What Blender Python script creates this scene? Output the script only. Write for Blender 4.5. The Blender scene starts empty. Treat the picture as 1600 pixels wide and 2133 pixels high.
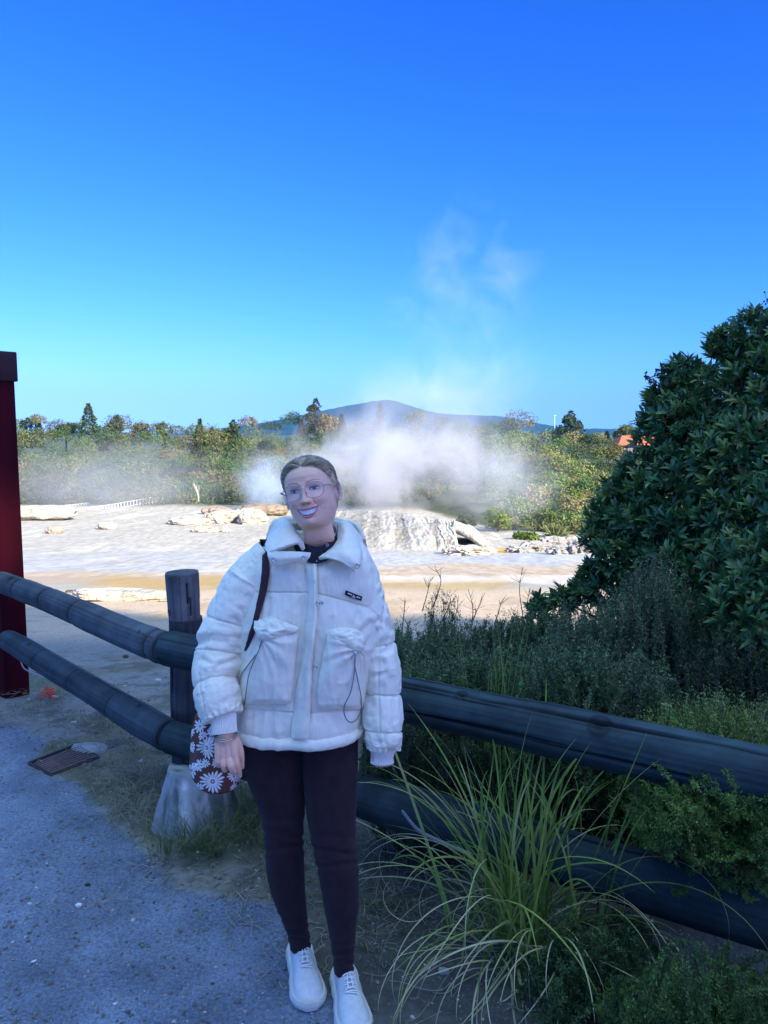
import bpy, bmesh, math, random
import numpy as np
from mathutils import Vector, Matrix, noise as mnoise
from mathutils.bvhtree import BVHTree

S = bpy.context.scene
COL = S.collection
rad = math.radians
R = np.random.RandomState(7)

# ------------------------------------------------------------------ camera
CAMH, PITCH, FPX = 1.77, rad(6.0), 1602.0
cam_d = bpy.data.cameras.new('camera'); cam = bpy.data.objects.new('camera', cam_d); COL.objects.link(cam)
cam_d.sensor_fit = 'HORIZONTAL'; cam_d.sensor_width = 36.0; cam_d.lens = 36.0*FPX/1600.0
cam_d.clip_start = 0.05; cam_d.clip_end = 20000
cam.location = (0, 0, CAMH); cam.rotation_euler = (math.pi/2-PITCH, 0, 0)
S.camera = cam

# ------------------------------------------------------------------ light
SUN_EL, SUN_AZ = rad(28), rad(138)          # azimuth clockwise from +Y (the view direction)
SUN = Vector((math.sin(SUN_AZ)*math.cos(SUN_EL), math.cos(SUN_AZ)*math.cos(SUN_EL), math.sin(SUN_EL)))
w = bpy.data.worlds.new('World'); S.world = w; w.use_nodes = True
wn = w.node_tree; wn.nodes.clear()
sky = wn.nodes.new('ShaderNodeTexSky'); sky.sky_type = 'NISHITA'; sky.sun_disc = False
sky.sun_elevation = SUN_EL; sky.sun_rotation = SUN_AZ; sky.altitude = 300
sky.air_density = 1.0; sky.dust_density = 1.3; sky.ozone_density = 4.0
# grade of the sky: per channel power and gain (deep saturated blue overhead, pale cyan at the horizon)
sv = wn.nodes.new('ShaderNodeTexCoord'); sx = wn.nodes.new('ShaderNodeSeparateXYZ'); sm = wn.nodes.new('ShaderNodeMath'); sm.operation = 'MAXIMUM'; sm.inputs[1].default_value = 0.045
sc_ = wn.nodes.new('ShaderNodeCombineXYZ'); wn.links.new(sv.outputs['Generated'], sx.inputs[0]); wn.links.new(sx.outputs[2], sm.inputs[0])
for i_ in (0, 1): wn.links.new(sx.outputs[i_], sc_.inputs[i_])
wn.links.new(sm.outputs[0], sc_.inputs[2]); wn.links.new(sc_.outputs[0], sky.inputs['Vector'])
hs = wn.nodes.new('ShaderNodeSeparateColor'); hc = wn.nodes.new('ShaderNodeCombineColor'); wn.links.new(sky.outputs[0], hs.inputs[0])
for i, (gain, pw, lo, hi) in enumerate(((.063, 1.95, .85, 18.0), (.2066, 1.35, 1.6, 32.0), (.51, 1.3, 2.9, 15.0))):
    prev = hs.outputs[i]
    for op, val in (('MAXIMUM', lo), ('MINIMUM', hi), ('POWER', pw), ('MULTIPLY', gain)):
        p = wn.nodes.new('ShaderNodeMath'); p.operation = op; wn.links.new(prev, p.inputs[0]); p.inputs[1].default_value = val; prev = p.outputs[0]
    wn.links.new(prev, hc.inputs[i])
# fill light: brightness added to the unseen sky overhead to lift the shaded foreground
gt = wn.nodes.new('ShaderNodeTexCoord'); gx = wn.nodes.new('ShaderNodeSeparateXYZ'); wn.links.new(gt.outputs['Generated'], gx.inputs[0])
gr = wn.nodes.new('ShaderNodeMapRange'); gr.interpolation_type = 'SMOOTHSTEP'; wn.links.new(gx.outputs[2], gr.inputs[0]); gr.inputs[1].default_value = 0.60; gr.inputs[2].default_value = 0.88
ga = wn.nodes.new('ShaderNodeMix'); ga.data_type = 'RGBA'; ga.blend_type = 'ADD'; wn.links.new(gr.outputs[0], ga.inputs[0]); wn.links.new(hc.outputs[0], ga.inputs[6]); ga.inputs[7].default_value = (2.1, 3.1, 2.9, 1); ga.clamp_result = False
bg = wn.nodes.new('ShaderNodeBackground'); bg.inputs['Strength'].default_value = 0.13
wo = wn.nodes.new('ShaderNodeOutputWorld')
wn.links.new(ga.outputs[2], bg.inputs[0]); wn.links.new(bg.outputs[0], wo.inputs[0])
sd = bpy.data.lights.new('sun', 'SUN'); sd.energy = 4.2; sd.angle = rad(0.5); sd.color = (1.0, 0.89, 0.64)
so = bpy.data.objects.new('sun', sd); COL.objects.link(so)
so.rotation_euler = SUN.to_track_quat('Z', 'Y').to_euler(); so.location = (10, -10, 30)
S.view_settings.view_transform = 'Standard'; S.view_settings.look = 'None'
S.view_settings.exposure = 1.70; S.view_settings.gamma = 1.0
S.cycles.max_bounces = 6; S.cycles.diffuse_bounces = 3; S.cycles.glossy_bounces = 2
S.cycles.transmission_bounces = 4; S.cycles.transparent_max_bounces = 8; S.cycles.volume_bounces = 2
S.cycles.volume_step_rate = 0.7; S.cycles.volume_max_steps = 128
S.cycles.use_denoising = True

# ------------------------------------------------------------------ helpers
cp, sp = math.cos(PITCH), math.sin(PITCH)
def PX(u, v, Y):
    """point on the vertical plane y=Y seen at photo pixel (u, v)"""
    dx = (u-800.0)/FPX; dv = (1066.5-v)/FPX
    dy = cp+dv*sp; dz = -sp+dv*cp
    t = Y/dy
    return np.array([dx*t, Y, CAMH+dz*t])
def GP(u, v, z=0.0):
    dx = (u-800.0)/FPX; dv = (1066.5-v)/FPX
    dy = cp+dv*sp; dz = -sp+dv*cp
    t = (z-CAMH)/dz
    return np.array([dx*t, dy*t, z])
def PXa(arr):
    return np.array([PX(*a) for a in arr])
def proj(P):
    P = np.asarray(P, float)
    x = P[..., 0]; y = P[..., 1]; z = P[..., 2]-CAMH
    f = y*cp-z*sp; up = y*sp+z*cp
    return 800+FPX*x/f, 1066.5-FPX*up/f
def pxm(Y): return Y/FPX*1.01

def wloc(o):
    v = Vector((0, 0, 0))
    while o is not None:
        v = v+o.location; o = o.parent
    return v
def tag(o, label=None, cat=None, group=None, kind=None):
    if label: o['label'] = label
    if cat: o['category'] = cat
    if group: o['group'] = group
    if kind: o['kind'] = kind
    return o
def empty(name, loc, label=None, cat=None, group=None):
    o = bpy.data.objects.new(name, None); COL.objects.link(o); o.location = [float(c) for c in loc]
    o.empty_display_size = 0.1
    return tag(o, label, cat, group)
def mesh_obj(name, V, F, mat, parent=None, smooth=True, col=None, mats=None, fmat=None, loc=None):
    """V (n,3) world points, F (m,k) array or list of polygons"""
    V = np.asarray(V, np.float32)
    me = bpy.data.meshes.new(name)
    if isinstance(F, np.ndarray):
        k = F.shape[1]; n = len(F)
        me.vertices.add(len(V)); me.loops.add(n*k); me.polygons.add(n)
        org = wloc(parent) if parent is not None else Vector(loc if loc is not None else (0, 0, 0))
        me.vertices.foreach_set('co', (V).ravel())
        me.loops.foreach_set('vertex_index', F.astype(np.int32).ravel())
        me.polygons.foreach_set('loop_start', np.arange(0, n*k, k, dtype=np.int32))
        me.polygons.foreach_set('loop_total', np.full(n, k, np.int32))
    else:
        me.from_pydata([tuple(float(c) for c in v) for v in V], [], [tuple(int(i) for i in f) for f in F])
    if mats:
        for m in mats: me.materials.append(m)
        if fmat is not None: me.polygons.foreach_set('material_index', np.asarray(fmat, np.int32))
    elif mat: me.materials.append(mat)
    if smooth: me.polygons.foreach_set('use_smooth', np.ones(len(me.polygons), bool))
    me.update(calc_edges=True)
    if not isinstance(F, np.ndarray): me.validate()
    if col is not None:
        a = me.color_attributes.new('Col', 'FLOAT_COLOR', 'POINT')
        c = np.ones((len(V), 4), np.float32); c[:, :3] = col
        a.data.foreach_set('color', c.ravel())
    o = bpy.data.objects.new(name, me); COL.objects.link(o)
    if parent is not None:
        o.parent = parent; o.location = -wloc(parent)
    elif loc is not None:
        L = np.asarray(loc, np.float32)
        me.vertices.foreach_set('co', (V-L).ravel()); o.location = [float(c) for c in loc]; me.update()
    return o
def copy_tree(o, parent=None):
    c = o.copy(); COL.objects.link(c); c.parent = parent
    for ch in list(o.children): copy_tree(ch, c)
    return c

def grid_faces(nr, nc, closed=False, off=0):
    r = np.arange(nr-1)[:, None]; cN = nc if closed else nc-1
    c = np.arange(cN)[None, :]; c2 = (c+1) % nc
    a = r*nc+c; b = r*nc+c2; d = (r+1)*nc+c; e = (r+1)*nc+c2
    return (np.stack([a, b, e, d], -1).reshape(-1, 4)+off)
class MB:
    """collects pieces of one mesh"""
    def __init__(s): s.V = []; s.F = []; s.C = []; s.M = []; s.n = 0
    def add(s, V, F, c=None, m=0):
        V = np.asarray(V, float).reshape(-1, 3); F = np.asarray(F)
        s.V.append(V); s.F.append([tuple(f+s.n) for f in F] if F.dtype != object else [tuple(np.array(f)+s.n) for f in F])
        s.M += [m]*len(F)
        s.C.append(np.tile(np.array(c if c is not None else (1, 1, 1), float), (len(V), 1)) if c is None or np.ndim(c) == 1 else np.asarray(c))
        s.n += len(V); return s
    def build(s, name, mat, parent=None, col=False, smooth=True, mats=None, loc=None):
        F = [f for g in s.F for f in g]
        if F and all(len(f) == len(F[0]) for f in F): F = np.array(F)
        return mesh_obj(name, np.concatenate(s.V), F, mat, parent, smooth, np.concatenate(s.C) if col else None, mats, s.M if mats else None, loc)

def cr(P, n):
    """Catmull-Rom resample of control rows (k, d) to n rows"""
    P = np.asarray(P, float); k = len(P)
    t = np.linspace(0, k-1, n); i = np.minimum(t.astype(int), k-2); f = (t-i)
    sh = (-1,)+(1,)*(P.ndim-1); f = f.reshape(sh)
    Q = np.concatenate([[2*P[0]-P[1]], P, [2*P[-1]-P[-2]]])
    p0, p1, p2, p3 = Q[i], Q[i+1], Q[i+2], Q[i+3]
    return 0.5*(2*p1+(p2-p0)*f+(2*p0-5*p1+4*p2-p3)*f**2+(3*p1-p0-3*p2+p3)*f**3)
def nrm(v): return v/np.maximum(np.linalg.norm(v, axis=-1, keepdims=True), 1e-9)
def tube_grid(path, radii, ns=16, ry=None, up=(0, -1, 0)):
    """tube around path; returns (n, ns, 3) points and outward normals"""
    path = np.asarray(path, float); n = len(path)
    radii = np.broadcast_to(np.asarray(radii, float), (n,)); ry = radii if ry is None else np.broadcast_to(np.asarray(ry, float), (n,))
    T = nrm(np.gradient(path, axis=0))
    a = np.zeros_like(T); ref = np.array(up, float)
    prev = ref-T[0]*np.dot(ref, T[0])
    if np.linalg.norm(prev) < 1e-3:
        ref = np.array([1.0, 0.3, 0.2]); prev = ref-T[0]*np.dot(ref, T[0])
    for i in range(n):
        p = prev-T[i]*np.dot(prev, T[i]); p /= max(np.linalg.norm(p), 1e-9); a[i] = p; prev = p
    b = np.cross(T, a)
    th = np.linspace(0, 2*math.pi, ns, endpoint=False)
    N = np.cos(th)[None, :, None]*a[:, None]+np.sin(th)[None, :, None]*b[:, None]
    P = path[:, None]+np.cos(th)[None, :, None]*a[:, None]*ry[:, None, None]+np.sin(th)[None, :, None]*b[:, None]*radii[:, None, None]
    return P, N
def tube(mb, path, radii, ns=10, caps=True, c=None, m=0, ry=None):
    P, N = tube_grid(path, radii, ns, ry)
    n = len(P); V = P.reshape(-1, 3); F = list(map(tuple, grid_faces(n, ns, True)))
    if caps:
        F.append(tuple(range(ns-1, -1, -1))); F.append(tuple(range((n-1)*ns, n*ns)))
        k = np.empty(len(F), object); k[:] = F
        mb.add(V, k, c, m)
    else: mb.add(V, np.array(F), c, m)
def box(mb, lo, hi, c=None, m=0, M=None):
    x0, y0, z0 = lo; x1, y1, z1 = hi
    V = np.array([[x0, y0, z0], [x1, y0, z0], [x1, y1, z0], [x0, y1, z0], [x0, y0, z1], [x1, y0, z1], [x1, y1, z1], [x0, y1, z1]], float)
    if M is not None: V = V@np.asarray(M)[:3, :3].T+np.asarray(M)[:3, 3]
    mb.add(V, np.array([[0, 3, 2, 1], [4, 5, 6, 7], [0, 1, 5, 4], [1, 2, 6, 5], [2, 3, 7, 6], [3, 0, 4, 7]]), c, m)
def bevel(o, wd, seg=2):
    m = o.modifiers.new('bevel', 'BEVEL'); m.width = wd; m.segments = seg; m.limit_method = 'ANGLE'; return o

def _h(ix, iy, iz, s):
    h = (ix*374761393+iy*668265263+iz*2147483647+s*1274126177) & 0x7fffffff
    h = ((h ^ (h >> 13))*1274126177) & 0x7fffffff
    h = (h ^ (h >> 16)) & 0xffffff
    return h/float(0xffffff)*2-1
def vn(P, s=0):
    P = np.asarray(P, float); i = np.floor(P).astype(np.int64); f = P-i; f = f*f*f*(f*(f*6-15)+10)
    r = 0
    for dx in (0, 1):
        for dy in (0, 1):
            for dz in (0, 1):
                wgt = (f[..., 0] if dx else 1-f[..., 0])*(f[..., 1] if dy else 1-f[..., 1])*(f[..., 2] if dz else 1-f[..., 2])
                r = r+wgt*_h(i[..., 0]+dx, i[..., 1]+dy, i[..., 2]+dz, s)
    return r
def fbm(P, o=4, s=0, g=0.5):
    P = np.asarray(P, float); a = 1.0; r = 0; t = 0
    for k in range(o):
        r = r+a*vn(P*(2.03**k)+k*17.3, s+k); t += a; a *= g
    return r/t
def ridge(P, o=3, s=0): return 1-2*np.abs(fbm(P, o, s))
def ss(a, b, x):
    t = np.clip((np.asarray(x, float)-a)/(b-a), 0, 1); return t*t*(3-2*t)
def segdist(U, Vv, pts):
    """distance in pixels from points to a polyline"""
    d = np.full(np.shape(U), 1e9)
    for (a, b), (c, e) in zip(pts[:-1], pts[1:]):
        L = (c-a)**2+(e-b)**2+1e-9
        t = np.clip(((U-a)*(c-a)+(Vv-b)*(e-b))/L, 0, 1)
        d = np.minimum(d, np.hypot(U-a-t*(c-a), Vv-b-t*(e-b)))
    return d

# ------------------------------------------------------------------ materials
def M(name, col, rough=0.8, col2=None, nscale=6.0, bump=None, spec=0.3, attr=False, metal=0.0, stretch=None, trans=0.0, sheen=0.0, sss=0.0, contrast=(0.35, 0.65), coord='Object'):
    m = bpy.data.materials.new(name); m.use_nodes = True; nt = m.node_tree; L = nt.links.new
    b = nt.nodes['Principled BSDF']; b.inputs['Roughness'].default_value = rough; b.inputs['Metallic'].default_value = metal
    b.inputs['Specular IOR Level'].default_value = spec
    if sheen: b.inputs['Sheen Weight'].default_value = sheen
    if sss:
        b.inputs['Subsurface Weight'].default_value = sss; b.inputs['Subsurface Radius'].default_value = (1.0, 0.35, 0.2); b.inputs['Subsurface Scale'].default_value = 0.006
    tc = nt.nodes.new('ShaderNodeTexCoord'); src = tc.outputs[coord]
    if stretch:
        mp = nt.nodes.new('ShaderNodeMapping'); mp.inputs['Scale'].default_value = stretch; L(src, mp.inputs[0]); src = mp.outputs[0]
    base = None
    if attr:
        at = nt.nodes.new('ShaderNodeAttribute'); at.attribute_name = 'Col'; base = at.outputs['Color']
    if col2 is not None:
        nz = nt.nodes.new('ShaderNodeTexNoise'); nz.inputs['Scale'].default_value = nscale; nz.inputs['Detail'].default_value = 6; L(src, nz.inputs['Vector'])
        rp = nt.nodes.new('ShaderNodeMapRange'); rp.inputs['From Min'].default_value = contrast[0]; rp.inputs['From Max'].default_value = contrast[1]; L(nz.outputs[0], rp.inputs[0])
        mx = nt.nodes.new('ShaderNodeMix'); mx.data_type = 'RGBA'; L(rp.outputs[0], mx.inputs[0])
        mx.inputs[6].default_value = (*col, 1); mx.inputs[7].default_value = (*col2, 1)
        if base is not None:
            ml = nt.nodes.new('ShaderNodeMix'); ml.data_type = 'RGBA'; ml.blend_type = 'MULTIPLY'; ml.inputs[0].default_value = 1
            L(base, ml.inputs[6]); L(mx.outputs[2], ml.inputs[7]); base = ml.outputs[2]
        else: base = mx.outputs[2]
    if base is not None: L(base, b.inputs['Base Color'])
    else: b.inputs['Base Color'].default_value = (*col, 1)
    prev = None
    for (bs, st, ds, *rest) in (bump or []):
        nz = nt.nodes.new('ShaderNodeTexNoise'); nz.inputs['Scale'].default_value = bs; nz.inputs['Detail'].default_value = rest[0] if rest else 4; L(src, nz.inputs['Vector'])
        bp = nt.nodes.new('ShaderNodeBump'); bp.inputs['Strength'].default_value = st; bp.inputs['Distance'].default_value = ds
        L(nz.outputs[0], bp.inputs['Height'])
        if prev: L(prev, bp.inputs['Normal'])
        prev = bp.outputs[0]
    if prev: L(prev, b.inputs['Normal'])
    if trans:
        tr = nt.nodes.new('ShaderNodeBsdfTranslucent'); mixs = nt.nodes.new('ShaderNodeMixShader'); mixs.inputs[0].default_value = trans
        if base is not None: L(base, tr.inputs[0])
        else: tr.inputs[0].default_value = (*col, 1)
        L(b.outputs[0], mixs.inputs[1]); L(tr.outputs[0], mixs.inputs[2]); L(mixs.outputs[0], nt.nodes['Material Output'].inputs[0])
    return m

def leaves(pos, dirv, nor, ln, wd, fold=0.25, curl=0.0):
    """oval pointed leaves: 8 vertices, folded along the midrib and curled towards the tip"""
    n = len(pos); d = nrm(dirv); nn = nor-d*np.sum(nor*d, -1, keepdims=True); nn = nrm(nn); s = np.cross(d, nn)
    ln = np.broadcast_to(ln, (n,))[:, None]; wd = np.broadcast_to(wd, (n,))[:, None]
    V = np.zeros((n, 8, 3))
    V[:, 0] = pos
    for k, (t, w_) in enumerate(((.34, .46), (.70, .40))):
        c = pos+d*ln*t-nn*ln*curl*t*t
        V[:, 1+3*k] = c+s*wd*w_+nn*wd*fold*w_*2; V[:, 2+3*k] = c; V[:, 3+3*k] = c-s*wd*w_+nn*wd*fold*w_*2
    V[:, 7] = pos+d*ln-nn*ln*curl
    i = np.arange(n)[:, None]*8
    F = np.concatenate([i+np.array([q]) for q in ([0, 1, 2, 2], [0, 2, 3, 3], [1, 4, 5, 2], [2, 5, 6, 3], [4, 7, 5, 5], [5, 7, 6, 6])])
    tri = F[:, 2] == F[:, 3]
    F3 = F[tri][:, :3]; F4 = F[~tri]; F3b = np.concatenate([F4[:, [0, 1, 2]], F4[:, [0, 2, 3]]])
    return V.reshape(-1, 3), np.concatenate([F3, F3b])
def quads(pos, dirv, nor, ln, wd):
    n = len(pos); d = nrm(dirv); nn = nor-d*np.sum(nor*d, -1, keepdims=True); nn = nrm(nn); s = np.cross(d, nn)
    ln = np.broadcast_to(ln, (n,))[:, None]; wd = np.broadcast_to(wd, (n,))[:, None]
    V = np.zeros((n, 4, 3))
    V[:, 0] = pos-d*ln*0.1; V[:, 1] = pos+d*ln*0.45+s*wd*0.5; V[:, 2] = pos+d*ln; V[:, 3] = pos+d*ln*0.45-s*wd*0.5
    F = np.arange(n)[:, None]*4+np.array([[0, 1, 2, 3]])
    return V.reshape(-1, 3), F
def rdir(n, rs=None):
    v = (rs or R).normal(size=(n, 3)); return nrm(v)
# ================================================================== SETTING
# ---- terrain height
def yfoot(X):                       # where the wooded slope starts
    return np.interp(X, [-60, -20, 4, 9, 14, 60], [93, 91, 88, 64, 58, 56])
def terr(X, Y):
    X = np.asarray(X, float); Y = np.asarray(Y, float)
    z = np.interp(Y, [-100, 4.6, 6.0, 9, 14, 22, 30, 45, 60, 85, 95, 200, 400, 3000], [0, 0, -.12, -.62, -1.35, -2.42, -3.4, -5.3, -6.1, -6.95, -7.0, -7.2, -8, -8])
    t = np.clip(Y-yfoot(X), 0, 62)
    z = z+t*0.06*ss(0, 10, t)
    z = z-np.clip(Y-165, 0, 60)*0.06*(Y < 3000)
    far = ss(5, 20, Y)
    z = z+far*0.10*fbm(np.stack([X*.25, Y*.12, 0*X], -1), 3, 3)*ss(5, 40, Y)
    z = z+ss(4.8, 9, Y)*0.03*fbm(np.stack([X*1.5, Y*1.2, 0*X], -1), 3, 5)
    near = 1-ss(6, 9, Y)
    z = z+near*(0.012*fbm(np.stack([X*2, Y*2, 0*X], -1), 3, 6)+0.004*fbm(np.stack([X*14, Y*14, 0*X], -1), 2, 8))
    # big sinter sheet texture
    st = ss(24, 36, Y)*(1-ss(84, 92, Y))
    z = z+st*(0.05*fbm(np.stack([X*.3, Y*.12, 0*X], -1), 3, 9, .5)+(.016*fbm(np.stack([X*1.9, Y*.4, 0*X], -1), 4, 11, .6)+.010*ridge(np.stack([X*2.8, Y*.6, 0*X], -1), 2, 10))*ss(-.3, .3, fbm(np.stack([X*.16, Y*.12, 0*X], -1), 3, 12)))
    return z
PATH_EDGE = [(-600, 1500), (0, 1516), (70, 1522), (92, 1548), (68, 1596), (108, 1622), (165, 1628), (190, 1668), (230, 1710), (290, 1745), (300, 1800), (370, 1850), (470, 1880), (560, 1890), (600, 1960), (640, 2050), (760, 2120), (860, 2300), (900, 2600)]
_pe = np.array([GP(u, v)[:2] for u, v in PATH_EDGE])
def in_path(X, Y):
    """signed: positive inside the tarmac (towards the camera)"""
    wob = 0.05*fbm(np.stack([X*5, Y*5, 0*X], -1), 3, 21)
    ye = np.interp(X, _pe[:, 0], _pe[:, 1])
    poly = _pe
    d = np.full(np.shape(X), 1e9)
    for a, b in zip(poly[:-1], poly[1:]):
        L = ((b-a)**2).sum()+1e-9
        t = np.clip(((X-a[0])*(b[0]-a[0])+(Y-a[1])*(b[1]-a[1]))/L, 0, 1)
        d = np.minimum(d, np.hypot(X-a[0]-t*(b[0]-a[0]), Y-a[1]-t*(b[1]-a[1])))
    # crossing test with a ray towards +Y
    c = np.zeros(np.shape(X), int)
    for a, b in zip(poly[:-1], poly[1:]):
        x0, y0 = a; x1, y1 = b
        hit = ((x0 > X) != (x1 > X)) & (Y < (x1-x0 and (y1-y0)*(X-x0)/(x1-x0+1e-12)+y0))
        c = c+hit
    ins = (c % 2 == 1)
    return np.where(ins, d, -d)+wob

def ground_colour(X, Y, Z):
    P = np.stack([X, Y, 0*X], -1)
    u, v = proj(np.stack([X, Y, Z], -1))
    n1 = fbm(P*[.35, .15, 1], 4, 31); n2 = fbm(P*[1.3, .26, 1], 4, 32); n3 = fbm(P*6, 3, 33)
    sinter = np.array([.37, .35, .30]); wet = np.array([.36, .365, .375]); tan = np.array([.42, .32, .22]); och = np.array([.44, .29, .10]); lit = np.array([.54, .41, .285]); soil = np.array([.155, .15, .14]); pale = np.array([.60, .52, .42])
    c = np.empty(X.shape+(3,)); c[:] = sinter
    grey = ss(-.15, .30, n2)[..., None]; c = c*(1-.16*grey)+np.array([.38, .335, .27])*.16*grey
    n4 = fbm(P*[8.0, 1.5, 1], 3, 44); sp_ = ss(.12, .38, n4)[..., None]*.30; c = c*(1-sp_)+np.array([.30, .265, .22])*sp_
    hi = ss(.1, .4, fbm(P*[.5, .09, 1], 4, 45))[..., None]*.5; c = c*(1-hi)+np.array([.52, .49, .42])*hi
    def mixin(col, k):
        nonlocal c
        k = np.clip(k, 0, 1)[..., None]; c = c*(1-k)+col*k
    vv = v+n1*14+n2*5
    right = ss(560, 700, u)
    # left half of the picture
    mixin(wet, (1-right)*ss(1128, 1160, vv)*(1-ss(1186, 1200, vv))*.75*ss(-.25, .2, n2+.1*n1+.1))
    mixin(tan, (1-right)*ss(1188, 1198, vv)*(1-ss(1212, 1222, vv))*.85)
    mixin(och, (1-right)*ss(1196, 1212, vv)*(1-ss(1228, 1238, vv))*ss(140, 260, u)*.85)
    # right half
    mixin(wet, right*ss(1150, 1158, vv)*(1-ss(1172, 1184, vv))*.9)
    mixin(tan, right*ss(1172, 1182, vv)*(1-ss(1204, 1212, vv))*(.75+.2*n2))
    mixin(pale, right*ss(1200, 1208, vv)*(1-ss(1216, 1222, vv))*.9)
    mixin(och, right*ss(1210, 1220, vv)*(1-ss(1232, 1240, vv))*(.6+.4*n1)*(1-ss(1010, 1110, u)))
    mixin(och*np.array([1.1, .95, .6]), right*ss(1140, 1143, v)*(1-ss(1150, 1153, v))*ss(1028, 1045, u)*(1-ss(1075, 1095, u))*1.2)
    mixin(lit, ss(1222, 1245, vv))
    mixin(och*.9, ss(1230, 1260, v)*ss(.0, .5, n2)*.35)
    mixin(np.array([.07, .085, .035]), ss(-4, 3, Y-yfoot(X)+2*n2))
    # dark litter specks
    mixin(np.array([.3, .24, .17]), ss(1220, 1250, v)*ss(.25, .5, n3)*.5)
    g = np.array([.235, .225, .205])
    mixin(g, ss(8.9, 7.6, Y+.5*n1)*.0+(1-ss(7.2, 9.4, Y+.6*n1)))
    # verge: dry straw / green / soil mottling
    nv = fbm(P*[3, 3, 1], 4, 36); nw = fbm(P*9, 3, 37)
    near = 1-ss(6.0, 8.0, Y)
    mixin(np.array([.21, .185, .12]), near*ss(-.05, .35, nv)*.8)
    mixin(np.array([.10, .115, .06]), near*ss(.05, .4, fbm(P*[2.2, 2.2, 1], 3, 38))*.7)
    mixin(np.array([.09, .085, .08]), near*ss(.1, .4, nw)*.6)
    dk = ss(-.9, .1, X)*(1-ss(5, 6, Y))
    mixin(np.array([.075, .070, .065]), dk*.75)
    k = ss(-.035, .035, in_path(X, Y))*(1-ss(5.5, 5.8, Y))
    pth = np.array([.24, .285, .355])*(1+.40*n3[..., None])*(1+.22*fbm(P*1.3, 3, 39)[..., None])
    mixin(pth, k)
    return c, k

m_ground = M('ground_cover', (1, 1, 1), .95, (.72, .72, .72), 30, [(9, .5, .03, 5), (60, .6, .01, 3)], .15, attr=True)
m_terr = M('sinter_crust', (1.08, 1.08, 1.08), .95, (.84, .825, .80), 3.4, [(2.6, .35, .03, 9), (9, .5, .03, 4)], .12, attr=True, contrast=(.40, .60), stretch=(1, .22, 1))
m_path = M('worn_tarmac', (1, 1, 1), .92, (.6, .6, .62), 90, [(38, 1.0, .022, 8), (170, 1.0, .008, 3)], .2, attr=True)
def sheet(name, Xs, Ys, mat, label=None, sel=None):
    Xg, Yg = np.meshgrid(Xs, Ys)
    Z = terr(Xg, Yg); c, k = ground_colour(Xg, Yg, Z)
    V = np.stack([Xg, Yg, Z], -1).reshape(-1, 3); F = grid_faces(len(Ys), len(Xs))
    return V, F, c.reshape(-1, 3), k.reshape(-1)
def keep(V, F, c, m):
    F = F[m]; ids = np.unique(F); mp = np.zeros(len(V), int); mp[ids] = np.arange(len(ids))
    return V[ids], mp[F], c[ids]
# near patch, 1.4-2.5 cm mesh: path and verge
Xs = np.linspace(-4.2, 2.6, 300); Ys = 0.6*np.exp(np.linspace(0, math.log(6.2/.6), 330))
V, F, c, k = sheet('n', Xs, Ys, None)
fk = k[F].mean(1) > .5
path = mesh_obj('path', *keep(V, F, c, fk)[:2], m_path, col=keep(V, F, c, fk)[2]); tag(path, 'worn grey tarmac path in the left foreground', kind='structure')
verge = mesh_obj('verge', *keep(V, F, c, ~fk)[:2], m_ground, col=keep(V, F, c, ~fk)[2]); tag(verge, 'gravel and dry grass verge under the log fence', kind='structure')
# middle and far ground: a fan that widens with distance
Ys2 = np.concatenate([6.2*np.exp(np.linspace(0, math.log(100/6.2), 420)), np.linspace(101, 230, 60), np.geomspace(240, 2700, 20)])
tt = np.linspace(-1, 1, 420); tt = np.sign(tt)*(np.abs(tt)*.62+.38*np.abs(tt)**3)
w_ = np.maximum(9, Ys2*1.1)
Xg = tt[None, :]*w_[:, None]; Yg = np.repeat(Ys2[:, None], len(tt), 1)
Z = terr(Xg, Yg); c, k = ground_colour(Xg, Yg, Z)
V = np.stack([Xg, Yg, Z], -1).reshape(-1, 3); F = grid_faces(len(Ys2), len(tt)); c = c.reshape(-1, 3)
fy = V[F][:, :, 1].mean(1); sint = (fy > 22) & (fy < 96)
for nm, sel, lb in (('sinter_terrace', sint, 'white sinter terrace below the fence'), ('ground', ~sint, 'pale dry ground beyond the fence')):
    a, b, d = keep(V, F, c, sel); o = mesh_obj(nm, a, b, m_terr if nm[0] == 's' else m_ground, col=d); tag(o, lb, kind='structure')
# coarse surround (sides and behind the camera)
mbk = MB()
for x0, x1, y0, y1 in ((-60, 60, -60, .6), (-60, -4.2, .6, 6.2), (2.6, 60, .6, 6.2), (-60, -9, 6.2, 9), (9, 60, 6.2, 9)):
    nx = max(2, int((x1-x0)/2)); ny = max(2, int((y1-y0)/1.2))
    Xq, Yq = np.meshgrid(np.linspace(x0, x1, nx), np.linspace(y0, y1, ny)); Zq = terr(Xq, Yq)-.004
    mbk.add(np.stack([Xq, Yq, Zq], -1), grid_faces(ny, nx))
o = mbk.build('surrounding_ground', M('trodden_ground', (.15, .145, .135), .95, (.10, .10, .09), 2, [(12, .5, .02)], .2)); tag(o, kind='structure')

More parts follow.
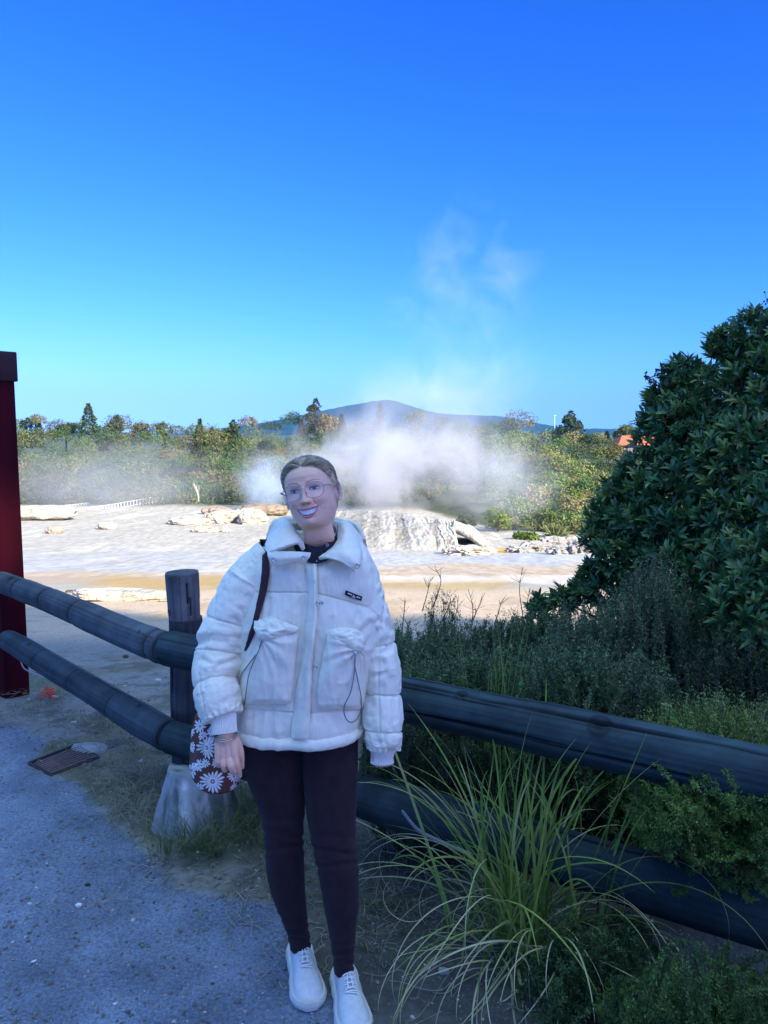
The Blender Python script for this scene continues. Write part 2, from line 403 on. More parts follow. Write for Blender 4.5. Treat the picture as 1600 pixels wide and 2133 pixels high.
# ---- far hills
hp = np.array([(-900, 905), (-200, 900), (250, 901), (370, 905), (420, 897), (500, 888), (560, 880), (620, 868), (690, 853), (740, 843), (790, 836), (815, 833), (850, 845), (900, 860), (950, 865), (1000, 866), (1050, 868), (1100, 878), (1150, 888), (1200, 896), (1230, 892), (1270, 895), (1330, 890), (1500, 900), (2500, 906)], float)
us = np.linspace(-900, 2500, 900); vs = np.interp(us, hp[:, 0], hp[:, 1]); vs = np.convolve(np.pad(vs, 6, 'edge'), np.ones(13)/13, 'valid')
top = np.array([PX(a, b, 2500.) for a, b in zip(us, vs)])
rows = []
for j, f in enumerate(np.linspace(0, 1, 46)):
    q = top.copy(); q[:, 1] = 1750+750*f; q[:, 0] = top[:, 0]*q[:, 1]/2500.
    prof = math.sin(f*math.pi/2)**1.15
    q[:, 2] = -9+(top[:, 2]+9)*prof
    P = np.stack([q[:, 0]*.02, q[:, 1]*.02, q[:, 0]*0], -1)
    q[:, 2] += prof*(5.0*fbm(P*.55, 4, 51)*(1-f*.75)+2.2*fbm(P*4.5, 3, 52)+1.6*np.maximum(0, fbm(P*11, 2, 53)))
    rows.append(q)
V = np.array(rows); back = V[-1].copy(); back[:, 1] += 150; back[:, 2] = -9
V = np.concatenate([V, back[None]])
o = mesh_obj('hills', V.reshape(-1, 3), grid_faces(V.shape[0], V.shape[1]), M('forested_hill', (.004, .018, .010), .95, (.018, .042, .016), .035, [(.06, 1, 6)], .1)); tag(o, 'long forested hill on the horizon', kind='structure')

# ---- far trees
m_far = M('distant_leaves', (1, 1, 1), .85, (.62, .66, .6), 1.2, None, .1, attr=True, trans=.25)
m_bark = M('bark', (.13, .10, .075), .95, (.07, .055, .042), 9, [(20, .7, .02)], .1, stretch=(1, 1, .25))
def lumpy(center, radii, n, size, rs, col, dark=.62, lowcut=-.30, seed=0):
    d = nrm(rs.normal(size=(int(n*1.7), 3))); d = d[d[:, 2] > lowcut][:n]
    lump = 1+.42*fbm(d*2.3+seed*7.7, 3, seed)+.20*fbm(d*6+seed, 2, seed+3)
    rr = (lump*rs.uniform(.72, 1.03, len(d)))[:, None]
    pos = np.asarray(center)+d*np.asarray(radii)*rr
    nor = nrm(d*np.array([1, 1, 1.1])+rs.normal(size=d.shape)*.28+np.array([0, 0, .15]))
    dirv = nrm(rs.normal(size=d.shape)+d*.5)
    sz = size*rs.uniform(.6, 1.35, len(d))
    V, F = quads(pos, dirv, nor, sz, sz*.75)
    k = rs.uniform(.75, 1.25, len(d))
    c = np.asarray(col)[None]*k[:, None]*(1+.10*rs.normal(size=(len(d), 3)))
    return V, F, np.repeat(np.clip(c, .004, 1), 4, 0)
def conifer(base, h, wd, n, size, rs, col, irregular=.15, seed=0, bottom=.06, power=1.0):
    f = bottom+(1-bottom)*rs.uniform(0, 1, n)**1.35
    a = rs.uniform(0, 2*math.pi, n)
    prof = (1-f)**power*(1+irregular*np.sin(f*38+seed)+irregular*1.6*fbm(np.stack([np.cos(a)*1.5, np.sin(a)*1.5, f*7+seed], -1), 3, seed))
    rr = wd*prof*rs.uniform(.55, 1.05, n)+.04
    pos = np.stack([np.cos(a)*rr, np.sin(a)*rr, f*h-.10*rr], -1)+np.asarray(base)
    d = np.stack([np.cos(a), np.sin(a), 0*a+.55], -1)
    nor = nrm(np.stack([np.cos(a)*.8, np.sin(a)*.8, 0*a+.7], -1)+rs.normal(size=(n, 3))*.4)
    sz = size*rs.uniform(.6, 1.3, n)
    V, F = quads(pos, nrm(d+rs.normal(size=d.shape)*.35), nor, sz, sz*.6)
    c = np.asarray(col)[None]*rs.uniform(.75, 1.3, n)[:, None]*(1+.08*rs.normal(size=(n, 3)))
    return V, F, np.repeat(np.clip(c, .004, 1), 4, 0)
def cat(parts):
    V = []; F = []; C = []; k = 0
    for v, f, c in parts: V.append(v); F.append(f+k); C.append(c); k += len(v)
    return np.concatenate(V), np.concatenate(F), np.concatenate(C)
GREENS = [(.085, .15, .045), (.12, .18, .05), (.155, .19, .06), (.07, .13, .048), (.18, .185, .065), (.12, .15, .06), (.20, .18, .08), (.045, .075, .03)]
rs = np.random.RandomState(11)
parts = []
def wood_crown(u, v, Y, rpx, n=760, col=None):
    r = rpx*Y/FPX; c = PX(u, v, Y)
    parts.append(lumpy(c, (r*rs.uniform(.95, 1.3), r, r*rs.uniform(.75, 1.05)), n, .065*r+.12, rs, col or GREENS[rs.randint(len(GREENS))], seed=rs.randint(999)))
# left and middle slope: rows of crowns from the foot upwards
for row, (v0, Y) in enumerate([(1040, 93), (1018, 97), (996, 103), (972, 110), (950, 118), (924, 127), (905, 137)]):
    u = -120+rs.uniform(0, 30)
    while u < 1090:
        uu = u; r = rs.uniform(19, 36)*(1-.035*row)
        lift = np.interp(uu, [0, 250, 380, 560, 700, 1100], [0, 4, 10, 4, 0, 0])
        wood_crown(uu, v0+lift*.7+rs.uniform(-12, 10)-(rs.uniform(2, 20) if row == 6 else (rs.uniform(0, 8) if row == 5 else 0)), Y+rs.uniform(-2, 2), r)
        u += rs.uniform(26, 50)
# right slope comes nearer
for row, (v0, Y) in enumerate([(1112, 62), (1094, 67), (1068, 72), (1038, 79), (1008, 87), (980, 96), (954, 106), (934, 117), (918, 130)]):
    u = 1010+rs.uniform(0, 30)+max(0, 30-row*8)
    while u < 1480:
        r = rs.uniform(22, 36)*(1-.03*row)
        if 1262 < u < 1372 and v0 < 960: u += 20; continue
        wood_crown(u, v0+rs.uniform(-9, 9), Y+rs.uniform(-2, 2), r, col=tuple(1.4*q for q in GREENS[[1, 2, 4, 5, 6, 0, 7][rs.randint(7)]]))
        u += rs.uniform(26, 46)
V, F, C = cat(parts)
o = mesh_obj('woodland', V, F, m_far, col=C); tag(o, 'dense mixed bush covering the slope behind the terrace', 'woodland', kind='stuff')
# earth under the wood so that gaps read dark green
def trunk(mb, base, h, r):
    p = np.array([[0, 0, 0], [.02*h, .01*h, .5*h], [0, 0, h]])+np.asarray(base)
    tube(mb, cr(p, 6), np.linspace(r, r*.3, 6), 6)
def far_tree(name, label, u, vt, vb, Y, wpx, kind, col, seed, n=2300, group='trees standing above the bush on the far slope'):
    rs2 = np.random.RandomState(seed)
    b = PX(u, vb, Y); t = PX(u, vt, Y); h = t[2]-b[2]; r = wpx*Y/FPX
    root = empty(name, b, label, 'tree', group)
    mb = MB(); trunk(mb, b, h*(.95 if kind == 'con' else .6), max(.12, r*.07))
    if kind == 'open':
        for k in range(7):
            a = rs2.uniform(0, 6.28); e = np.array([math.cos(a)*r*.8, math.sin(a)*r*.8, h*rs2.uniform(.6, .95)])
            tube(mb, cr(np.array([[0, 0, h*.25], e*[.5, .5, .75], e])+b, 6), np.linspace(.09, .03, 6), 5)
    mb.build('trunk', m_bark, root)
    if kind == 'con': P = conifer(b, h, r*1.45, n, (.075*r+.20), rs2, col, seed=seed, power=1.05)
    elif kind == 'ragged': P = cat([conifer(b, h, r*1.25, n//2, (.075*r+.2), rs2, col, .38, seed, .1, .8)]+[lumpy(b+np.array([rs2.uniform(-.5, .5)*r, 0, h*q]), (r*(1-q)*1.0+.3,)*3, n//6, .10*r+.2, rs2, col, seed=seed+int(q*9)) for q in (.35, .55, .75)])
    elif kind == 'open':
        P = cat([lumpy(b+np.array([rs2.uniform(-.75, .75)*r, rs2.uniform(-.6, .6)*r, h*rs2.uniform(.5, .92)]), (r*.36, r*.36, r*.22), n//9, .06*r+.17, rs2, col, seed=seed+k) for k in range(9)])
    elif kind == 'multi':
        P = cat([conifer(b+np.array([dx*r, 0, 0]), h*hh, r*.55, n//4, .09*r+.22, rs2, col, .2, seed+k, .05, .8) for k, (dx, hh) in enumerate([(-.6, .9), (-.2, .98), (.25, 1), (.65, .82)])])
    else: P = cat([lumpy(b+np.array([rs2.uniform(-.4, .4)*r, rs2.uniform(-.3, .3)*r, h*q]), (r*.8, r*.8, h*.34), n//3, .08*r+.18, rs2, col, seed=seed+k) for k, q in enumerate((.4, .55, .68))])
    mesh_obj('crown', P[0], P[1], m_far, root, col=P[2]*1.35)
FT = [
 ('conifer', 'many-pointed dark green tree nearest the red post', 66, 870, 935, 138, 26, 'multi', (.045, .075, .025)),
 ('broadleaf_tree', 'open spreading tree left of the tall pointed conifer', 138, 878, 940, 136, 32, 'open', (.05, .07, .03)),
 ('conifer', 'tall pointed dark conifer, tallest on the left skyline', 188, 842, 950, 130, 30, 'con', (.045, .078, .018)),
 ('broadleaf_tree', 'pale feathery tree just right of the tall pointed conifer', 246, 866, 945, 134, 30, 'ragged', (.085, .10, .06)),
 ('broadleaf_tree', 'thin pale-leaved tree with a ragged top in the mist', 294, 883, 945, 136, 27, 'open', (.09, .10, .06)),
 ('broadleaf_tree', 'small round-headed pale tree standing alone on the skyline', 343, 880, 940, 136, 17, 'open', (.085, .095, .06)),
 ('conifer', 'slender bright green conifer with a sharp tip', 418, 873, 955, 128, 16, 'con', (.075, .10, .025)),
 ('conifer', 'short olive conifer beside the slender sharp-tipped one', 443, 889, 940, 131, 10, 'con', (.10, .11, .035)),
 ('conifer', 'bushy irregular dark pine in front of the hill foot', 487, 875, 945, 130, 19, 'ragged', (.05, .075, .025)),
 ('conifer', 'small dark pine left of the tall pine above the steam', 629, 874, 920, 132, 11, 'con', (.045, .06, .03)),
 ('conifer', 'tall dark pine rising above the steam near the head', 659, 830, 925, 134, 22, 'ragged', (.050, .064, .030)),
 ('broadleaf_tree', 'tan-leaved broad tree right of the tall dark pine', 681, 866, 925, 131, 24, 'round', (.15, .125, .06)),
 ('conifer', 'little pointed green conifer on the edge of the steam', 712, 864, 915, 133, 11, 'con', (.05, .075, .03)),
 ('conifer', 'misty pale conifer standing inside the steam', 792, 840, 930, 132, 17, 'con', (.07, .085, .05)),
 ('conifer', 'tall two-toned pine beside the lamp mast', 1188, 857, 935, 128, 27, 'ragged', (.04, .062, .035)),
 ('conifer', 'tiny pointed conifer left of the red roof', 1264, 899, 925, 140, 7, 'con', (.05, .07, .03)),
 ('broadleaf_tree', 'rounded yellow-green tree beside the red roof', 1298, 886, 925, 142, 19, 'round', (.10, .12, .035)),
]
for i, t in enumerate(FT): far_tree(*t, seed=60+i)
# distinct bushes at the foot of the slope
def far_bush(label, u, v, Y, rx, rz, col, seed, n=900, spiky=False):
    rs2 = np.random.RandomState(seed); c = PX(u, v, Y); k = Y/FPX
    root = empty('bush', (c[0], c[1], c[2]-rz*k), label, 'bush', 'bushes at the foot of the far slope')
    mb = MB()
    for q in range(4): trunk(mb, (c[0]+rs2.uniform(-.3, .3)*rx*k, c[1], c[2]-rz*k), rz*k, .07)
    mb.build('stem', m_bark, root)
    if spiky:
        m_ = 260; d = nrm(rs2.normal(size=(m_, 3))+[0, 0, .9]); d[:, 2] = np.abs(d[:, 2])
        V, F = leaves(np.tile(c-[0, 0, rz*k*.7], (m_, 1))+rs2.normal(size=(m_, 3))*[rx*k*.3, rx*k*.3, .05], d, rdir(m_, rs2), rs2.uniform(.7, 1.2, m_)*rz*k*1.7, .09, .2, .25)
        P = (V, F, np.repeat(np.asarray(col)[None]*rs2.uniform(.7, 1.3, m_)[:, None], 8, 0))
    else:
        P = cat([lumpy(c+np.array([rs2.uniform(-.6, .6)*rx*k, rs2.uniform(-.4, .4)*rx*k, rs2.uniform(-.35, .3)*rz*k]), (rx*k*.55, rx*k*.55, rz*k*.6), n//5, .17+.03*rx*k, rs2, col, seed=seed+q) for q in range(5)])
    mesh_obj('foliage', P[0], P[1], m_far, root, col=P[2]*1.35)
FB = [
 ('bright yellow-green bush in the steam above the collapsed slab', 1040, 1084, 60, 34, 30, (.12, .17, .03)),
 ('broad mid green bush behind the spiky flax', 1125, 1080, 60, 38, 28, (.075, .11, .035)),
 ('low yellow-green bush at the water edge by the grey rocks', 1096, 1122, 53, 30, 15, (.10, .14, .03)),
 ('olive bush right of the spiky flax under the big shrub', 1195, 1098, 58, 34, 22, (.105, .12, .045)),
 ('rounded dull green bush in shade left of the yellow-green bush', 975, 1092, 66, 24, 26, (.07, .085, .04)),
 ('dark rounded bush half way up the right slope', 1225, 925, 112, 34, 24, (.04, .062, .022)),
 ('golden olive bush below the red-roofed building', 1268, 945, 104, 34, 26, (.11, .105, .034)),
 ('dark glossy bush left of the steam column', 545, 928, 112, 26, 22, (.03, .05, .02)),
 ('lime green bush in the middle of the right slope', 1205, 1032, 78, 24, 16, (.10, .14, .028)),
 ('brown-green mounded bush left of the steam, low on the slope', 492, 1006, 92, 36, 32, (.11, .11, .04)),
 ('wide green bush beside the red post', 92, 985, 92, 62, 46, (.055, .085, .03)),
]
for i, b in enumerate(FB): far_bush(*b, seed=300+i)
far_bush('spiky pale flax clump at the foot of the right slope', 1158, 1106, 55, 20, 17, (.17, .19, .08), 333, spiky=True)
# dead pale tree
b = PX(414, 1046, 90); root = empty('dead_tree', b, 'bare bleached tree with forked branches by the mist', 'tree')
mb = MB(); rs2 = np.random.RandomState(5)
for k in range(7):
    a = rs2.uniform(-.5, .5); e = np.array([a*2.2+rs2.uniform(-.2, .2), rs2.uniform(-.4, .4), rs2.uniform(1.5, 2.4)])
    tube(mb, cr(np.array([[0, 0, 0], e*[.2, .3, .5], e])+b, 7), np.linspace(.07, .02, 7), 5)
mb.build('branches', M('bleached_wood', (.55, .5, .44), .9, (.4, .36, .3), 3), root)

# ---- white boardwalk railing
m_rail = M('white_painted_timber', (.72, .74, .74), .6, (.6, .62, .62), 3)
def railing(label, pts, Y0, Y1, hpx, n):
    us_ = np.linspace(0, 1, n); A = np.array(pts, float)
    P0 = [PX(np.interp(t, np.linspace(0, 1, len(A)), A[:, 0]), np.interp(t, np.linspace(0, 1, len(A)), A[:, 1]), Y0+(Y1-Y0)*t) for t in us_]
    root = empty('railing', P0[0], label, 'railing', 'white railings along the boardwalk')
    h = hpx*Y0/FPX
    for p in P0:
        mb = MB(); box(mb, (p[0]-.04, p[1]-.04, p[2]-.6), (p[0]+.04, p[1]+.04, p[2]+h)); mb.build('post', m_rail, root, smooth=False)
    for dz in (h+.03, h*.45):
        mb = MB(); tube(mb, np.array(P0)+[0, -.07, dz], .035, 6); mb.build('rail', m_rail, root)
railing('long white railing rising to the right through the mist', [(146, 1080), (230, 1068), (318, 1052)], 84, 92, 17, 28)
railing('short white railing behind the long one, by the white mound', [(136, 1068), (186, 1062)], 88, 93, 15, 10)

# ---- red-roofed building on the ridge
b = PX(1306, 938, 116); root = empty('building', b, 'low building with an orange-red hipped roof on the ridge', 'building')
mb = MB(); box(mb, (b[0]-1.6, b[1]-2, b[2]-1), (b[0]+5, b[1]+4, b[2]+.8)); mb.build('wall', M('grey_render', (.30, .29, .27), .9, (.24, .23, .22), 2), root, smooth=False)
x0, x1, y0, y1, z0, z1 = b[0]-2.1, b[0]+5.6, b[1]-2.6, b[1]+4.6, b[2]+.8, b[2]+2.2
mb = MB(); mb.add([[x0, y0, z0], [x1, y0, z0], [x1, y1, z0], [x0, y1, z0], [x0+1.6, (y0+y1)/2, z1], [x1-1.6, (y0+y1)/2, z1]], np.array([(0, 1, 5, 4), (1, 2, 5, 5), (2, 3, 4, 5), (3, 0, 4, 4), (0, 3, 2, 1)], object) if False else np.array([(0, 1, 5, 4), (2, 3, 4, 5), (0, 3, 2, 1)]))
mb.add([[x1, y0, z0], [x1, y1, z0], [x1-1.6, (y0+y1)/2, z1], [x0, y1, z0], [x0, y0, z0], [x0+1.6, (y0+y1)/2, z1]], np.array([(0, 1, 2), (3, 4, 5)]))
mb.build('roof', M('orange_tiles', (.50, .13, .06), .8, (.40, .10, .05), 1.5, [(6, .5, .05)], stretch=(1, 4, 1)), root, smooth=False)
for k in range(3):
    mb = MB(); box(mb, (b[0]-1.6+k*1.9, b[1]-2.03, b[2]-.2), (b[0]-.5+k*1.9, b[1]-2.0, b[2]+.5)); mb.build('window', M('dark_pane', (.03, .035, .04), .2), root, smooth=False)
# lamp mast
b = PX(1155.5, 914, 140); t = PX(1155.5, 866, 140); root = empty('lamp_mast', b, 'thin pale lamp mast beside the two-toned pine', 'mast')
mb = MB(); tube(mb, np.array([b, (b+t)/2, t]), [.09, .07, .05], 8); m_mast = M('grey_mast', (.42, .44, .45), .6); mb.build('pole', m_mast, root)
mb = MB(); box(mb, (t[0]-.25, t[1]-.1, t[2]-.02), (t[0]+.25, t[1]+.1, t[2]+.1)); mb.build('lamp_head', m_mast, root, smooth=False)

# ---- sinter mound and rocks
m_sin = M('white_sinter', (.58, .565, .53), .9, (.38, .365, .335), 1.8, [(3, .8, .25, 8), (14, .5, .06)], .2, attr=True)
cols = cr(np.array([(600, 1138, 1064, 68), (680, 1146, 1063, 66), (760, 1152, 1065, 62), (830, 1154, 1069, 58), (890, 1154, 1076, 55), (925, 1153, 1083, 53), (944, 1152, 1090, 51.5), (950, 1152, 1100, 51)], float), 220)
rows = []
for j, f in enumerate(np.linspace(0, 1.6, 130)):
    vv = []
    for (u, vb, vt, Yt) in cols:
        Yb = 44.8
        if f <= 1:
            g = f; zb = PX(u, vb, Yb)[2]-.15; zt = PX(u, vt, Yt)[2]
            Y = Yb+(Yt-Yb)*g**1.15; z = zb+(zt-zb)*math.sin(g*math.pi/2)**1.05
            q = PX(u, 1100, Y); q[2] = z; q[0] = PX(u, 1100, Yb+(Yt-Yb)*.6)[0]+(q[0]-PX(u, 1100, Yb+(Yt-Yb)*.6)[0])*.4
        else:
            zt = PX(u, vt, Yt)[2]; q = PX(u, 1100, Yt); q[1] = Yt+(f-1)*22; q[2] = zt-(f-1)**1.3*3.2
        vv.append(q)
    rows.append(vv)
Vm = np.array(rows); fcol = np.linspace(0, 1.6, 130)[:, None]
P = Vm.copy()
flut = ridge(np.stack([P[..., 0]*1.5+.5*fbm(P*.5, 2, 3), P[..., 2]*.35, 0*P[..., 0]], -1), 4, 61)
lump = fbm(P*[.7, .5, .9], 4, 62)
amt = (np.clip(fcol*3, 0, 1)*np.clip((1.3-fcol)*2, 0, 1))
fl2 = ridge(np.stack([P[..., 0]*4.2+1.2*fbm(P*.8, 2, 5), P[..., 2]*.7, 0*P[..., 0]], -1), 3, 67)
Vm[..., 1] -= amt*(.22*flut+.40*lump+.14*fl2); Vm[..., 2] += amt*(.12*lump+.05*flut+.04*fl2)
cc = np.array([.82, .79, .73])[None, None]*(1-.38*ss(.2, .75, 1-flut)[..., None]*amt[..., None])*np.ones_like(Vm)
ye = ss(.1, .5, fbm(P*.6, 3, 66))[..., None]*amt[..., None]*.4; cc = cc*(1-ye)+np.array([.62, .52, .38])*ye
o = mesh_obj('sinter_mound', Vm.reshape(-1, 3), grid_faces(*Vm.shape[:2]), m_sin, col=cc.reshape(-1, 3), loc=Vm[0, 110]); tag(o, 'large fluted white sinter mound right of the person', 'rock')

def GT(u, v):
    lo, hi = 4.0, 140.0; Ys_ = np.linspace(lo, hi, 4000); dz = (-sp+(1066.5-v)/FPX*cp)/(cp+(1066.5-v)/FPX*sp); dx = (u-800)/FPX/(cp+(1066.5-v)/FPX*sp)
    below = CAMH+dz*Ys_ <= terr(dx*Ys_, Ys_); i = int(np.argmax(below)) if below.any() else 3999
    return Ys_[i]
def rock(name, label, u, v, Y, wpx, hpx, dpx, seed, mat=None, rough=.35, col=(.90, .84, .74), sub=5, group=None, cat_='rock', freq=1.6, sink=.25, tilt=0.0):
    if Y > 9: Y = GT(u, v+hpx*.75)
    k = Y/FPX; c = PX(u, v, Y)
    bm = bmesh.new(); bmesh.ops.create_icosphere(bm, subdivisions=sub, radius=1.0)
    V = np.array([p.co[:] for p in bm.verts]); F = np.array([[q.index for q in f.verts] for f in bm.faces]); bm.free()
    d = 1+rough*(fbm(V*freq+seed*3.1, 4, seed)+.6*ridge(V*freq*1.3+seed, 3, seed+1)*.6)
    V = np.sign(V)*np.abs(V)**.85*d[:, None]*np.array([wpx, dpx, hpx])*k
    V[:, 2] += V[:, 0]*tilt
    sh = ss(.1, .6, fbm(V/k/12+seed, 3, seed+5))[:, None]*.45
    C = np.asarray(col)*(1-sh)+np.asarray(col)*np.array([.62, .57, .50])*sh
    V = V+c
    o = mesh_obj(name, V, F, mat or m_sin, col=C, loc=c); return tag(o, label, cat_, group)
G1 = 'boulders on the white terrace'
rock('boulder', 'low flat cream boulder at the left end of the pile', 397, 1086, 62, 44, 9, 22, 1, group=G1)
rock('boulder', 'knobbly cream boulder in the middle of the pile', 462, 1079, 62, 27, 13, 16, 2, rough=.6, freq=2.4, group=G1)
rock('boulder', 'small knobbly boulder between the two larger ones', 491, 1078, 63, 17, 13, 12, 3, rough=.6, freq=2.4, group=G1)
rock('boulder', 'biggest pale boulder, at the right end of the pile', 525, 1079, 62, 27, 16, 18, 4, rough=.4, group=G1)
rock('boulder', 'small peaked boulder on top of the pile end', 511, 1070, 62.3, 10, 9, 8, 9, rough=.4, group=G1)
rock('boulder', 'low broken stones in front of the boulder pile', 428, 1103, 52, 24, 6, 12, 5, rough=.6, group=G1)
rock('boulder', 'small grey-topped stone right of the low broken stones', 470, 1105, 52, 10, 4, 8, 6, rough=.5, group=G1)
rock('boulder', 'rounded hump on the terrace left of centre', 224, 1096, 58, 19, 8, 14, 7, rough=.3, group=G1)
rock('boulder', 'smooth cream dome low on the left of the terrace', 114, 1104, 55, 18, 9, 14, 8, rough=.15, group=G1, col=(.72, .68, .58))
rock('sinter_bank', 'white bank behind the terrace at the end of the railing', 70, 1070, 82, 72, 15, 40, 12, rough=.35, cat_='rock')
rock('earth_mound', 'tan earth mound behind the boulders, left of the head', 550, 1063, 74, 52, 13, 30, 13, rough=.25, col=(.50, .42, .32), cat_='mound')
rock('earth_mound', 'pinkish low mound in the steam behind the pile', 452, 1064, 80, 30, 9, 20, 14, rough=.25, col=(.58, .48, .42), cat_='mound')
rock('fallen_slab', 'long flat white slab lying on the pale ground', 265, 1240, 16.5, 105, 12, 34, 15, rough=.30, freq=1.3, tilt=-.04)
rock('stone', 'dark brown lump standing in for the hole at the end of the white slab', 306, 1240, 15.7, 13, 7, 9, 16, rough=.6, col=(.22, .18, .14))  # dark lump added in place of the slab's dark hole
rock('stone', 'small dark stone at the left end of the white slab', 147, 1232, 16.4, 8, 3, 6, 17, rough=.5, col=(.25, .2, .16))
# collapsed slab at the right end of the mound: leaning plate with a dark hollow beneath
A = [PX(945, 1094, 49.5), PX(985, 1112, 48.8), PX(1012, 1132, 48), PX(1036, 1154, 47)]
A = cr(np.array(A), 40); rows = []
for f in np.linspace(0, 1, 26):
    q = A.copy(); q[:, 1] += f*5.5; q[:, 0] += f*.5; q[:, 2] -= f*.25; rows.append(q)
Vs = np.array(rows); nz = fbm(Vs*[1.1, .7, 1.1], 4, 71)
Vs[..., 2] += .28*nz; Vs[..., 1] += .3*fbm(Vs*1.7, 3, 72)
lo = Vs.copy(); lo[..., 2] -= .42+.2*nz; lo[..., 0] -= .12
V = np.concatenate([Vs.reshape(-1, 3), lo.reshape(-1, 3)]); nr_, nc_ = Vs.shape[:2]; n0 = nr_*nc_
F1 = grid_faces(nr_, nc_); F2 = grid_faces(nr_, nc_, off=n0)[:, ::-1]
def edge(ids): ids = np.array(ids); return np.stack([ids[:-1], ids[1:], ids[1:]+n0, ids[:-1]+n0], -1)
per = [np.arange(nc_), np.arange(nr_)*nc_+nc_-1, ((nr_-1)*nc_+np.arange(nc_))[::-1], (np.arange(nr_)*nc_)[::-1]]
F = np.concatenate([F1, F2]+[edge(p)[:, ::-1] for p in per])
o = mesh_obj('sinter_slab', V, F, m_sin, col=np.tile([.80, .77, .72], (len(V), 1)), loc=V[0]); tag(o, 'collapsed sinter slab leaning over a shaded hollow', 'rock')
rock('rubble', 'white rubble below the shaded hollow', 985, 1149, 46.2, 42, 9, 22, 21, rough=.6, freq=2.6)
rock('rubble', 'small white rubble left under the hollow by the mound', 948, 1146, 46.4, 22, 8, 16, 22, rough=.6, freq=2.6)
G2 = 'grey rocks beside the stream'
for i, (u, v, a, h, lb) in enumerate([(1085, 1146, 22, 7, 'flat grey rock at the left end of the stream rocks'), (1112, 1141, 24, 11, 'dark cracked grey rock beside the orange stream'), (1150, 1137, 28, 14, 'angular pale grey rock in the middle of the stream rocks'), (1184, 1136, 26, 15, 'jagged whitish rock nearest the big shrub'), (1212, 1144, 26, 12, 'low pale rock partly behind the big shrub'), (1166, 1148, 22, 8, 'small broken grey rock in front of the angular one')]):
    rock('stream_rock', lb, u, v, 47-i*.3, a, h, 16, 31+i, rough=.75, freq=2.2, col=(.62, .62, .63), group=G2)

# ---- trees behind the camera whose shade covers the foreground
rs2 = np.random.RandomState(77); parts = []
sun = np.array(SUN)
holes = [(PX(6, 1078, 5.1), .05), (PX(13, 1130, 5.1), .085), (PX(3, 1120, 5.1), .05)]
for i in range(16):
    x = 16+i*2.9; y = -35+rs2.uniform(-1, 1); h = 31.0+(3.4 if x < 34.5 else (1.2 if x < 37 else 0))+rs2.uniform(-.5, .5)+max(0, x-40)*.1
    for q in list(range(9))+[8, 8]:
        c = (x+rs2.uniform(-1.6, 1.6), y+rs2.uniform(-1.3, 1.3), h*(.14+.1*q)-1.6)
        d = nrm(rs2.normal(size=(330, 3))); pos = np.array(c)+d*np.array([3.0, 2.4, 2.2])*rs2.uniform(.5, 1, (330, 1))
        V, F = quads(pos, rdir(330, rs2), nrm(sun[None]*1.2+rs2.normal(size=(330, 3))*.6), 1.0, .8); parts.append((V, F, np.tile([.05, .07, .03], (len(V), 1))))
V, F, C = cat(parts); ok = np.ones(len(F), bool)
e1_ = nrm(np.cross(sun, [0, 0, 1.])); e2_ = np.cross(sun, e1_)
for p, r_ in holes:            # two small gaps in the leaves that dapple the red post
    q = V[F]-p; q = np.stack([q@e1_, q@e2_], -1); q2 = np.roll(q, -1, 1); ed = q2-q
    t = np.clip(-(q*ed).sum(-1)/((ed**2).sum(-1)+1e-9), 0, 1); dmin = np.linalg.norm(q+ed*t[..., None], axis=-1).min(1)
    crs = q[..., 0]*q2[..., 1]-q[..., 1]*q2[..., 0]; inside = (crs > 0).all(1) | (crs < 0).all(1)
    ok &= ~(inside | (dmin < r_))
o = mesh_obj('shade_trees', V, F[ok], m_far, col=C); tag(o, 'tall dense trees behind the viewer that shade the path', 'woodland', kind='stuff')
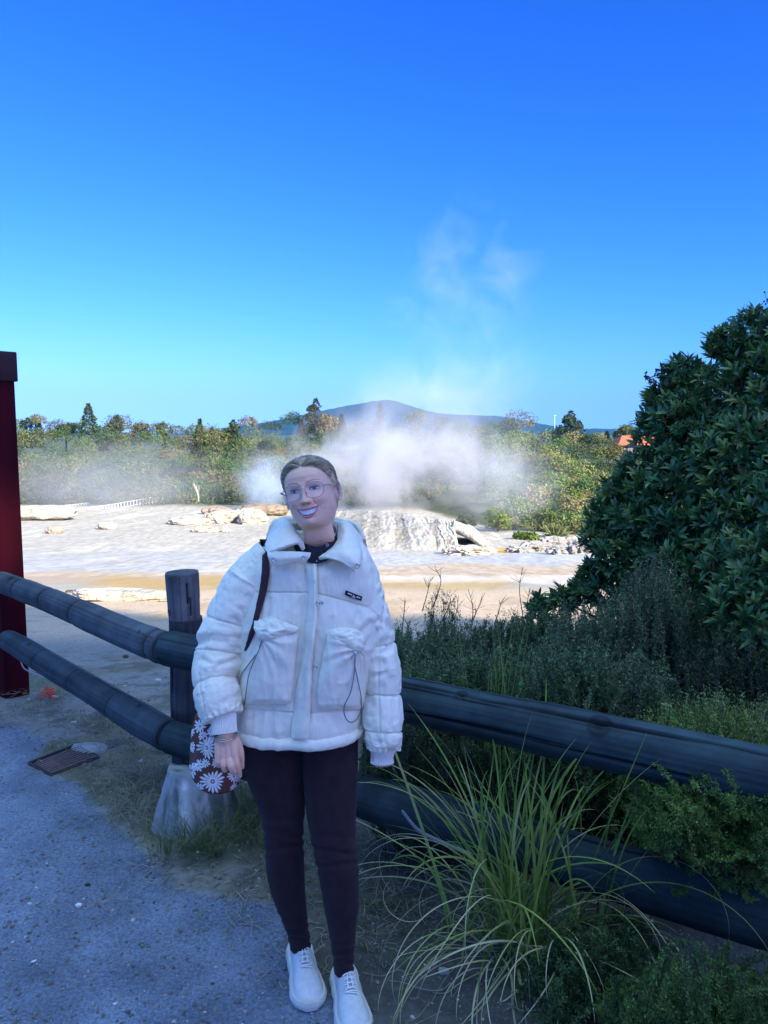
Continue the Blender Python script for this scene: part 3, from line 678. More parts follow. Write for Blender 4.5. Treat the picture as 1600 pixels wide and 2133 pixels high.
# ================================================================== FENCE AND THINGS ON THE GROUND
m_log = M('weathered_log', (1, 1, 1), .82, (.55, .56, .58), 7, [(14, .6, .006, 6), (60, .5, .003)], .25, attr=True)
def log(mb, A, B, r0, r1, seed, ns=72, n=300, cracks=6, rings=(), knots=(), base=(.125, .13, .13), capdark=True, bend=.012):
    A = np.asarray(A, float); B = np.asarray(B, float); t = np.linspace(0, 1, n); L = np.linalg.norm(B-A)
    path = A+(B-A)*t[:, None]
    path[:, 2] += bend*fbm(np.stack([t*2.2+seed, t*0, t*0], -1), 2, seed)
    path[:, 1] += bend*fbm(np.stack([t*2.2+seed, t*0+5, t*0], -1), 2, seed)
    r = r0+(r1-r0)*t+.005*fbm(np.stack([t*L*3+seed, t*0, t*0], -1), 2, seed+1)
    rr = r.copy()
    for (q, wd, dp) in rings: r = r-dp*np.exp(-((t-q)*L/wd)**2)
    P, N = tube_grid(path, r, ns); th = np.linspace(0, 2*math.pi, ns, endpoint=False)
    c = np.ones((n, ns, 3))*np.asarray(base)
    T, TH = np.meshgrid(t*L, th, indexing='ij')
    pn = np.stack([np.cos(TH)*2.2, np.sin(TH)*2.2, T*1.2], -1)
    c = c*(1+.55*fbm(pn+seed, 4, seed+2)[..., None])*(1-.35*ss(.15, .5, fbm(pn*[9, 9, .6]+seed, 3, seed+8))[..., None])*(1+.25*fbm(pn*[5, 5, .7]+seed, 3, seed+3)[..., None])
    disp = .0022*fbm(pn*[3, 3, .8], 3, seed+5)
    rs_ = np.random.RandomState(seed)
    for k in range(cracks):
        th0 = rs_.uniform(0, 6.28); a, b = sorted(rs_.uniform(0, 1, 2)); b = max(b, a+.3)
        cen = th0+.10*fbm(np.stack([T*1.6+k*9, T*0, T*0], -1), 3, seed+k)
        d = np.abs((TH-cen+math.pi) % (2*math.pi)-math.pi)*r0
        m_ = ss(a, a+.06, T/L)*(1-ss(b-.06, b, T/L)); wv = .0036*(1+.5*np.sin(T*9+k))
        g = np.exp(-(d/wv)**2)*m_; disp = disp-.011*g; c = c*(1-.93*g[..., None])
    for (q, wd, dp) in rings: c = c*(1-.75*np.exp(-((T/L-q)*L/(wd*.8))**2))[..., None]
    for (q, th0, kr) in knots:
        d = np.hypot((np.abs((TH-th0+math.pi) % (2*math.pi)-math.pi))*r0, T-q*L)/kr
        g = np.exp(-d**2); rg = np.exp(-((d-1.2)/.25)**2); disp = disp-.006*g+.004*rg; c = c*(1-.75*g[..., None])*(1-.4*rg[..., None])
    P = P+N*disp[..., None]
    V = P.reshape(-1, 3); F = list(map(tuple, grid_faces(n, ns, True)))
    # end grain
    for e, row in ((0, 0), (1, n-1)):
        pass
    mb.add(V, np.array(F), c.reshape(-1, 3))
    for row, sg in ((0, -1), (n-1, 1)):
        ring = P[row]; cen = ring.mean(0); ax = nrm(path[row]-path[row-sg])*.012
        q = [ring]+[cen+(ring-cen)*f+ax*(1 if f < .99 else .6) for f in (.97, .8, .6, .4, .2, .02)]
        q = np.array(q); F = grid_faces(len(q), ns, True)
        if sg < 0: pass
        else: F = F[:, ::-1]
        cc = np.array([np.asarray(base)*(.9 if i % 2 else .6) for i in range(len(q))]).repeat(ns, 0)
        mb.add(q.reshape(-1, 3), F[:, ::-1], cc)
# red gate post
p = GP(20, 1432); Yp = 5.2
m_red = M('dark_red_paint', (.062, .006, .011), .9, (.040, .004, .008), 8, [(4, .3, .01), (40, .25, .002)], .06, stretch=(1, 1, .15))
root = empty('gate_post', p, 'tall dark red square timber post at the left edge', 'post')
ang = rad(-58); Mr = Matrix.Rotation(ang, 4, 'Z')
def rbox(mb, cx, cy, hx, hy, z0, z1):
    Mx = Matrix.Translation((cx, cy, 0))@Mr; box(mb, (-hx, -hy, z0), (hx, hy, z1), M=Mx)
pr = PX(62, 1430, Yp)            # right-hand foot corner
pl = PX(11, 1430, Yp-.12)        # near corner
ex = nrm((pr-pl)*[1, 1, 0]); ang = math.atan2(ex[1], ex[0]); Mr = Matrix.Rotation(ang, 4, 'Z'); wd = np.linalg.norm((pr-pl)[:2])
ctr = (pl+pr)/2+np.array([-ex[1], ex[0], 0])*wd*.5
ztop = PX(25, 795, Yp)[2]; zcap = PX(25, 733, Yp)[2]
mb = MB(); rbox(mb, ctr[0], ctr[1], wd/2, wd/2, -.3, ztop+.02); bevel(mb.build('shaft', m_red, root, smooth=False), .006)
mb = MB(); rbox(mb, ctr[0], ctr[1], wd/2+.018, wd/2+.018, ztop, zcap); bevel(mb.build('cap', M('weathered_red_cap', (.045, .014, .018), .7, (.028, .010, .013), 14, [(30, .6, .004)], .3), root, smooth=False), .008)
# log rails
def rail(label, A, B, r0, r1, seed, **k):
    mb = MB(); log(mb, A, B, r0, r1, seed, **k); mid = (np.asarray(A)+np.asarray(B))/2
    o = mb.build('fence_rail', m_log, None, col=True, loc=mid); return tag(o, label, 'fence rail', 'round log rails of the fence')
A1 = PX(4, 1211, 5.03); B1 = PX(341, 1349, 3.66)
rail('upper log rail running from the red post to the round post', A1, B1, .070, .082, 101, rings=((.16, .012, .006), (.36, .015, .008), (.56, .014, .012), (.965, .016, .022)), knots=((.115, 5.2, .02), (.93, 5.4, .008)), base=(.10, .12, .125), cracks=5)
A2 = PX(16, 1333, 4.98); B2 = PX(347, 1527, 3.62)
rail('lower log rail running from the red post to the round post', A2, B2, .068, .082, 102, rings=((.28, .006, .005), (.52, .006, .006), (.76, .006, .006)), base=(.062, .085, .095), cracks=4, knots=((.2, 5.0, .012), (.88, 4.9, .008)))
D1 = PX(1600, 1616, 2.24); A3 = PX(352, 1353, 3.61); E1 = A3+(D1-A3)*1.28
rail('thick upper log rail passing behind the person to the right edge', A3, E1, .083, .099, 103, n=420, ns=120, cracks=17, knots=((.20, 5.35, .012), (.475, 5.15, .017), (.63, 5.3, .028)), base=(.034, .060, .064))
D2 = PX(1600, 1908, 2.20); A4 = PX(360, 1536, 3.57); E2 = A4+(D2-A4)*1.28
rail('thick lower log rail behind the tussock grass', A4, E2, .082, .098, 104, n=420, ns=120, cracks=15, knots=((.3, 5.3, .012), (.55, 5.2, .015)), base=(.026, .046, .048))
# round post
Yp2 = 3.80; zt = PX(379, 1196, Yp2)[2]; zn = PX(384, 1287, Yp2)[2]; xp = PX(379, 1196, Yp2)[0]; xb = PX(391, 1600, Yp2)[0]
mb = MB()
log(mb, (xp+.012, Yp2, zn-.012), (xb, Yp2, -.35), .080, .086, 106, n=140, base=(.075, .075, .075), cracks=6)
post = mb.build('fence_post', m_log, None, col=True, loc=(xb, Yp2, 0)); tag(post, 'round weathered timber post with a saw-cut collar near its top', 'fence post')
mb = MB(); log(mb, (xp+.008, Yp2, zn), (xp, Yp2, zt), .079, .082, 105, n=90, base=(.17, .165, .155), cracks=6, knots=((.18, 5.3, .014), (.1, 4.1, .012)), bend=0)
mb.build('post_top', m_log, post, col=True)
# wire bands are only dark rings; bolts
m_dark = M('dark_rusty_iron', (.055, .038, .032), .75, (.03, .022, .02), 30, [(60, .5, .002)], .4)

# drain grate
q = [GP(62, 1591), GP(162, 1552), GP(204, 1579), GP(106, 1617)]
q = [x+np.array([0, 0, .004]) for x in q]
root = empty('drain_grate', sum(q)/4, 'rusty slotted drain grate set in the path', 'drain grate')
def qp(a, b, z=0.0): return (q[0]*(1-a)*(1-b)+q[1]*a*(1-b)+q[2]*a*b+q[3]*(1-a)*b)+np.array([0, 0, z])
def qbox(mb, a0, a1, b0, b1, z0, z1):
    V = [qp(a0, b0, z0), qp(a1, b0, z0), qp(a1, b1, z0), qp(a0, b1, z0), qp(a0, b0, z1), qp(a1, b0, z1), qp(a1, b1, z1), qp(a0, b1, z1)]
    mb.add(np.array(V), np.array([[0, 1, 2, 3], [7, 6, 5, 4], [4, 5, 1, 0], [5, 6, 2, 1], [6, 7, 3, 2], [7, 4, 0, 3]]))
mb = MB()
for a in ((-.02, 1.02, -.05, .0), (-.02, 1.02, 1.0, 1.05), (-.03, .0, 0, 1), (1.0, 1.03, 0, 1)): qbox(mb, *a, -.01, .006)
mb.build('frame', m_dark, root, smooth=False)
mb = MB(); qbox(mb, 0, 1, 0, 1, .0005, .002); mb.build('pit', M('painted_pit_shade', (.008, .007, .007), .9), root, smooth=False)  # thin black plate, the dark below the bars put in as colour
m_bar = M('brown_iron_bar', (.21, .125, .10), .7, (.13, .08, .065), 20, None, .5)
for k in range(8):
    mb = MB(); b0 = .17+k*.106; qbox(mb, .015, .985, b0, b0+.044, .003, .009); mb.build('bar', m_bar, root, smooth=False)
# pale concrete scrap beside it
c0 = GP(190, 1560); n = 40; th = np.linspace(0, 2*math.pi, n, endpoint=False)
rr_ = .085*(1+.35*fbm(np.stack([np.cos(th)*1.5, np.sin(th)*1.5, 0*th], -1), 3, 4))
ring = np.stack([c0[0]+np.cos(th)*rr_*1.2, c0[1]+np.sin(th)*rr_*.75-.25*np.cos(th)*rr_, 0*th+.012], -1)
V = np.concatenate([ring, ring*[1, 1, 0]-[0, 0, .03]]); F = [tuple(range(n))]+[(i, i+n, (i+1) % n+n, (i+1) % n) for i in range(n)]
o = mesh_obj('concrete_patch', V, F, M('pale_concrete', (.36, .345, .335), .9, (.26, .25, .245), 25, [(80, .4, .003)]), loc=c0); tag(o, 'small pale concrete patch at the corner of the drain grate', 'concrete patch')
# concrete footing with lichen
m_conc = M('lichen_concrete', (1, 1, 1), .92, (.75, .76, .74), 18, [(20, .7, .01, 6), (120, .6, .003)], .2, attr=True)
bpts = [GP(306, 1733), GP(396, 1768), GP(505, 1722), PX(520, 1640, 3.45)*[1, 1, 0], PX(330, 1640, 3.50)*[1, 1, 0]]
tpts = [PX(349, 1602, 3.30), PX(372, 1612, 3.22), PX(470, 1622, 3.25), PX(476, 1600, 3.45), PX(352, 1590, 3.45)]
def closed(pts, n):
    P = np.array(pts); P = np.concatenate([P, P[:1]]); d = np.r_[0, np.cumsum(np.linalg.norm(np.diff(P, axis=0), axis=1))]; d /= d[-1]
    t = np.linspace(0, 1, n, endpoint=False); return np.stack([np.interp(t, d, P[:, k]) for k in range(3)], -1)
bp_, tp_ = closed(bpts, 120), closed(tpts, 120); bp_[:, 2] = -.03
def smooth_ring(P, k=3):
    for _ in range(k): P = (np.roll(P, 1, 0)+P*2+np.roll(P, -1, 0))/4
    return P
bp_, tp_ = smooth_ring(bp_, 6), smooth_ring(tp_, 6)
rows = [bp_+(tp_-bp_)*f for f in np.linspace(0, 1, 40)]; ct = tp_.mean(0)
rows += [ct+(tp_-ct)*f+np.array([0, 0, .012*(1-f)]) for f in (.96, .8, .55, .3, .02)]
V = np.array(rows); nz = fbm(V*9, 4, 81); V = V+nz[..., None]*.012
u_, v_ = proj(V)
C = np.ones(V.shape)*np.array([.30, .31, .30])
C = C*(1+.35*fbm(V*14, 3, 82)[..., None])
wh = np.exp(-((u_-386-.08*(v_-1680))/10)**2)*ss(1612, 1640, v_)*(.55+.45*ss(-.2, .3, fbm(V*[40, 40, 8], 3, 83)))
C = C*(1-wh[..., None])+np.array([.72, .72, .70])*wh[..., None]
gr = ss(.0, .4, fbm(V*[26, 26, 7], 3, 84)+.6*np.exp(-((u_-366)/9)**2)-.25+.5*ss(408, 430, u_))*.75
C = C*(1-gr[..., None])+np.array([.055, .075, .045])*gr[..., None]
o = mesh_obj('concrete_footing', V.reshape(-1, 3), grid_faces(V.shape[0], V.shape[1], True), m_conc, col=C.reshape(-1, 3), loc=V[0].mean(0)); tag(o, 'tapered lichen-stained concrete footing under the bag', 'footing')
# orange twine and cable by the red post
rs2 = np.random.RandomState(9); b = PX(100, 1423, 4.9); b[2] = 0.03; mb = MB()
for k in range(9):
    p = b+rs2.normal(size=(5, 3))*[.028, .02, .018]+[0, 0, .035]; p[:, 2] = np.maximum(p[:, 2], .006)
    tube(mb, cr(p, 18), .0026, 5)
tube(mb, cr(np.array([b+[-.06, 0, -.02], b+[-.02, -.01, 0], b+[.04, 0, .0]]), 12), .004, 5)
o = mb.build('twine', M('orange_twine', (.85, .13, .05), .6, (.7, .10, .05), 30), None, loc=b); tag(o, 'tangle of orange twine on the grass by the red post', 'twine')
mb = MB(); tube(mb, cr(np.array([PX(42, 1375, 4.95), PX(50, 1392, 4.95), PX(68, 1402, 4.93), PX(92, 1412, 4.9)]), 24), .004, 6)
o = mb.build('cable', M('grey_cable', (.35, .36, .36), .6), None, loc=PX(42, 1375, 4.95)); tag(o, 'thin grey cable hanging from the red post to the orange twine', 'cable')
mb = MB(); pts = cr(np.array([PX(838, 1690, 2.72), PX(870, 1728, 2.66), PX(915, 1752, 2.60), PX(985, 1782, 2.54)]), 60)
for k in range(3):
    t = np.linspace(0, 40, 60)+k*2.094; tube(mb, pts+np.stack([0*t, np.cos(t)*.004, np.sin(t)*.004], -1), .004, 6)
o = mb.build('cable', M('grey_twisted_cable', (.20, .21, .24), .5), None, loc=pts[0]); tag(o, 'twisted dark cable sagging under the lower log rail', 'cable')

# gravel, stones
rs2 = np.random.RandomState(21)
def pebbles(n, gen, smin, smax, colf, name, label, power=3.0):
    ico = bmesh.new(); bmesh.ops.create_icosphere(ico, subdivisions=1, radius=1); IV = np.array([v.co[:] for v in ico.verts]); IF = np.array([[v.index for v in f.verts] for f in ico.faces]); ico.free()
    XY = gen(n); n = len(XY); z = terr(XY[:, 0], XY[:, 1]); s = smin+(smax-smin)*rs2.uniform(0, 1, n)**power
    V = IV[None]*(1+.28*rs2.normal(size=(n, len(IV), 1)))*(s[:, None]*np.array([1, .85, .6])*rs2.uniform(.7, 1.3, (n, 3)))[:, None]
    a = rs2.uniform(0, 6.28, n); ca, sa = np.cos(a)[:, None], np.sin(a)[:, None]
    V = np.stack([V[..., 0]*ca-V[..., 1]*sa, V[..., 0]*sa+V[..., 1]*ca, V[..., 2]], -1)
    V = V+np.stack([XY[:, 0], XY[:, 1], z+s*.15], -1)[:, None]
    F = (IF[None]+(np.arange(n)*len(IV))[:, None, None]).reshape(-1, 3)
    C = np.repeat(colf(n), len(IV), 0)
    o = mesh_obj(name, V.reshape(-1, 3), F, M('pebble', (1, 1, 1), .85, (.8, .8, .8), 60, None, .3, attr=True), col=C, smooth=False); return tag(o, label, name, kind='stuff')
def gen_near(n):
    Y = .9*np.exp(rs2.uniform(0, 1, n)**.8*math.log(5.6/.9)); X = rs2.uniform(-1, 1, n)*Y*.62-.05; return np.stack([X, Y], -1)
def peb_col(n):
    g = rs2.choice(4, n, p=[.64, .28, .06, .02]); base = np.array([[.16, .145, .13], [.28, .25, .22], [.46, .43, .39], [.8, .79, .76]])[g]; return base*rs2.uniform(.75, 1.2, (n, 1))
pebbles(22000, gen_near, .0018, .0095, peb_col, 'gravel', 'loose gravel scattered over path and verge', 4.2)
def stone(label, u, v, wpx, hpx, seed, col=(.62, .61, .60)):
    p = GP(u, v); o = rock('stone', label, u, v-hpx*.5, p[1], wpx, hpx, wpx*.7, seed, M('stone_%d' % seed, (1, 1, 1), .85, (.75, .74, .72), 40, [(60, .4, .003)], .3, attr=True), .35, col, 3, 'loose stones on the path and verge'); return o
stone('largest white stone lying on the tarmac path', 164, 1889, 7, 5, 41, (.75, .73, .70))
stone('small white stone near the left edge of the path', 61, 1884, 4, 3, 42, (.7, .68, .66))
stone('pale oval stone on the verge behind the grate', 154, 1508, 6, 4, 43, (.5, .48, .45))
stone('round white pebble under the lower log rail', 286, 1527, 5, 5, 44, (.78, .76, .74))
stone('white pebble between the grate and the footing', 293, 1588, 5, 3, 45, (.72, .7, .68))
stone('broad grey stone by the red post', 114, 1455, 9, 4, 46, (.36, .34, .31))
stone('pale stone on the ground behind the lower rail', 329, 1420, 6, 4, 47, (.6, .58, .55))
stone('dark stone on the pale ground behind the upper rail', 262, 1369, 6, 4, 48, (.12, .11, .10))
stone('light stone at the foot of the tussock', 924, 2027, 12, 7, 49, (.36, .37, .36))
stone('dark chip on the path in front of the left shoe', 182, 1844, 6, 3, 50, (.05, .05, .055))
# ================================================================== PERSON
YB = 2.33
root_p = empty('person', (PX(660, 2040, 2.3)[0], 2.30, 0), 'smiling young person in glasses, cream puffer jacket and dark leggings standing by the log fence', 'person')
# ---------------------------------------------------------------- head
def prof(keys, z):
    k = np.array(keys, float); zz = np.linspace(k[0, 0], k[-1, 0], 1400)
    out = []
    for i in range(1, k.shape[1]):
        y = np.interp(zz, k[:, 0], k[:, i]); g = np.exp(-np.linspace(-2.5, 2.5, 41)**2); g /= g.sum()
        ys = np.convolve(np.pad(y, 20, 'edge'), g, 'valid'); b = ss(.188, .203, zz); ys = ys*(1-b)+y*b
        out.append(np.interp(z, zz, ys))
    return out
HK = [(-.14, .062, .042, .074, 1.0), (-.10, .050, .038, .070, 1.0), (-.03, .045, .028, .064, 1.0), (-.016, .0445, .031, .065, 1.0), (-.006, .0445, .046, .066, 1.2), (.001, .0455, .076, .068, 1.4), (.008, .050, .0865, .071, 1.35), (.02, .0575, .0885, .075, 1.25), (.035, .0640, .0890, .080, 1.15), (.05, .0690, .0900, .086, 1.06), (.07, .0710, .0910, .093, 1.0), (.10, .0720, .0895, .100, .95), (.128, .0735, .0930, .102, .90), (.15, .0735, .0925, .100, .90), (.164, .0705, .0865, .095, .90), (.177, .0635, .0765, .085, .90), (.189, .0500, .0585, .067, .92), (.198, .0320, .0370, .044, .95), (.2030, .0140, .0150, .020, 1.0), (.2045, .0012, .0012, .0012, 1.0)]
def G(x, z, x0, z0, sx, sz): return np.exp(-((x-x0)/sx)**2-((z-z0)/sz)**2)
HW = .0335
def zu(x): q = np.clip((x/HW)**2, 0, 1.6); return .0482+.0078*q
def zl(x): q = np.clip((x/HW)**2, 0, 1.6); return .0310+.0245*q
def feats(x, z, mouth=True):
    ax = np.abs(x); d = 0*x
    t = np.clip((.121-z)/.046, 0, 1); A = .003+.0205*t**1.15; s = .0068+.0042*t
    A = A*ss(.0625, .0725, z)*ss(.135, .112, z)
    d = d+A*np.exp(-(x/s)**2)
    d = d+.0075*G(ax, z, .0128, .0725, .0060, .0060)-.0035*G(ax, z, .0205, .0735, .004, .007)
    d = d-.0075*G(ax, z, .031, .1085, .0155, .0085)-.0045*G(ax, z, .0145, .1105, .006, .009)
    d = d+.0030*G(ax, z, .030, .127, .020, .0065)-.0015*G(x, z, 0, .132, .010, .012)
    d = d+.0085*G(ax, z, .0415, .0765, .0165, .0135)
    # smile folds
    fx = .0185+.0200*np.clip((.073-z)/.030, 0, 1)**.8
    d = d-.0015*np.exp(-((ax-fx)/.0032)**2)*ss(.038, .047, z)*ss(.078, .066, z)
    d = d+.003*G(x, z, 0, .013, .013, .010)-.003*G(x, z, 0, .0245, .014, .004)
    d = d-.0012*G(ax, z, .031, .0995, .012, .002)
    if mouth:
        u_ = zu(x); l_ = zl(x); q = np.clip(1-(x/HW)**2, 0, 1)
        inside = ss(-.0006, .0012, u_-z)*ss(-.0006, .0012, z-l_)*(ax < HW)
        up = np.exp(-((z-(u_+.0030*q**.6))/.0034)**2)*(q > 0); lo = np.exp(-((z-(l_-.0042*q**.7))/.0042)**2)*(q > 0)
        d = d+.0034*up*q**.4+.0044*lo*q**.4-.013*inside*q**.3
        d = d-.002*G(ax, z, HW+.0015, .0555, .003, .004)
    return d
def head_pt(phi, z):
    w_, f_, b_, e_ = prof(HK, z)
    sn, cs = np.sin(phi), np.cos(phi)
    x = w_*sn*(sn*sn+.035)**(.5*(np.where(cs > 0, e_, 1.0)-1))
    y = np.where(cs > 0, f_*np.abs(cs)**.95, -b_*np.abs(cs)**.95)
    return x, y
def ysurf(x, z, mouth=False, ft=True):
    x = np.asarray(x, float); z = np.asarray(z, float)*np.ones_like(x)
    w_, f_, b_, e_ = prof(HK, z)
    sn = np.clip(np.abs(x)/w_, 0, .999)**(1/e_); y = f_*np.sqrt(1-sn**2)**.95
    return y+(feats(x, z, mouth) if ft else 0)
# head placement
yaw, roll, pit = rad(-7), rad(-11.5), rad(-3)
HM = (Matrix.Rotation(roll*-1, 3, 'Y')@Matrix.Rotation(pit, 3, 'X')@Matrix.Rotation(yaw, 3, 'Z'))
HM = np.array(HM)
def raw_head(P):   # local x right in picture, y towards the camera, z up -> world
    P = np.asarray(P, float); Q = np.stack([P[..., 0], -P[..., 1], P[..., 2]], -1)
    return Q
_c = np.array([0, -.02, .10])
HS = .985; HPITCH = -8
HR = np.array(Matrix.Rotation(rad(-11.5), 3, 'Y')@Matrix.Rotation(rad(-7), 3, 'Z')@Matrix.Rotation(rad(HPITCH), 3, 'X'))
HC = PX(652, 1029, 2.325)
def hw(P):
    Q = raw_head(P)-_c*[1, -1, 1]*1.0
    return (Q*HS)@HR.T+HC
N_A = 330
zs = np.concatenate([np.linspace(-.14, -.016, 34), np.linspace(-.014, .014, 44)[0:], np.linspace(.0148, .135, 176), np.linspace(.137, .2045, 60)])
uu = np.linspace(-math.pi, math.pi, N_A, endpoint=False); phis = uu-.48*np.sin(uu)
PH, ZZ = np.meshgrid(phis, zs)
hx, hy = head_pt(PH, ZZ); front = ss(.15, .45, np.cos(PH))
dd = feats(hx, ZZ)*front
HL = np.stack([hx, hy+dd, ZZ], -1)
HL[..., 2] += 0.0
# neck leans less than the head: bend lower rows back to vertical
skin = np.array([.95, .555, .375])
C = np.ones(HL.shape)*skin
C *= (1+.05*fbm(HL*60, 3, 5)[..., None])
q = np.clip(1-(hx/HW)**2, 0, 1); fm = (np.cos(PH) > .3)
bl = (G(np.abs(hx), ZZ, .044, .070, .017, .017)*.8+.25*G(hx, ZZ, 0, .080, .012, .010))*front
C = C*(1-.45*bl[..., None])+np.array([.88, .33, .28])*.45*bl[..., None]
lip = (ss(.0058, .0042, np.abs(ZZ-(zu(hx)+.0024*q**.6))/(q**.5+.05))*.0+np.exp(-((ZZ-(zu(hx)+.0026*q**.6))/(.0026*q**.5+.0006))**4)+np.exp(-((ZZ-(zl(hx)-.0034*q**.7))/(.0036*q**.5+.0006))**4))*(q > .0)*fm
lip = np.clip(lip, 0, 1)[..., None]; C = C*(1-lip)+np.array([.66, .22, .215])*lip
ins = (ss(0, .0012, zu(hx)-ZZ)*ss(0, .0012, ZZ-zl(hx))*(np.abs(hx) < HW)*fm)[..., None]; C = C*(1-ins)+np.array([.10, .02, .02])*ins
nost = (G(np.abs(hx), ZZ, .0068, .0655, .0034, .0018)*fm)[..., None]; C = C*(1-.6*nost)+np.array([.20, .08, .06])*.6*nost  # nostrils: their shade painted as dark spots on the skin
# brows
ax = np.abs(hx); bz = .1285+.0045*np.sin(np.clip((ax-.012)/.040, 0, 1)*math.pi*.8); bw = .0026*(1-.55*ss(.025, .052, ax))
br = np.exp(-((ZZ-bz)/bw)**4)*ss(.0095, .015, ax)*ss(.055, .047, ax)*fm*(.85+.25*fbm(HL*[900, 100, 300], 2, 9))
br = np.clip(br, 0, 1)[..., None]*.8; C = C*(1-br)+np.array([.17, .105, .065])*br
soc = (G(ax, ZZ, .031, .1085, .016, .006)*fm)[..., None]*.30; C = C*(1-soc)+np.array([.60, .33, .27])*soc
body_mb = MB()
Wh = hw(HL)
# neck base eases towards the shoulders' centre
kz = ss(-.02, -.13, ZZ)[..., None]
NB = PX(664, 1150, 2.37)
off = NB-hw(np.array([0, -.01, -.115])); Wh = Wh+kz*off*np.array([1, 1, .25])
body_mb.add(Wh.reshape(-1, 3), grid_faces(len(zs), N_A, True)[:, ::-1], C.reshape(-1, 3))
# ears
def ear(side):
    n, m_ = 40, 26; a = np.linspace(0, 2*math.pi, n, endpoint=False); f = np.linspace(0, 1, m_)
    A, Fq = np.meshgrid(a, f)
    rz = .030*(1+.10*np.sin(A)); ry = .0165*(1+.18*np.sin(A))
    rim = Fq
    y = np.cos(A)*ry*rim; z = np.sin(A)*rz*rim
    lift = .0085*np.exp(-((Fq-.86)/.16)**2)+.004*np.exp(-((Fq-.5)/.12)**2)*(np.sin(A) > -.4)-.003*np.exp(-(Fq/.3)**2)-.006*ss(.93, 1, Fq)
    x = .0715+.008*ss(-.016, .016, -y)*1.2+lift
    pts = np.stack([side*x, y-.012-.004*z/.03, z+.094], -1)
    back = pts.copy(); back[..., 0] -= side*.006*(1-Fq**3)+side*.002
    cc = np.ones(pts.shape)*np.array([.82, .50, .42])*(1-.35*np.exp(-((Fq-.45)/.25)**2))[..., None]
    F1 = grid_faces(m_, n, True)
    body_mb.add(hw(pts).reshape(-1, 3), F1 if side > 0 else F1[:, ::-1], cc.reshape(-1, 3))
    body_mb.add(hw(back).reshape(-1, 3), F1[:, ::-1] if side > 0 else F1, cc.reshape(-1, 3))
ear(1); ear(-1)
# ---------------------------------------------------------------- hands, arms, torso, legs (one body)
def remeshed(mb, vox, smooth=4, fac=.5):
    o = mb.build('tmp', None)
    m_ = o.modifiers.new('r', 'REMESH'); m_.mode = 'VOXEL'; m_.voxel_size = vox
    s_ = o.modifiers.new('s', 'SMOOTH'); s_.iterations = smooth; s_.factor = fac
    dg = bpy.context.evaluated_depsgraph_get(); e = o.evaluated_get(dg); me = e.to_mesh()
    V = np.array([v.co[:] for v in me.vertices]); F = [tuple(p.vertices) for p in me.polygons]
    e.to_mesh_clear(); bpy.data.objects.remove(o)
    return V, np.array(F)
def capsule(mb, pts, r, ns=18, k=10):
    pts = np.asarray(pts, float); n = len(pts); P = cr(pts, k*(n-1)+1); rr_ = np.interp(np.linspace(0, n-1, len(P)), np.arange(n), r)
    a = nrm(P[1]-P[0]); b = nrm(P[-1]-P[-2]); e = np.array([.95, .75, .45, .12])
    P = np.concatenate([[P[0]-a*rr_[0]*q for q in (.98, .85, .6, .3)], P, [P[-1]+b*rr_[-1]*q for q in (.3, .6, .85, .98)]])
    rr_ = np.concatenate([rr_[0]*np.array([.2, .53, .8, .95]), rr_, rr_[-1]*np.array([.95, .8, .53, .2])])
    tube(mb, P, rr_, ns)
hm = MB(); YH = 2.20
def H(u, v, dy=0.0): return PX(u, v, YH+dy)
# her right hand: back of the hand to the camera, fingers hanging and curling inwards
capsule(hm, [H(468, 1496, .02), H(469, 1522, .002), H(471, 1538, .0), H(473, 1562, -.002)], [.023, .0215, .021, .016])
for (k0, k1, r0, r1) in (((484, 1541), (489, 1573), .0155, .0128), ((474, 1540), (477, 1579), .0158, .0130), ((464, 1540), (465, 1581), .0150, .0122), ((456, 1542), (454.5, 1578), .0132, .0108)):
    capsule(hm, [H(*k0, .0), H((k0[0]+k1[0])/2, (k0[1]+k1[1])/2, -.006), H(*k1, -.010)], [r0, r0*.95, r1])
    capsule(hm, [H(*k0, .012), H(*k1, .004)], [.013, .011])
capsule(hm, [H(489, 1571, -.010), H(493.5, 1590, -.014), H(497, 1603, -.006), H(500, 1616, .010)], [.0122, .0100, .0090, .0066])     # index
capsule(hm, [H(477.5, 1577, -.010), H(480, 1594, -.024), H(485.5, 1606, -.012), H(490, 1609, .010)], [.0124, .0104, .0094, .0072])     # middle
capsule(hm, [H(465, 1579, -.010), H(465.5, 1594, -.018), H(469, 1603, -.002), H(473, 1600, .018)], [.0116, .0098, .0088, .0068])    # ring
capsule(hm, [H(454.5, 1576, -.008), H(454, 1587, -.012), H(457, 1594, .002), H(461, 1592, .016)], [.0102, .0086, .0076, .0060])    # little
capsule(hm, [H(486, 1538, .010), H(497, 1554, .016), H(502.5, 1576, .016), H(504, 1598, .022)], [.0165, .0125, .0100, .0072])        # thumb
Vh, Fh = remeshed(hm, .0016, 5)
Uh, Wv = proj(Vh)
Ch = np.ones(Vh.shape)*skin*np.array([1.0, .98, .98])
kn = sum(np.exp(-((Uh-a)**2+(Wv-b)**2)/60.) for a, b in ((491, 1577), (479, 1582), (466, 1584), (456, 1581)))+.6*sum(np.exp(-((Uh-a)**2+(Wv-b)**2)/25.) for a, b in ((481, 1604), (496, 1602)))
Ch = Ch*(1-.25*kn[:, None])+np.array([.80, .40, .33])*.25*kn[:, None]
body_mb.add(Vh, Fh, Ch)
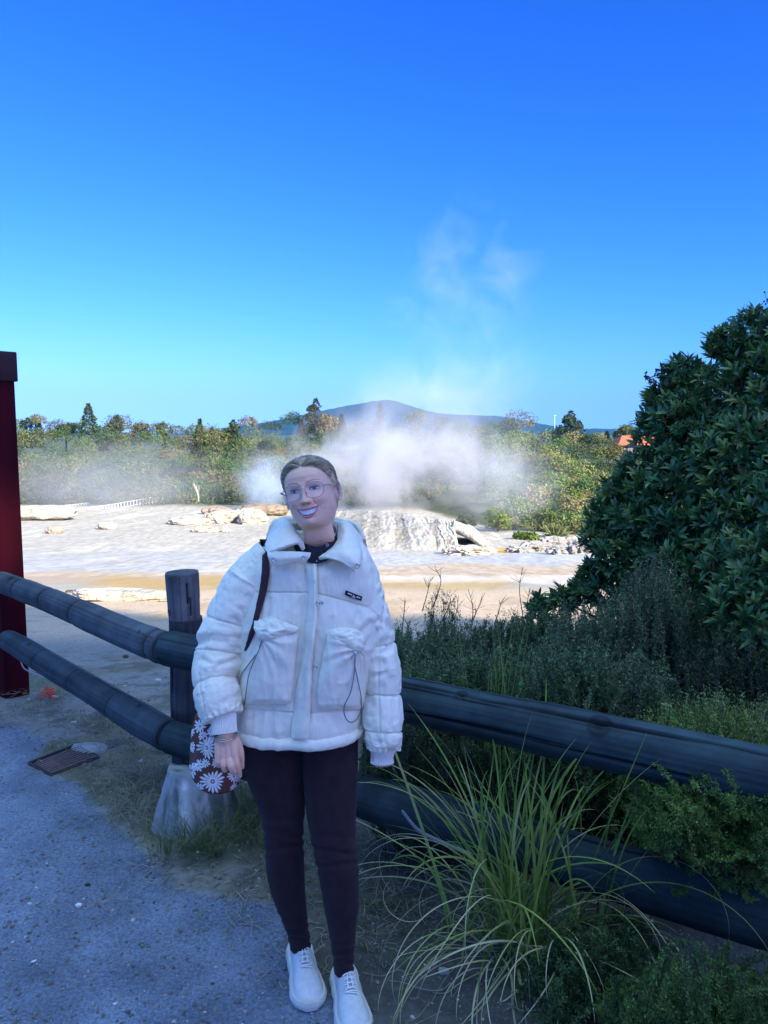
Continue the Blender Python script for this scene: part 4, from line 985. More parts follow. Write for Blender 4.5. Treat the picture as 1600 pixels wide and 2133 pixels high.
# her left hand, nearly all inside the cuff
hm2 = MB(); HB = lambda u, v, dy=0.: PX(u, v, 2.30+dy)
capsule(hm2, [HB(798, 1545), HB(798, 1575)], [.026, .027])
for i, (u, rr_) in enumerate(((787, .0105), (796, .0115), (805, .0112), (813, .0098))):
    capsule(hm2, [HB(u, 1572, .0), HB(u-1, 1586, -.008), HB(u-1, 1592-abs(i-1), .008), HB(u-1, 1586, .022)], [rr_, rr_, rr_*.95, rr_*.85])
capsule(hm2, [HB(784, 1560, -.01), HB(781, 1578, -.014), HB(785, 1589, -.01)], [.012, .0105, .009])
V2, F2 = remeshed(hm2, .0018, 4); body_mb.add(V2, F2, np.ones(V2.shape)*skin)
# trunk, arms, legs under the clothes
bm_ = MB()
capsule(bm_, [PX(664, 1130, 2.38), PX(664, 1200, 2.38)], [.05, .06]); 
for pts, r in (([PX(640, 1240, 2.38), PX(635, 1400, 2.38), PX(632, 1470, 2.37)], [.11, .10, .09]), ([PX(575, 1205, 2.39), PX(664, 1190, 2.39), PX(745, 1205, 2.39)], [.055, .08, .055]),
               ([PX(560, 1210, 2.39), PX(470, 1350, 2.37), PX(468, 1505, 2.22)], [.05, .04, .024]), ([PX(755, 1215, 2.39), PX(790, 1390, 2.38), PX(798, 1550, 2.30)], [.05, .04, .025]),
               ([PX(575, 1530, 2.36), PX(592, 1740, 2.34), PX(620, 1935, 2.365), PX(625, 2018, 2.375)], [.075, .045, .026, .029]), ([PX(690, 1530, 2.35), PX(694, 1760, 2.28), PX(713, 1975, 2.255), PX(717, 2065, 2.265)], [.075, .045, .026, .029])):
    capsule(bm_, pts, r)
V3, F3 = remeshed(bm_, .008, 3); body_mb.add(V3, F3, np.ones(V3.shape)*skin)
m_skin = M('skin', (1, 1, 1), .52, (.93, .93, .93), 90, [(260, .25, .0006)], .35, attr=True, sss=.12)
body = body_mb.build('body', m_skin, root_p, col=True)

# teeth
mbt = MB(); xs_ = np.linspace(-HW*.93, HW*.93, 90)
rows = []; rc = []
for f in np.linspace(0, 1, 10):
    top = zu(xs_)+.0015; bot = np.maximum(zl(xs_)+.0012+.0010*np.cos(xs_/.0082*2*math.pi)*0, zu(xs_)-.0130+np.abs(xs_)*.07)
    z_ = top+(bot-top)*f; y_ = ysurf(xs_, .045+0*xs_, False, False)-.0022-.10*np.abs(xs_)**1.3+.0006*np.abs(np.cos(xs_/.0078*math.pi))
    rows.append(np.stack([xs_, y_, z_], -1)); gap = np.exp(-((np.abs(np.sin(xs_/.0078*math.pi)))/.10)**2)
    rc.append(np.array([.86, .84, .78])*(1-.35*gap)[:, None])
Tt = np.array(rows); mbt.add(hw(Tt).reshape(-1, 3), grid_faces(10, 90), np.array(rc).reshape(-1, 3))
mbt.build('teeth', M('tooth_enamel', (1, 1, 1), .25, None, attr=True, spec=.5), root_p, col=True)
# eyes
def eye(side):
    nx, nz_ = 60, 30; a = np.linspace(-1, 1, nx); b = np.linspace(-1, 1, nz_); A, B = np.meshgrid(a, b)
    prof_ = np.sqrt(np.clip(1-A**2, 0, 1)); hz = np.where(B > 0, .0048, .0031)*prof_**.9
    x = A*.0150; z = B*hz+.0012*A*0+.1085+.0012*A
    X = side*.031+x*side; Yq = ysurf(X, z)+.0008+.0030*(1-A**2*.9)*(1-.5*B**2)
    P = np.stack([X, Yq, z], -1); ir = np.hypot(x+.0008*side, z-.1090)
    c = np.ones(P.shape)*np.array([.62, .60, .58])*(1-.35*ss(.2, 1, B))[..., None]  # eye white, shade of the upper lid painted into its colour
    k = ss(.0058, .0052, ir)[..., None]; c = c*(1-k)+np.array([.13, .17, .20])*k
    k = ss(.0058, .0050, ir)[..., None]*ss(.0044, .0054, ir)[..., None]; c = c*(1-.6*k)
    k = ss(.0027, .0022, ir)[..., None]; c = c*(1-k)+.01*k
    mb_ = MB(); mb_.add(hw(P).reshape(-1, 3), grid_faces(nz_, nx)[:, ::-1] if side < 0 else grid_faces(nz_, nx), c.reshape(-1, 3))
    e = mb_.build('eye', M('eye', (1, 1, 1), .12, None, attr=True, spec=.6), root_p, col=True)
    mb_ = MB(); t = np.linspace(-1.04, 1.04, 24); pr_ = np.sqrt(np.clip(1-t**2, 0, 1))
    for sgn, hz0, rr_, of in ((1, .0050, .0011, .0034), (-1, -.0033, .00045, .0026)):
        zz_ = .1085+hz0*pr_**.9+.0012*t; xx = side*.031+t*.0152*side; yy = ysurf(xx, zz_)+of*(1-.8*t**2)
        tube(mb_, hw(np.stack([xx, yy, zz_], -1)), rr_*(.4+.6*pr_), 6)
    # lid crease
    zz_ = .1085+.0098*pr_**.8-.0006; xx = side*.031+t*.0135*side; yy = ysurf(xx, zz_)+.0001
    tube(mb_, hw(np.stack([xx, yy, zz_], -1)), .0004, 5)
    mb_.build('eyelashes', M('lash', (.045, .028, .022), .7), e)
eye(1); eye(-1)
# hair pulled back with a parting
zs2 = np.linspace(-.02, .2045, 190); ph2 = np.linspace(-math.pi, math.pi, 260, endpoint=False)
PH2, Z2 = np.meshgrid(ph2, zs2); x2, y2 = head_pt(PH2, Z2); y2 = y2+feats(x2, Z2, False)*ss(.15, .45, np.cos(PH2))
zh = np.interp(np.abs(PH2), [0, .35, .6, .85, 1.05, 1.25, 1.42, 1.55, 1.75, 1.95, 2.1, 2.4, 3.2], [.1760, .1745, .168, .156, .144, .130, .112, .098, .108, .098, .052, .02, .0])
zh = zh+.0016*fbm(np.stack([PH2*14, 0*PH2, 0*PH2], -1), 3, 4)
m_ = ss(-.003, .022, Z2-zh); th_ = -.004+.0150*m_**.8+.004*ss(.165, .204, Z2)*m_
part = np.exp(-((x2+.011+.0*y2)/.0028)**2)*ss(-.05, .02, y2)*ss(.14, .165, Z2); th_ = th_-.0035*part
flow = np.stack([x2*1.0, y2*.10, (Z2-y2*.55)], -1)
st = fbm(flow*330, 3, 15)*.6+fbm(flow*130, 3, 16)
th_ = th_+.0017*st*m_
nl = np.stack([x2, y2, (Z2-.09)*1.0], -1); nl = nrm(nl)
HP = np.stack([x2, y2, Z2], -1)+nl*th_[..., None]
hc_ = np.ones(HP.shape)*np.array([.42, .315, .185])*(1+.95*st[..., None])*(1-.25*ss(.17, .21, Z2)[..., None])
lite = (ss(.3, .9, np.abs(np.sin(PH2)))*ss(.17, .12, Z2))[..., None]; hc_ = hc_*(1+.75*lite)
pk_ = np.clip(part*1.1, 0, 1)[..., None]*.75; hc_ = np.clip(hc_*(1-pk_)+np.array([.62, .44, .36])*pk_, .02, 1)
hmb = MB(); hmb.add(hw(HP).reshape(-1, 3), grid_faces(len(zs2), len(ph2), True)[:, ::-1], hc_.reshape(-1, 3))
# low bun
a, b = np.meshgrid(np.linspace(0, 2*math.pi, 40, endpoint=False), np.linspace(.02, math.pi-.02, 24)); bn = np.stack([.036*np.sin(b)*np.cos(a), -.125+.03*np.sin(b)*np.sin(a), .065+.034*np.cos(b)], -1)
bn = bn+.003*fbm(bn*120, 2, 3)[..., None]; hmb.add(hw(bn).reshape(-1, 3), grid_faces(24, 40, True), np.tile([.22, .155, .09], (960, 1)))
rs2 = np.random.RandomState(4)
for k in range(640):     # combed strands lying on the hair
    s_ = rs2.choice([-1, 1]); p0 = rs2.uniform(.0, 1.5); zz0 = np.interp(p0, [0, .35, .6, .85, 1.05, 1.25, 1.42, 1.55], [.1760, .1745, .168, .156, .144, .130, .112, .104])+rs2.uniform(.001, .016)
    t = np.linspace(0, 1, 18); phs = s_*(p0+(2.75-p0)*t); zt_ = min(.2035, zz0+rs2.uniform(.004, .030)*(1-p0/1.7)); zz_ = zz0*(1-t)**2+2*zt_*t*(1-t)+(.085+rs2.uniform(-.02, .03))*t**2
    zz_ = np.minimum(zz_, .2025); X_, Y_ = head_pt(phs, zz_); nl_ = nrm(np.stack([X_, Y_, (zz_-.09)], -1)); of_ = .0112+.0040*ss(.165, .204, zz_)+rs2.uniform(-.0006, .0014); of_ = of_*ss(-.08, .16, t)
    q_ = np.stack([X_, Y_, zz_], -1)+nl_*of_[:, None]; sh_ = rs2.choice([.55, .85, 1.2, 1.7])
    tube(hmb, hw(q_), np.linspace(.00052, .0004, 18), 4, caps=False, c=np.clip(np.array([.42, .315, .185])*sh_, 0, .62))
rs2 = np.random.RandomState(3)
for k in range(16):     # flyaway strands
    s_ = 1 if k < 11 else -1; z0 = rs2.uniform(.11, .195); x0 = s_*np.interp(z0, [.1, .15, .19, .215], [.079, .081, .068, .02])
    p0 = np.array([x0*.9, rs2.uniform(-.03, .03), z0]); p1 = p0+[s_*rs2.uniform(.006, .020), rs2.uniform(-.02, .01), rs2.uniform(-.03, .012)]; p2 = p0+[s_*rs2.uniform(.008, .026), rs2.uniform(-.03, .0), -rs2.uniform(.05, .11)]
    tube(hmb, hw(cr(np.array([p0, p1, p2]), 14)), np.linspace(.00045, .0002, 14), 4, c=(.30, .23, .14))
hmb.build('hair', M('dark_blonde_hair', (1, 1, 1), .42, (.7, .7, .7), 40, None, .4, attr=True), root_p, col=True)
# glasses
gl = MB(); m_frame = M('clear_pink_frame', (.42, .34, .33), .12, spec=.8)
lens_pts = []
for side in (-1, 1):
    t = np.linspace(0, 2*math.pi, 49)[:-1]; ex_ = .80
    X = side*.0345+.0272*np.sign(np.cos(t))*np.abs(np.cos(t))**ex_; Z = .1030+.0232*np.sign(np.sin(t))*np.abs(np.sin(t))**ex_
    Y = .1010-.0045*((np.abs(X)-.012)/.05)**2-.000*Z
    P = hw(np.stack([X, Y, Z], -1)); Pc = np.concatenate([P, P[:2]]); tube(gl, Pc, .0011, 8, caps=False); lens_pts.append(P)
    t2 = np.array([[side*.0612, .0975, .110], [side*.070, .090, .1115], [side*.0762, .060, .111], [side*.0790, .010, .108], [side*.078, -.02, .100]])
    tube(gl, hw(cr(t2, 24)), np.linspace(.0022, .0014, 24), 8)
tube(gl, hw(cr(np.array([[-.0085, .1030, .1085], [0, .1075, .1115], [.0085, .1030, .1085]]), 12)), .0013, 8)
for side in (-1, 1): tube(gl, hw(cr(np.array([[side*.0105, .1005, .1000], [side*.0095, .0985, .0960], [side*.0100, .0970, .0925]]), 8)), .0016, 6)
glasses = gl.build('glasses', m_frame, root_p)
ml = bpy.data.materials.new('lens'); ml.use_nodes = True; nt = ml.node_tree; nt.nodes.clear()
o_ = nt.nodes.new('ShaderNodeOutputMaterial'); t_ = nt.nodes.new('ShaderNodeBsdfTransparent'); g_ = nt.nodes.new('ShaderNodeBsdfGlossy'); g_.inputs['Roughness'].default_value = .03; x_ = nt.nodes.new('ShaderNodeMixShader'); x_.inputs[0].default_value = .045
nt.links.new(t_.outputs[0], x_.inputs[1]); nt.links.new(g_.outputs[0], x_.inputs[2]); nt.links.new(x_.outputs[0], o_.inputs[0])
for P in lens_pts: mesh_obj('lens', np.concatenate([P, [P.mean(0)]]), [(i, (i+1) % 48, 48) for i in range(48)], ml, glasses)
# earrings
m_metal = M('silver', (.75, .73, .70), .22, metal=1.0); m_gold = M('pale_gold', (.78, .62, .42), .25, metal=1.0)
for side in (-1, 1):
    mb = MB(); c_ = hw(np.array([side*.0815, -.008, .0675])); a, b = np.meshgrid(np.linspace(0, 2*math.pi, 14, endpoint=False), np.linspace(.05, math.pi-.05, 9))
    mb.add(c_+.0032*np.stack([np.sin(b)*np.cos(a), np.sin(b)*np.sin(a), np.cos(b)], -1).reshape(-1, 3), grid_faces(9, 14, True)); mb.build('earring', m_metal, root_p)

# ---------------------------------------------------------------- jacket
m_jack = M('cream_nylon', (.90, .85, .66), .48, (.84, .795, .615), 5, [(9, .5, .016, 3), (34, .45, .005, 5), (900, .06, .0004)], .35, sheen=.1)
TK = np.array([  # v, left, right, front depth, back depth
 (1112, 618, 705, .0, .09), (1124, 575, 745, .02, .11), (1140, 548, 758, .05, .125), (1158, 536, 768, .095, .135), (1178, 528, 774, .128, .14), (1215, 516, 782, .142, .15), (1270, 503, 793, .152, .155), (1330, 500, 787, .158, .155), (1400, 497, 775, .160, .155), (1450, 496, 766, .162, .155), (1490, 496, 757, .160, .152), (1506, 498, 752, .152, .148)], float)
nV, nA = 300, 540
tk = np.array([np.interp(np.linspace(1112, 1506, nV), TK[:, 0], TK[:, i]) for i in range(5)]).T
for i in range(1, 5): tk[:, i] = np.convolve(np.pad(tk[:, i], 4, 'edge'), np.ones(9)/9, 'valid')
a = np.linspace(-math.pi, math.pi, nA, endpoint=False)
rows = []
for (v, l, r, fd, bd) in tk:
    pl_, pr_ = PX(l, v, 2.37), PX(r, v, 2.37); cx, hwid, z = (pl_[0]+pr_[0])/2, (pr_[0]-pl_[0])/2, pl_[2]
    x = cx+hwid*np.sign(np.sin(a))*np.abs(np.sin(a))**.85; y = 2.37-np.where(np.cos(a) > 0, fd, bd)*np.sign(np.cos(a))*np.abs(np.cos(a))**.75
    # the hem dips in front (looking down on it)
    rows.append(np.stack([x, y, z+0*a], -1))
TP = np.array(rows)
def normals(P, closed=True):
    du = (np.roll(P, -1, 1)-np.roll(P, 1, 1)) if closed else np.gradient(P, axis=1); dv = np.gradient(P, axis=0); return nrm(np.cross(du, dv))
def creases(U, V_, segs):
    d = 0*U
    for pts, dep, wd in segs:
        q = segdist(U, V_, pts); d = d-dep*np.exp(-(q/wd)**2)+dep*.35*np.exp(-((q-2.2*wd)/wd)**2)
    return d
def seams(U, V_, lines, puff=.010, rng=26., groove=.006, gw=2.0):
    q = np.full(U.shape, 1e9)
    for p in lines: q = np.minimum(q, segdist(U, V_, p))
    return puff*(1-np.exp(-(q/rng)**1.4))-puff*.75-groove*np.exp(-(q/gw)**2)
TN = normals(TP); 
if (TN[nV//2, nA//2]@np.array([0, -1, 0])) < 0: TN = -TN
U, W = proj(TP); fr = (np.cos(a) > -.1)[None, :]*np.ones_like(U)
# seam lines read off the photo
yoke = [(500, 1232), (560, 1234), (640, 1235), (665, 1238), (720, 1252), (760, 1262), (800, 1272)]
lowq = [(495, 1476), (560, 1484), (612, 1487), (690, 1486), (770, 1478)]
hem = [(490, 1500), (560, 1512), (640, 1522), (760, 1518)]
plk = [(636, 1180), (630, 1300), (622, 1400), (608, 1530)]; plk2 = [(664, 1170), (662, 1260), (650, 1400), (645, 1540)]
dsp = seams(U, W, [yoke, lowq, plk], .012, 30, .0065, 1.8)*fr
wr = [([(560, 1250), (557, 1285), (562, 1305)], .004, 5), ([(690, 1290), (686, 1310)], .003, 5), ([(745, 1280), (735, 1315)], .003, 6), ([(640, 1300), (636, 1380), (628, 1460)], .003, 5), ([(650, 1245), (640, 1330), (652, 1420)], .003, 6),
      ([(520, 1330), (505, 1380)], .005, 7), ([(770, 1300), (740, 1330), (720, 1335)], .005, 7), ([(790, 1290), (762, 1340)], .005, 7), ([(755, 1350), (748, 1420)], .004, 6), ([(540, 1490), (520, 1500)], .003, 5), ([(690, 1490), (700, 1515)], .003, 6), ([(590, 1492), (585, 1512)], .003, 6)]
dsp = dsp+creases(U, W, wr)*fr
pn = np.stack([TP[..., 0]*9, TP[..., 1]*5, TP[..., 2]*6], -1); dsp = dsp+.007*fbm(pn, 3, 91)+.0038*ridge(pn*[2.6, 2.2, 1.6], 3, 92)+.0010*ridge(pn*[7, 6, 4.5], 2, 94)+.0006*fbm(pn*9, 2, 93)
TP2 = TP+TN*dsp[..., None]
# close the collar hole and bottom a little inside
top = TP2[0]; inner = [top, TP2[0].mean(0)+(top-TP2[0].mean(0))*.75-[0, 0, .03]]
bot = TP2[-1]; bc = bot.mean(0); lipb = [bot, bc+(bot-bc)*.985-[0, 0, .004], bc+(bot-bc)*.93-[0, 0, .002], bc+(bot-bc)*.90+[0, 0, .03]]
full = np.concatenate([np.array(inner[::-1][:1]), TP2, np.array(lipb[1:])])
jacket = mesh_obj('jacket', full.reshape(-1, 3), grid_faces(len(full), nA, True)[:, ::-1], m_jack, root_p); jacket['label'] = 'oversized cream quilted puffer jacket'
bvh = BVHTree.FromPolygons([Vector(p) for p in full.reshape(-1, 3)], [tuple(int(i) for i in f) for f in grid_faces(len(full), nA, True)])
def onj(u, v, off=.004, trees=None):
    p = PX(u, v, 1.0); o0 = Vector((0, 0, CAMH)); d = (Vector(p)-o0).normalized()
    best = None
    for t in (trees or [bvh]):
        h = t.ray_cast(o0, d)
        if h[0] is not None and (best is None or h[3] < best): best = h[3]
    if best is None: best = 2.26
    return np.array(o0+d*(best-off))
def sheet_patch(ctrl, nr, nc, amp=0, seed=0, thick=.004, conform=None, freq=30):
    P = cr(np.asarray(ctrl, float), nr); P = np.swapaxes(cr(np.swapaxes(P, 0, 1), nc), 0, 1)
    N = normals(P, False); s_ = np.sign((N*np.array([0, -1, 0])).sum()); N = N*(s_ if s_ else 1)
    if amp: P = P+N*(amp*fbm(P*freq, 3, seed))[..., None]
    Vt = P; Vb = P-N*thick; n0 = nr*nc
    V = np.concatenate([Vt.reshape(-1, 3), Vb.reshape(-1, 3)]); F1 = grid_faces(nr, nc); F2 = grid_faces(nr, nc, off=n0)[:, ::-1]
    per = np.concatenate([np.arange(nc), (np.arange(1, nr))*nc+nc-1, ((nr-1)*nc+np.arange(nc-1))[::-1], (np.arange(1, nr-1)*nc)[::-1]]); p2_ = np.roll(per, -1)
    F3 = np.stack([per, per+n0, p2_+n0, p2_], -1)
    return V, np.concatenate([F1, F2, F3]), P, N
# hem band
hemb = MB(); am = np.linspace(-math.pi, math.pi, 300, endpoint=False); rows = []
for f, sw in ((0, .0), (.15, .009), (.5, .013), (.85, .009), (1.0, -.002), (1.08, -.02)):
    base = bot[np.linspace(0, nA, 300, endpoint=False).astype(int)]; q = bc+(base-bc)*np.array([1+sw/.2, 1+sw/.15, 1])
    q = q+[0, 0, .012]; q[:, 2] -= f*.034+.006*np.cos(am)**2*np.sign(np.cos(am))*f
    nzz = fbm(np.stack([np.cos(am)*7, np.sin(am)*7, 0*am+f*2], -1), 3, 8); q[:, 2] += .003*nzz; q[:, :2] += (q-bc)[:, :2]*(.016*nzz*(f < 1))[:, None]
    rows.append(q)
hb = cr(np.array(rows), 24); hemb.add(hb.reshape(-1, 3), grid_faces(24, 300, True)[:, ::-1]); hemb.build('hem', m_jack, jacket)
# sleeves
def sleeve(path, rpx, dpx, seamsv, seed, side, folds, long_u):
    path = np.array([PX(*p) for p in path]); n = 320; ns = 220
    P0 = cr(path, n); k = 2.34/FPX*1.0
    r = cr(np.array(rpx, float)[:, None], n)[:, 0]*k; d = cr(np.array(dpx, float)[:, None], n)[:, 0]*k
    P, N = tube_grid(P0, r, ns, d)
    U, V_ = proj(P); dsp = 0*U; q = np.full(U.shape, 1e9)
    for (t0, tilt) in seamsv:
        tt_ = np.linspace(0, 1, n)[:, None]; th = np.linspace(0, 2*math.pi, ns, endpoint=False)[None, :]
        q = np.minimum(q, np.abs(tt_-t0-tilt*np.sin(th)-.004*fbm(np.stack([np.cos(th)*3+0*tt_, np.sin(th)*3+0*tt_, 0*tt_+t0*9+0*th], -1), 2, seed))*420)
    if long_u: q2 = segdist(U, V_, long_u); q2 = np.where(N[..., 1] < .2, q2, 1e9); dsp = dsp-.0035*np.exp(-(q2/2.6)**2)
    dsp = dsp+.0075*(1-np.exp(-(q/20)**1.2))-.0055-.0060*np.exp(-(q/1.8)**2)
    dsp = dsp+creases(U, V_, folds)*(N[..., 1] < .3)
    tt_ = np.linspace(0, 1, n)[:, None]; th = np.linspace(0, 2*math.pi, ns, endpoint=False)[None, :]
    pn = np.stack([np.cos(th)*1.3+0*tt_, np.sin(th)*1.3+0*tt_, tt_*9+0*th], -1)
    dsp = dsp+.0075*fbm(pn, 3, seed)+.0036*ridge(pn*[.9, .9, 1.9], 2, seed+1)+.0009*ridge(pn*[2.6, 2.6, 4.5], 2, seed+4)
    # gather at the wrist
    dsp = dsp+.004*np.sin(th*17+2*fbm(pn, 2, 1))*ss(.93, 1, tt_)
    P = P+N*dsp[..., None]; e = P[-1]; ec = e.mean(0)
    P = np.concatenate([P, [ec+(e-ec)*.8+(P0[-1]-P0[-2])*1.2, ec+(e-ec)*.6]])
    o = mesh_obj('sleeve', P.reshape(-1, 3), grid_faces(len(P), ns, True), m_jack, jacket); return o, P
sl, SP = sleeve([(572, 1162, 2.385), (530, 1202, 2.375), (500, 1256, 2.355), (470, 1325, 2.335), (452, 1395, 2.295), (455, 1455, 2.25), (466, 1494, 2.225)], [42, 52, 55, 57, 50, 47, 36], [50, 64, 66, 64, 56, 50, 40], [(.42, .02), (.585, .012), (.74, .012)], 201, -1,
 [([(400, 1345), (430, 1332), (470, 1338)], .006, 7), ([(412, 1340), (440, 1322), (500, 1330)], .004, 6), ([(455, 1386), (480, 1378), (500, 1370)], .006, 5), ([(470, 1410), (500, 1402)], .004, 5), ([(420, 1372), (440, 1384)], .003, 5), ([(490, 1290), (510, 1315)], .005, 6), ([(500, 1270), (515, 1300)], .004, 6)],
 [(452, 1230), (441, 1300), (424, 1345), (414, 1400), (420, 1440), (432, 1492)])
sr, SR = sleeve([(716, 1162, 2.385), (741, 1203, 2.378), (757, 1258, 2.37), (779, 1325, 2.365), (794, 1400, 2.35), (799, 1470, 2.33), (800, 1530, 2.31), (798, 1560, 2.302)], [42, 47, 45, 43, 42, 41, 41, 30], [48, 56, 54, 50, 47, 45, 44, 32], [(.46, -.012), (.66, -.008), (.83, -.006)], 231, 1,
 [([(770, 1285), (800, 1300), (815, 1312)], .005, 6), ([(760, 1330), (790, 1312)], .005, 6), ([(778, 1410), (800, 1400)], .003, 5), ([(760, 1440), (775, 1470)], .004, 6), ([(800, 1545), (803, 1530)], .004, 4), ([(790, 1548), (786, 1535)], .003, 4), ([(815, 1350), (795, 1362)], .004, 5)],
 [(800, 1240), (795, 1310), (788, 1380), (788, 1450), (792, 1530)])
btree = [bvh]+[BVHTree.FromPolygons([Vector(p) for p in Q.reshape(-1, 3)], [tuple(int(i) for i in f) for f in grid_faces(len(Q), Q.shape[1], True)]) for Q in (SP, SR)]
# knitted cuffs
m_rib = M('cream_rib_knit', (.82, .79, .68), .8, (.76, .73, .63), 60, [(200, .3, .001)], .2)
def cuff(path, rpx, rib):
    P0 = cr(np.array([PX(*p) for p in path]), 40); r = cr(np.array(rpx, float)[:, None], 40)[:, 0]*2.24/FPX
    P, N = tube_grid(P0, r, rib*6, r*.85); th = np.linspace(0, 2*math.pi, rib*6, endpoint=False)
    P = P+N*(.0013*np.cos(th*rib))[None, :, None]; e = P[-1]; ec = e.mean(0)
    P = np.concatenate([P, [ec+(e-ec)*.93, ec+(e-ec)*.86-(P0[-1]-P0[-2])*6]])
    mesh_obj('cuff', P.reshape(-1, 3), grid_faces(len(P), rib*6, True), m_rib, jacket)
cuff([(464, 1486, 2.225), (466, 1500, 2.212), (467, 1514, 2.203), (468, 1527, 2.198)], [30, 27, 26, 26.5], 44)
cuff([(798, 1550, 2.304), (797, 1566, 2.300), (796, 1578, 2.298), (796, 1589, 2.296)], [29, 26, 24.5, 25.5], 44)
# collar: two wings that stand up behind the neck and fold outwards
def px3(rows): return np.array([[PX(*p) for p in r] for r in rows])
def fixc(rows):  # (u, v, dy): dy in front of the jacket surface
    return np.array([[PX(u, v, Yq) for (u, v, Yq) in r] for r in rows])
L = fixc([
 [(652, 1086, 2.47), (650, 1082, 2.475), (646, 1090, 2.49), (644, 1110, 2.50), (644, 1122, 2.49)],
 [(612, 1092, 2.415), (604, 1079, 2.415), (590, 1080, 2.425), (574, 1100, 2.44), (566, 1116, 2.44)],
 [(616, 1106, 2.345), (604, 1090, 2.335), (583, 1094, 2.33), (560, 1118, 2.345), (554, 1130, 2.35)],
 [(624, 1122, 2.285), (610, 1110, 2.27), (588, 1114, 2.258), (562, 1132, 2.265), (554, 1144, 2.275)],
 [(636, 1142, 2.245), (622, 1132, 2.228), (600, 1138, 2.215), (572, 1148, 2.222), (558, 1152, 2.235)]])
V, F, Pq, Nq = sheet_patch(L, 70, 60, .010, 31, .010, freq=18); mesh_obj('collar', V, F, m_jack, jacket)
Lf = fixc([[(556, 1146, 2.232), (585, 1148, 2.216), (620, 1149, 2.214), (648, 1151, 2.232)], [(558, 1160, 2.222), (585, 1163, 2.207), (618, 1162, 2.207), (645, 1161, 2.226)], [(564, 1177, 2.226), (588, 1176, 2.211), (616, 1172, 2.213), (637, 1173, 2.229)]])
V, F, Pq, Nq = sheet_patch(Lf, 30, 60, .003, 32, .006); mesh_obj('collar_tab', V, F, m_jack, jacket)
Rr = fixc([
 [(652, 1086, 2.47), (655, 1082, 2.475), (662, 1090, 2.49), (668, 1110, 2.50), (670, 1122, 2.49)],
 [(694, 1094, 2.415), (704, 1086, 2.415), (722, 1090, 2.42), (740, 1110, 2.43), (748, 1126, 2.44)],
 [(700, 1112, 2.345), (716, 1098, 2.335), (734, 1106, 2.33), (752, 1132, 2.335), (757, 1148, 2.345)],
 [(698, 1132, 2.285), (714, 1122, 2.265), (734, 1132, 2.255), (750, 1152, 2.255), (755, 1166, 2.265)],
 [(682, 1152, 2.243), (702, 1146, 2.226), (726, 1156, 2.212), (744, 1172, 2.215), (750, 1180, 2.23)],
 [(664, 1162, 2.232), (686, 1163, 2.216), (708, 1169, 2.206), (728, 1181, 2.206), (740, 1190, 2.216)]])
V, F, Pq, Nq = sheet_patch(Rr, 80, 60, .009, 33, .010, freq=18); mesh_obj('collar', V, F, m_jack, jacket)
# hood / collar back, filling behind the neck
hd = fixc([[(566, 1118, 2.46), (575, 1090, 2.47), (600, 1082, 2.50), (652, 1078, 2.52), (705, 1086, 2.50), (738, 1098, 2.47), (752, 1126, 2.46)], [(560, 1140, 2.50), (570, 1110, 2.53), (600, 1095, 2.56), (652, 1090, 2.58), (705, 1098, 2.56), (742, 1112, 2.53), (757, 1140, 2.50)], [(556, 1160, 2.50), (570, 1140, 2.54), (600, 1130, 2.57), (652, 1125, 2.58), (705, 1130, 2.57), (745, 1140, 2.54), (760, 1160, 2.50)]])
V, F, Pq, Nq = sheet_patch(hd, 30, 80, .008, 34, .012); mesh_obj('hood', V, F, m_jack, jacket)
# dark sweater at the neck
m_hood = M('charcoal_jersey', (.030, .032, .042), .85, (.022, .024, .032), 40, [(160, .4, .001)], .2)
hs_ = fixc([[(606, 1090, 2.41), (616, 1118, 2.335), (640, 1134, 2.285), (660, 1139, 2.272), (684, 1130, 2.285), (702, 1114, 2.335), (708, 1090, 2.41)], [(606, 1112, 2.41), (614, 1130, 2.325), (638, 1146, 2.27), (660, 1150, 2.255), (686, 1142, 2.27), (704, 1126, 2.33), (712, 1112, 2.41)], [(606, 1124, 2.41), (616, 1150, 2.31), (638, 1168, 2.262), (660, 1174, 2.25), (688, 1164, 2.262), (708, 1146, 2.32), (716, 1124, 2.41)]])
V, F, Pq, Nq = sheet_patch(hs_, 26, 80, .003, 35, .006, freq=40); sweater = mesh_obj('sweater', V, F, m_hood, root_p)
mb = MB(); c_ = PX(682, 1135, 2.262); t = np.linspace(0, 2*math.pi, 17); tube(mb, c_+np.stack([np.cos(t)*.0036, -.002+0*t, np.sin(t)*.0036], -1), .001, 6, caps=False); mb.build('eyelet', m_metal, sweater)
mb = MB(); tube(mb, cr(np.array([PX(680, 1139, 2.258), PX(678, 1148, 2.250), PX(679, 1160, 2.244)]), 12), .0022, 7); mb.build('drawstring', m_hood, sweater)
# zip pull
mb = MB(); p0 = onj(660.5, 1160, .02); p1 = onj(660, 1170, .022); tube(mb, np.array([p0, (p0+p1)/2, p1]), [.0022, .0028, .0018], 8); mb.build('zip_pull', m_metal, jacket)
# placket: soft strip with a waving edge
ctrl = []
for v, l, r in ((1172, 634, 661), (1200, 637, 661), (1240, 640, 662), (1285, 639, 661), (1330, 634, 656), (1380, 627, 651), (1430, 618, 648), (1480, 611, 646), (1528, 606, 644), (1541, 607, 642)):
    row = []
    for f in (0, .2, .45, .7, .9, 1.0):
        u = l+(r-l)*f; row.append(onj(u, min(v, 1500), .006+.012*math.sin(f*math.pi)**.7+(.006 if f > .6 else 0)+.004*math.sin(v*.05+f*4)))
        if v > 1500: row[-1] = row[-1]-np.array([0, 0, (v-1500)*2.2/FPX])
    ctrl.append(row)
V, F, Pq, Nq = sheet_patch(np.array(ctrl), 160, 30, .005, 36, .005, freq=22); mesh_obj('placket', V, F, m_jack, jacket)
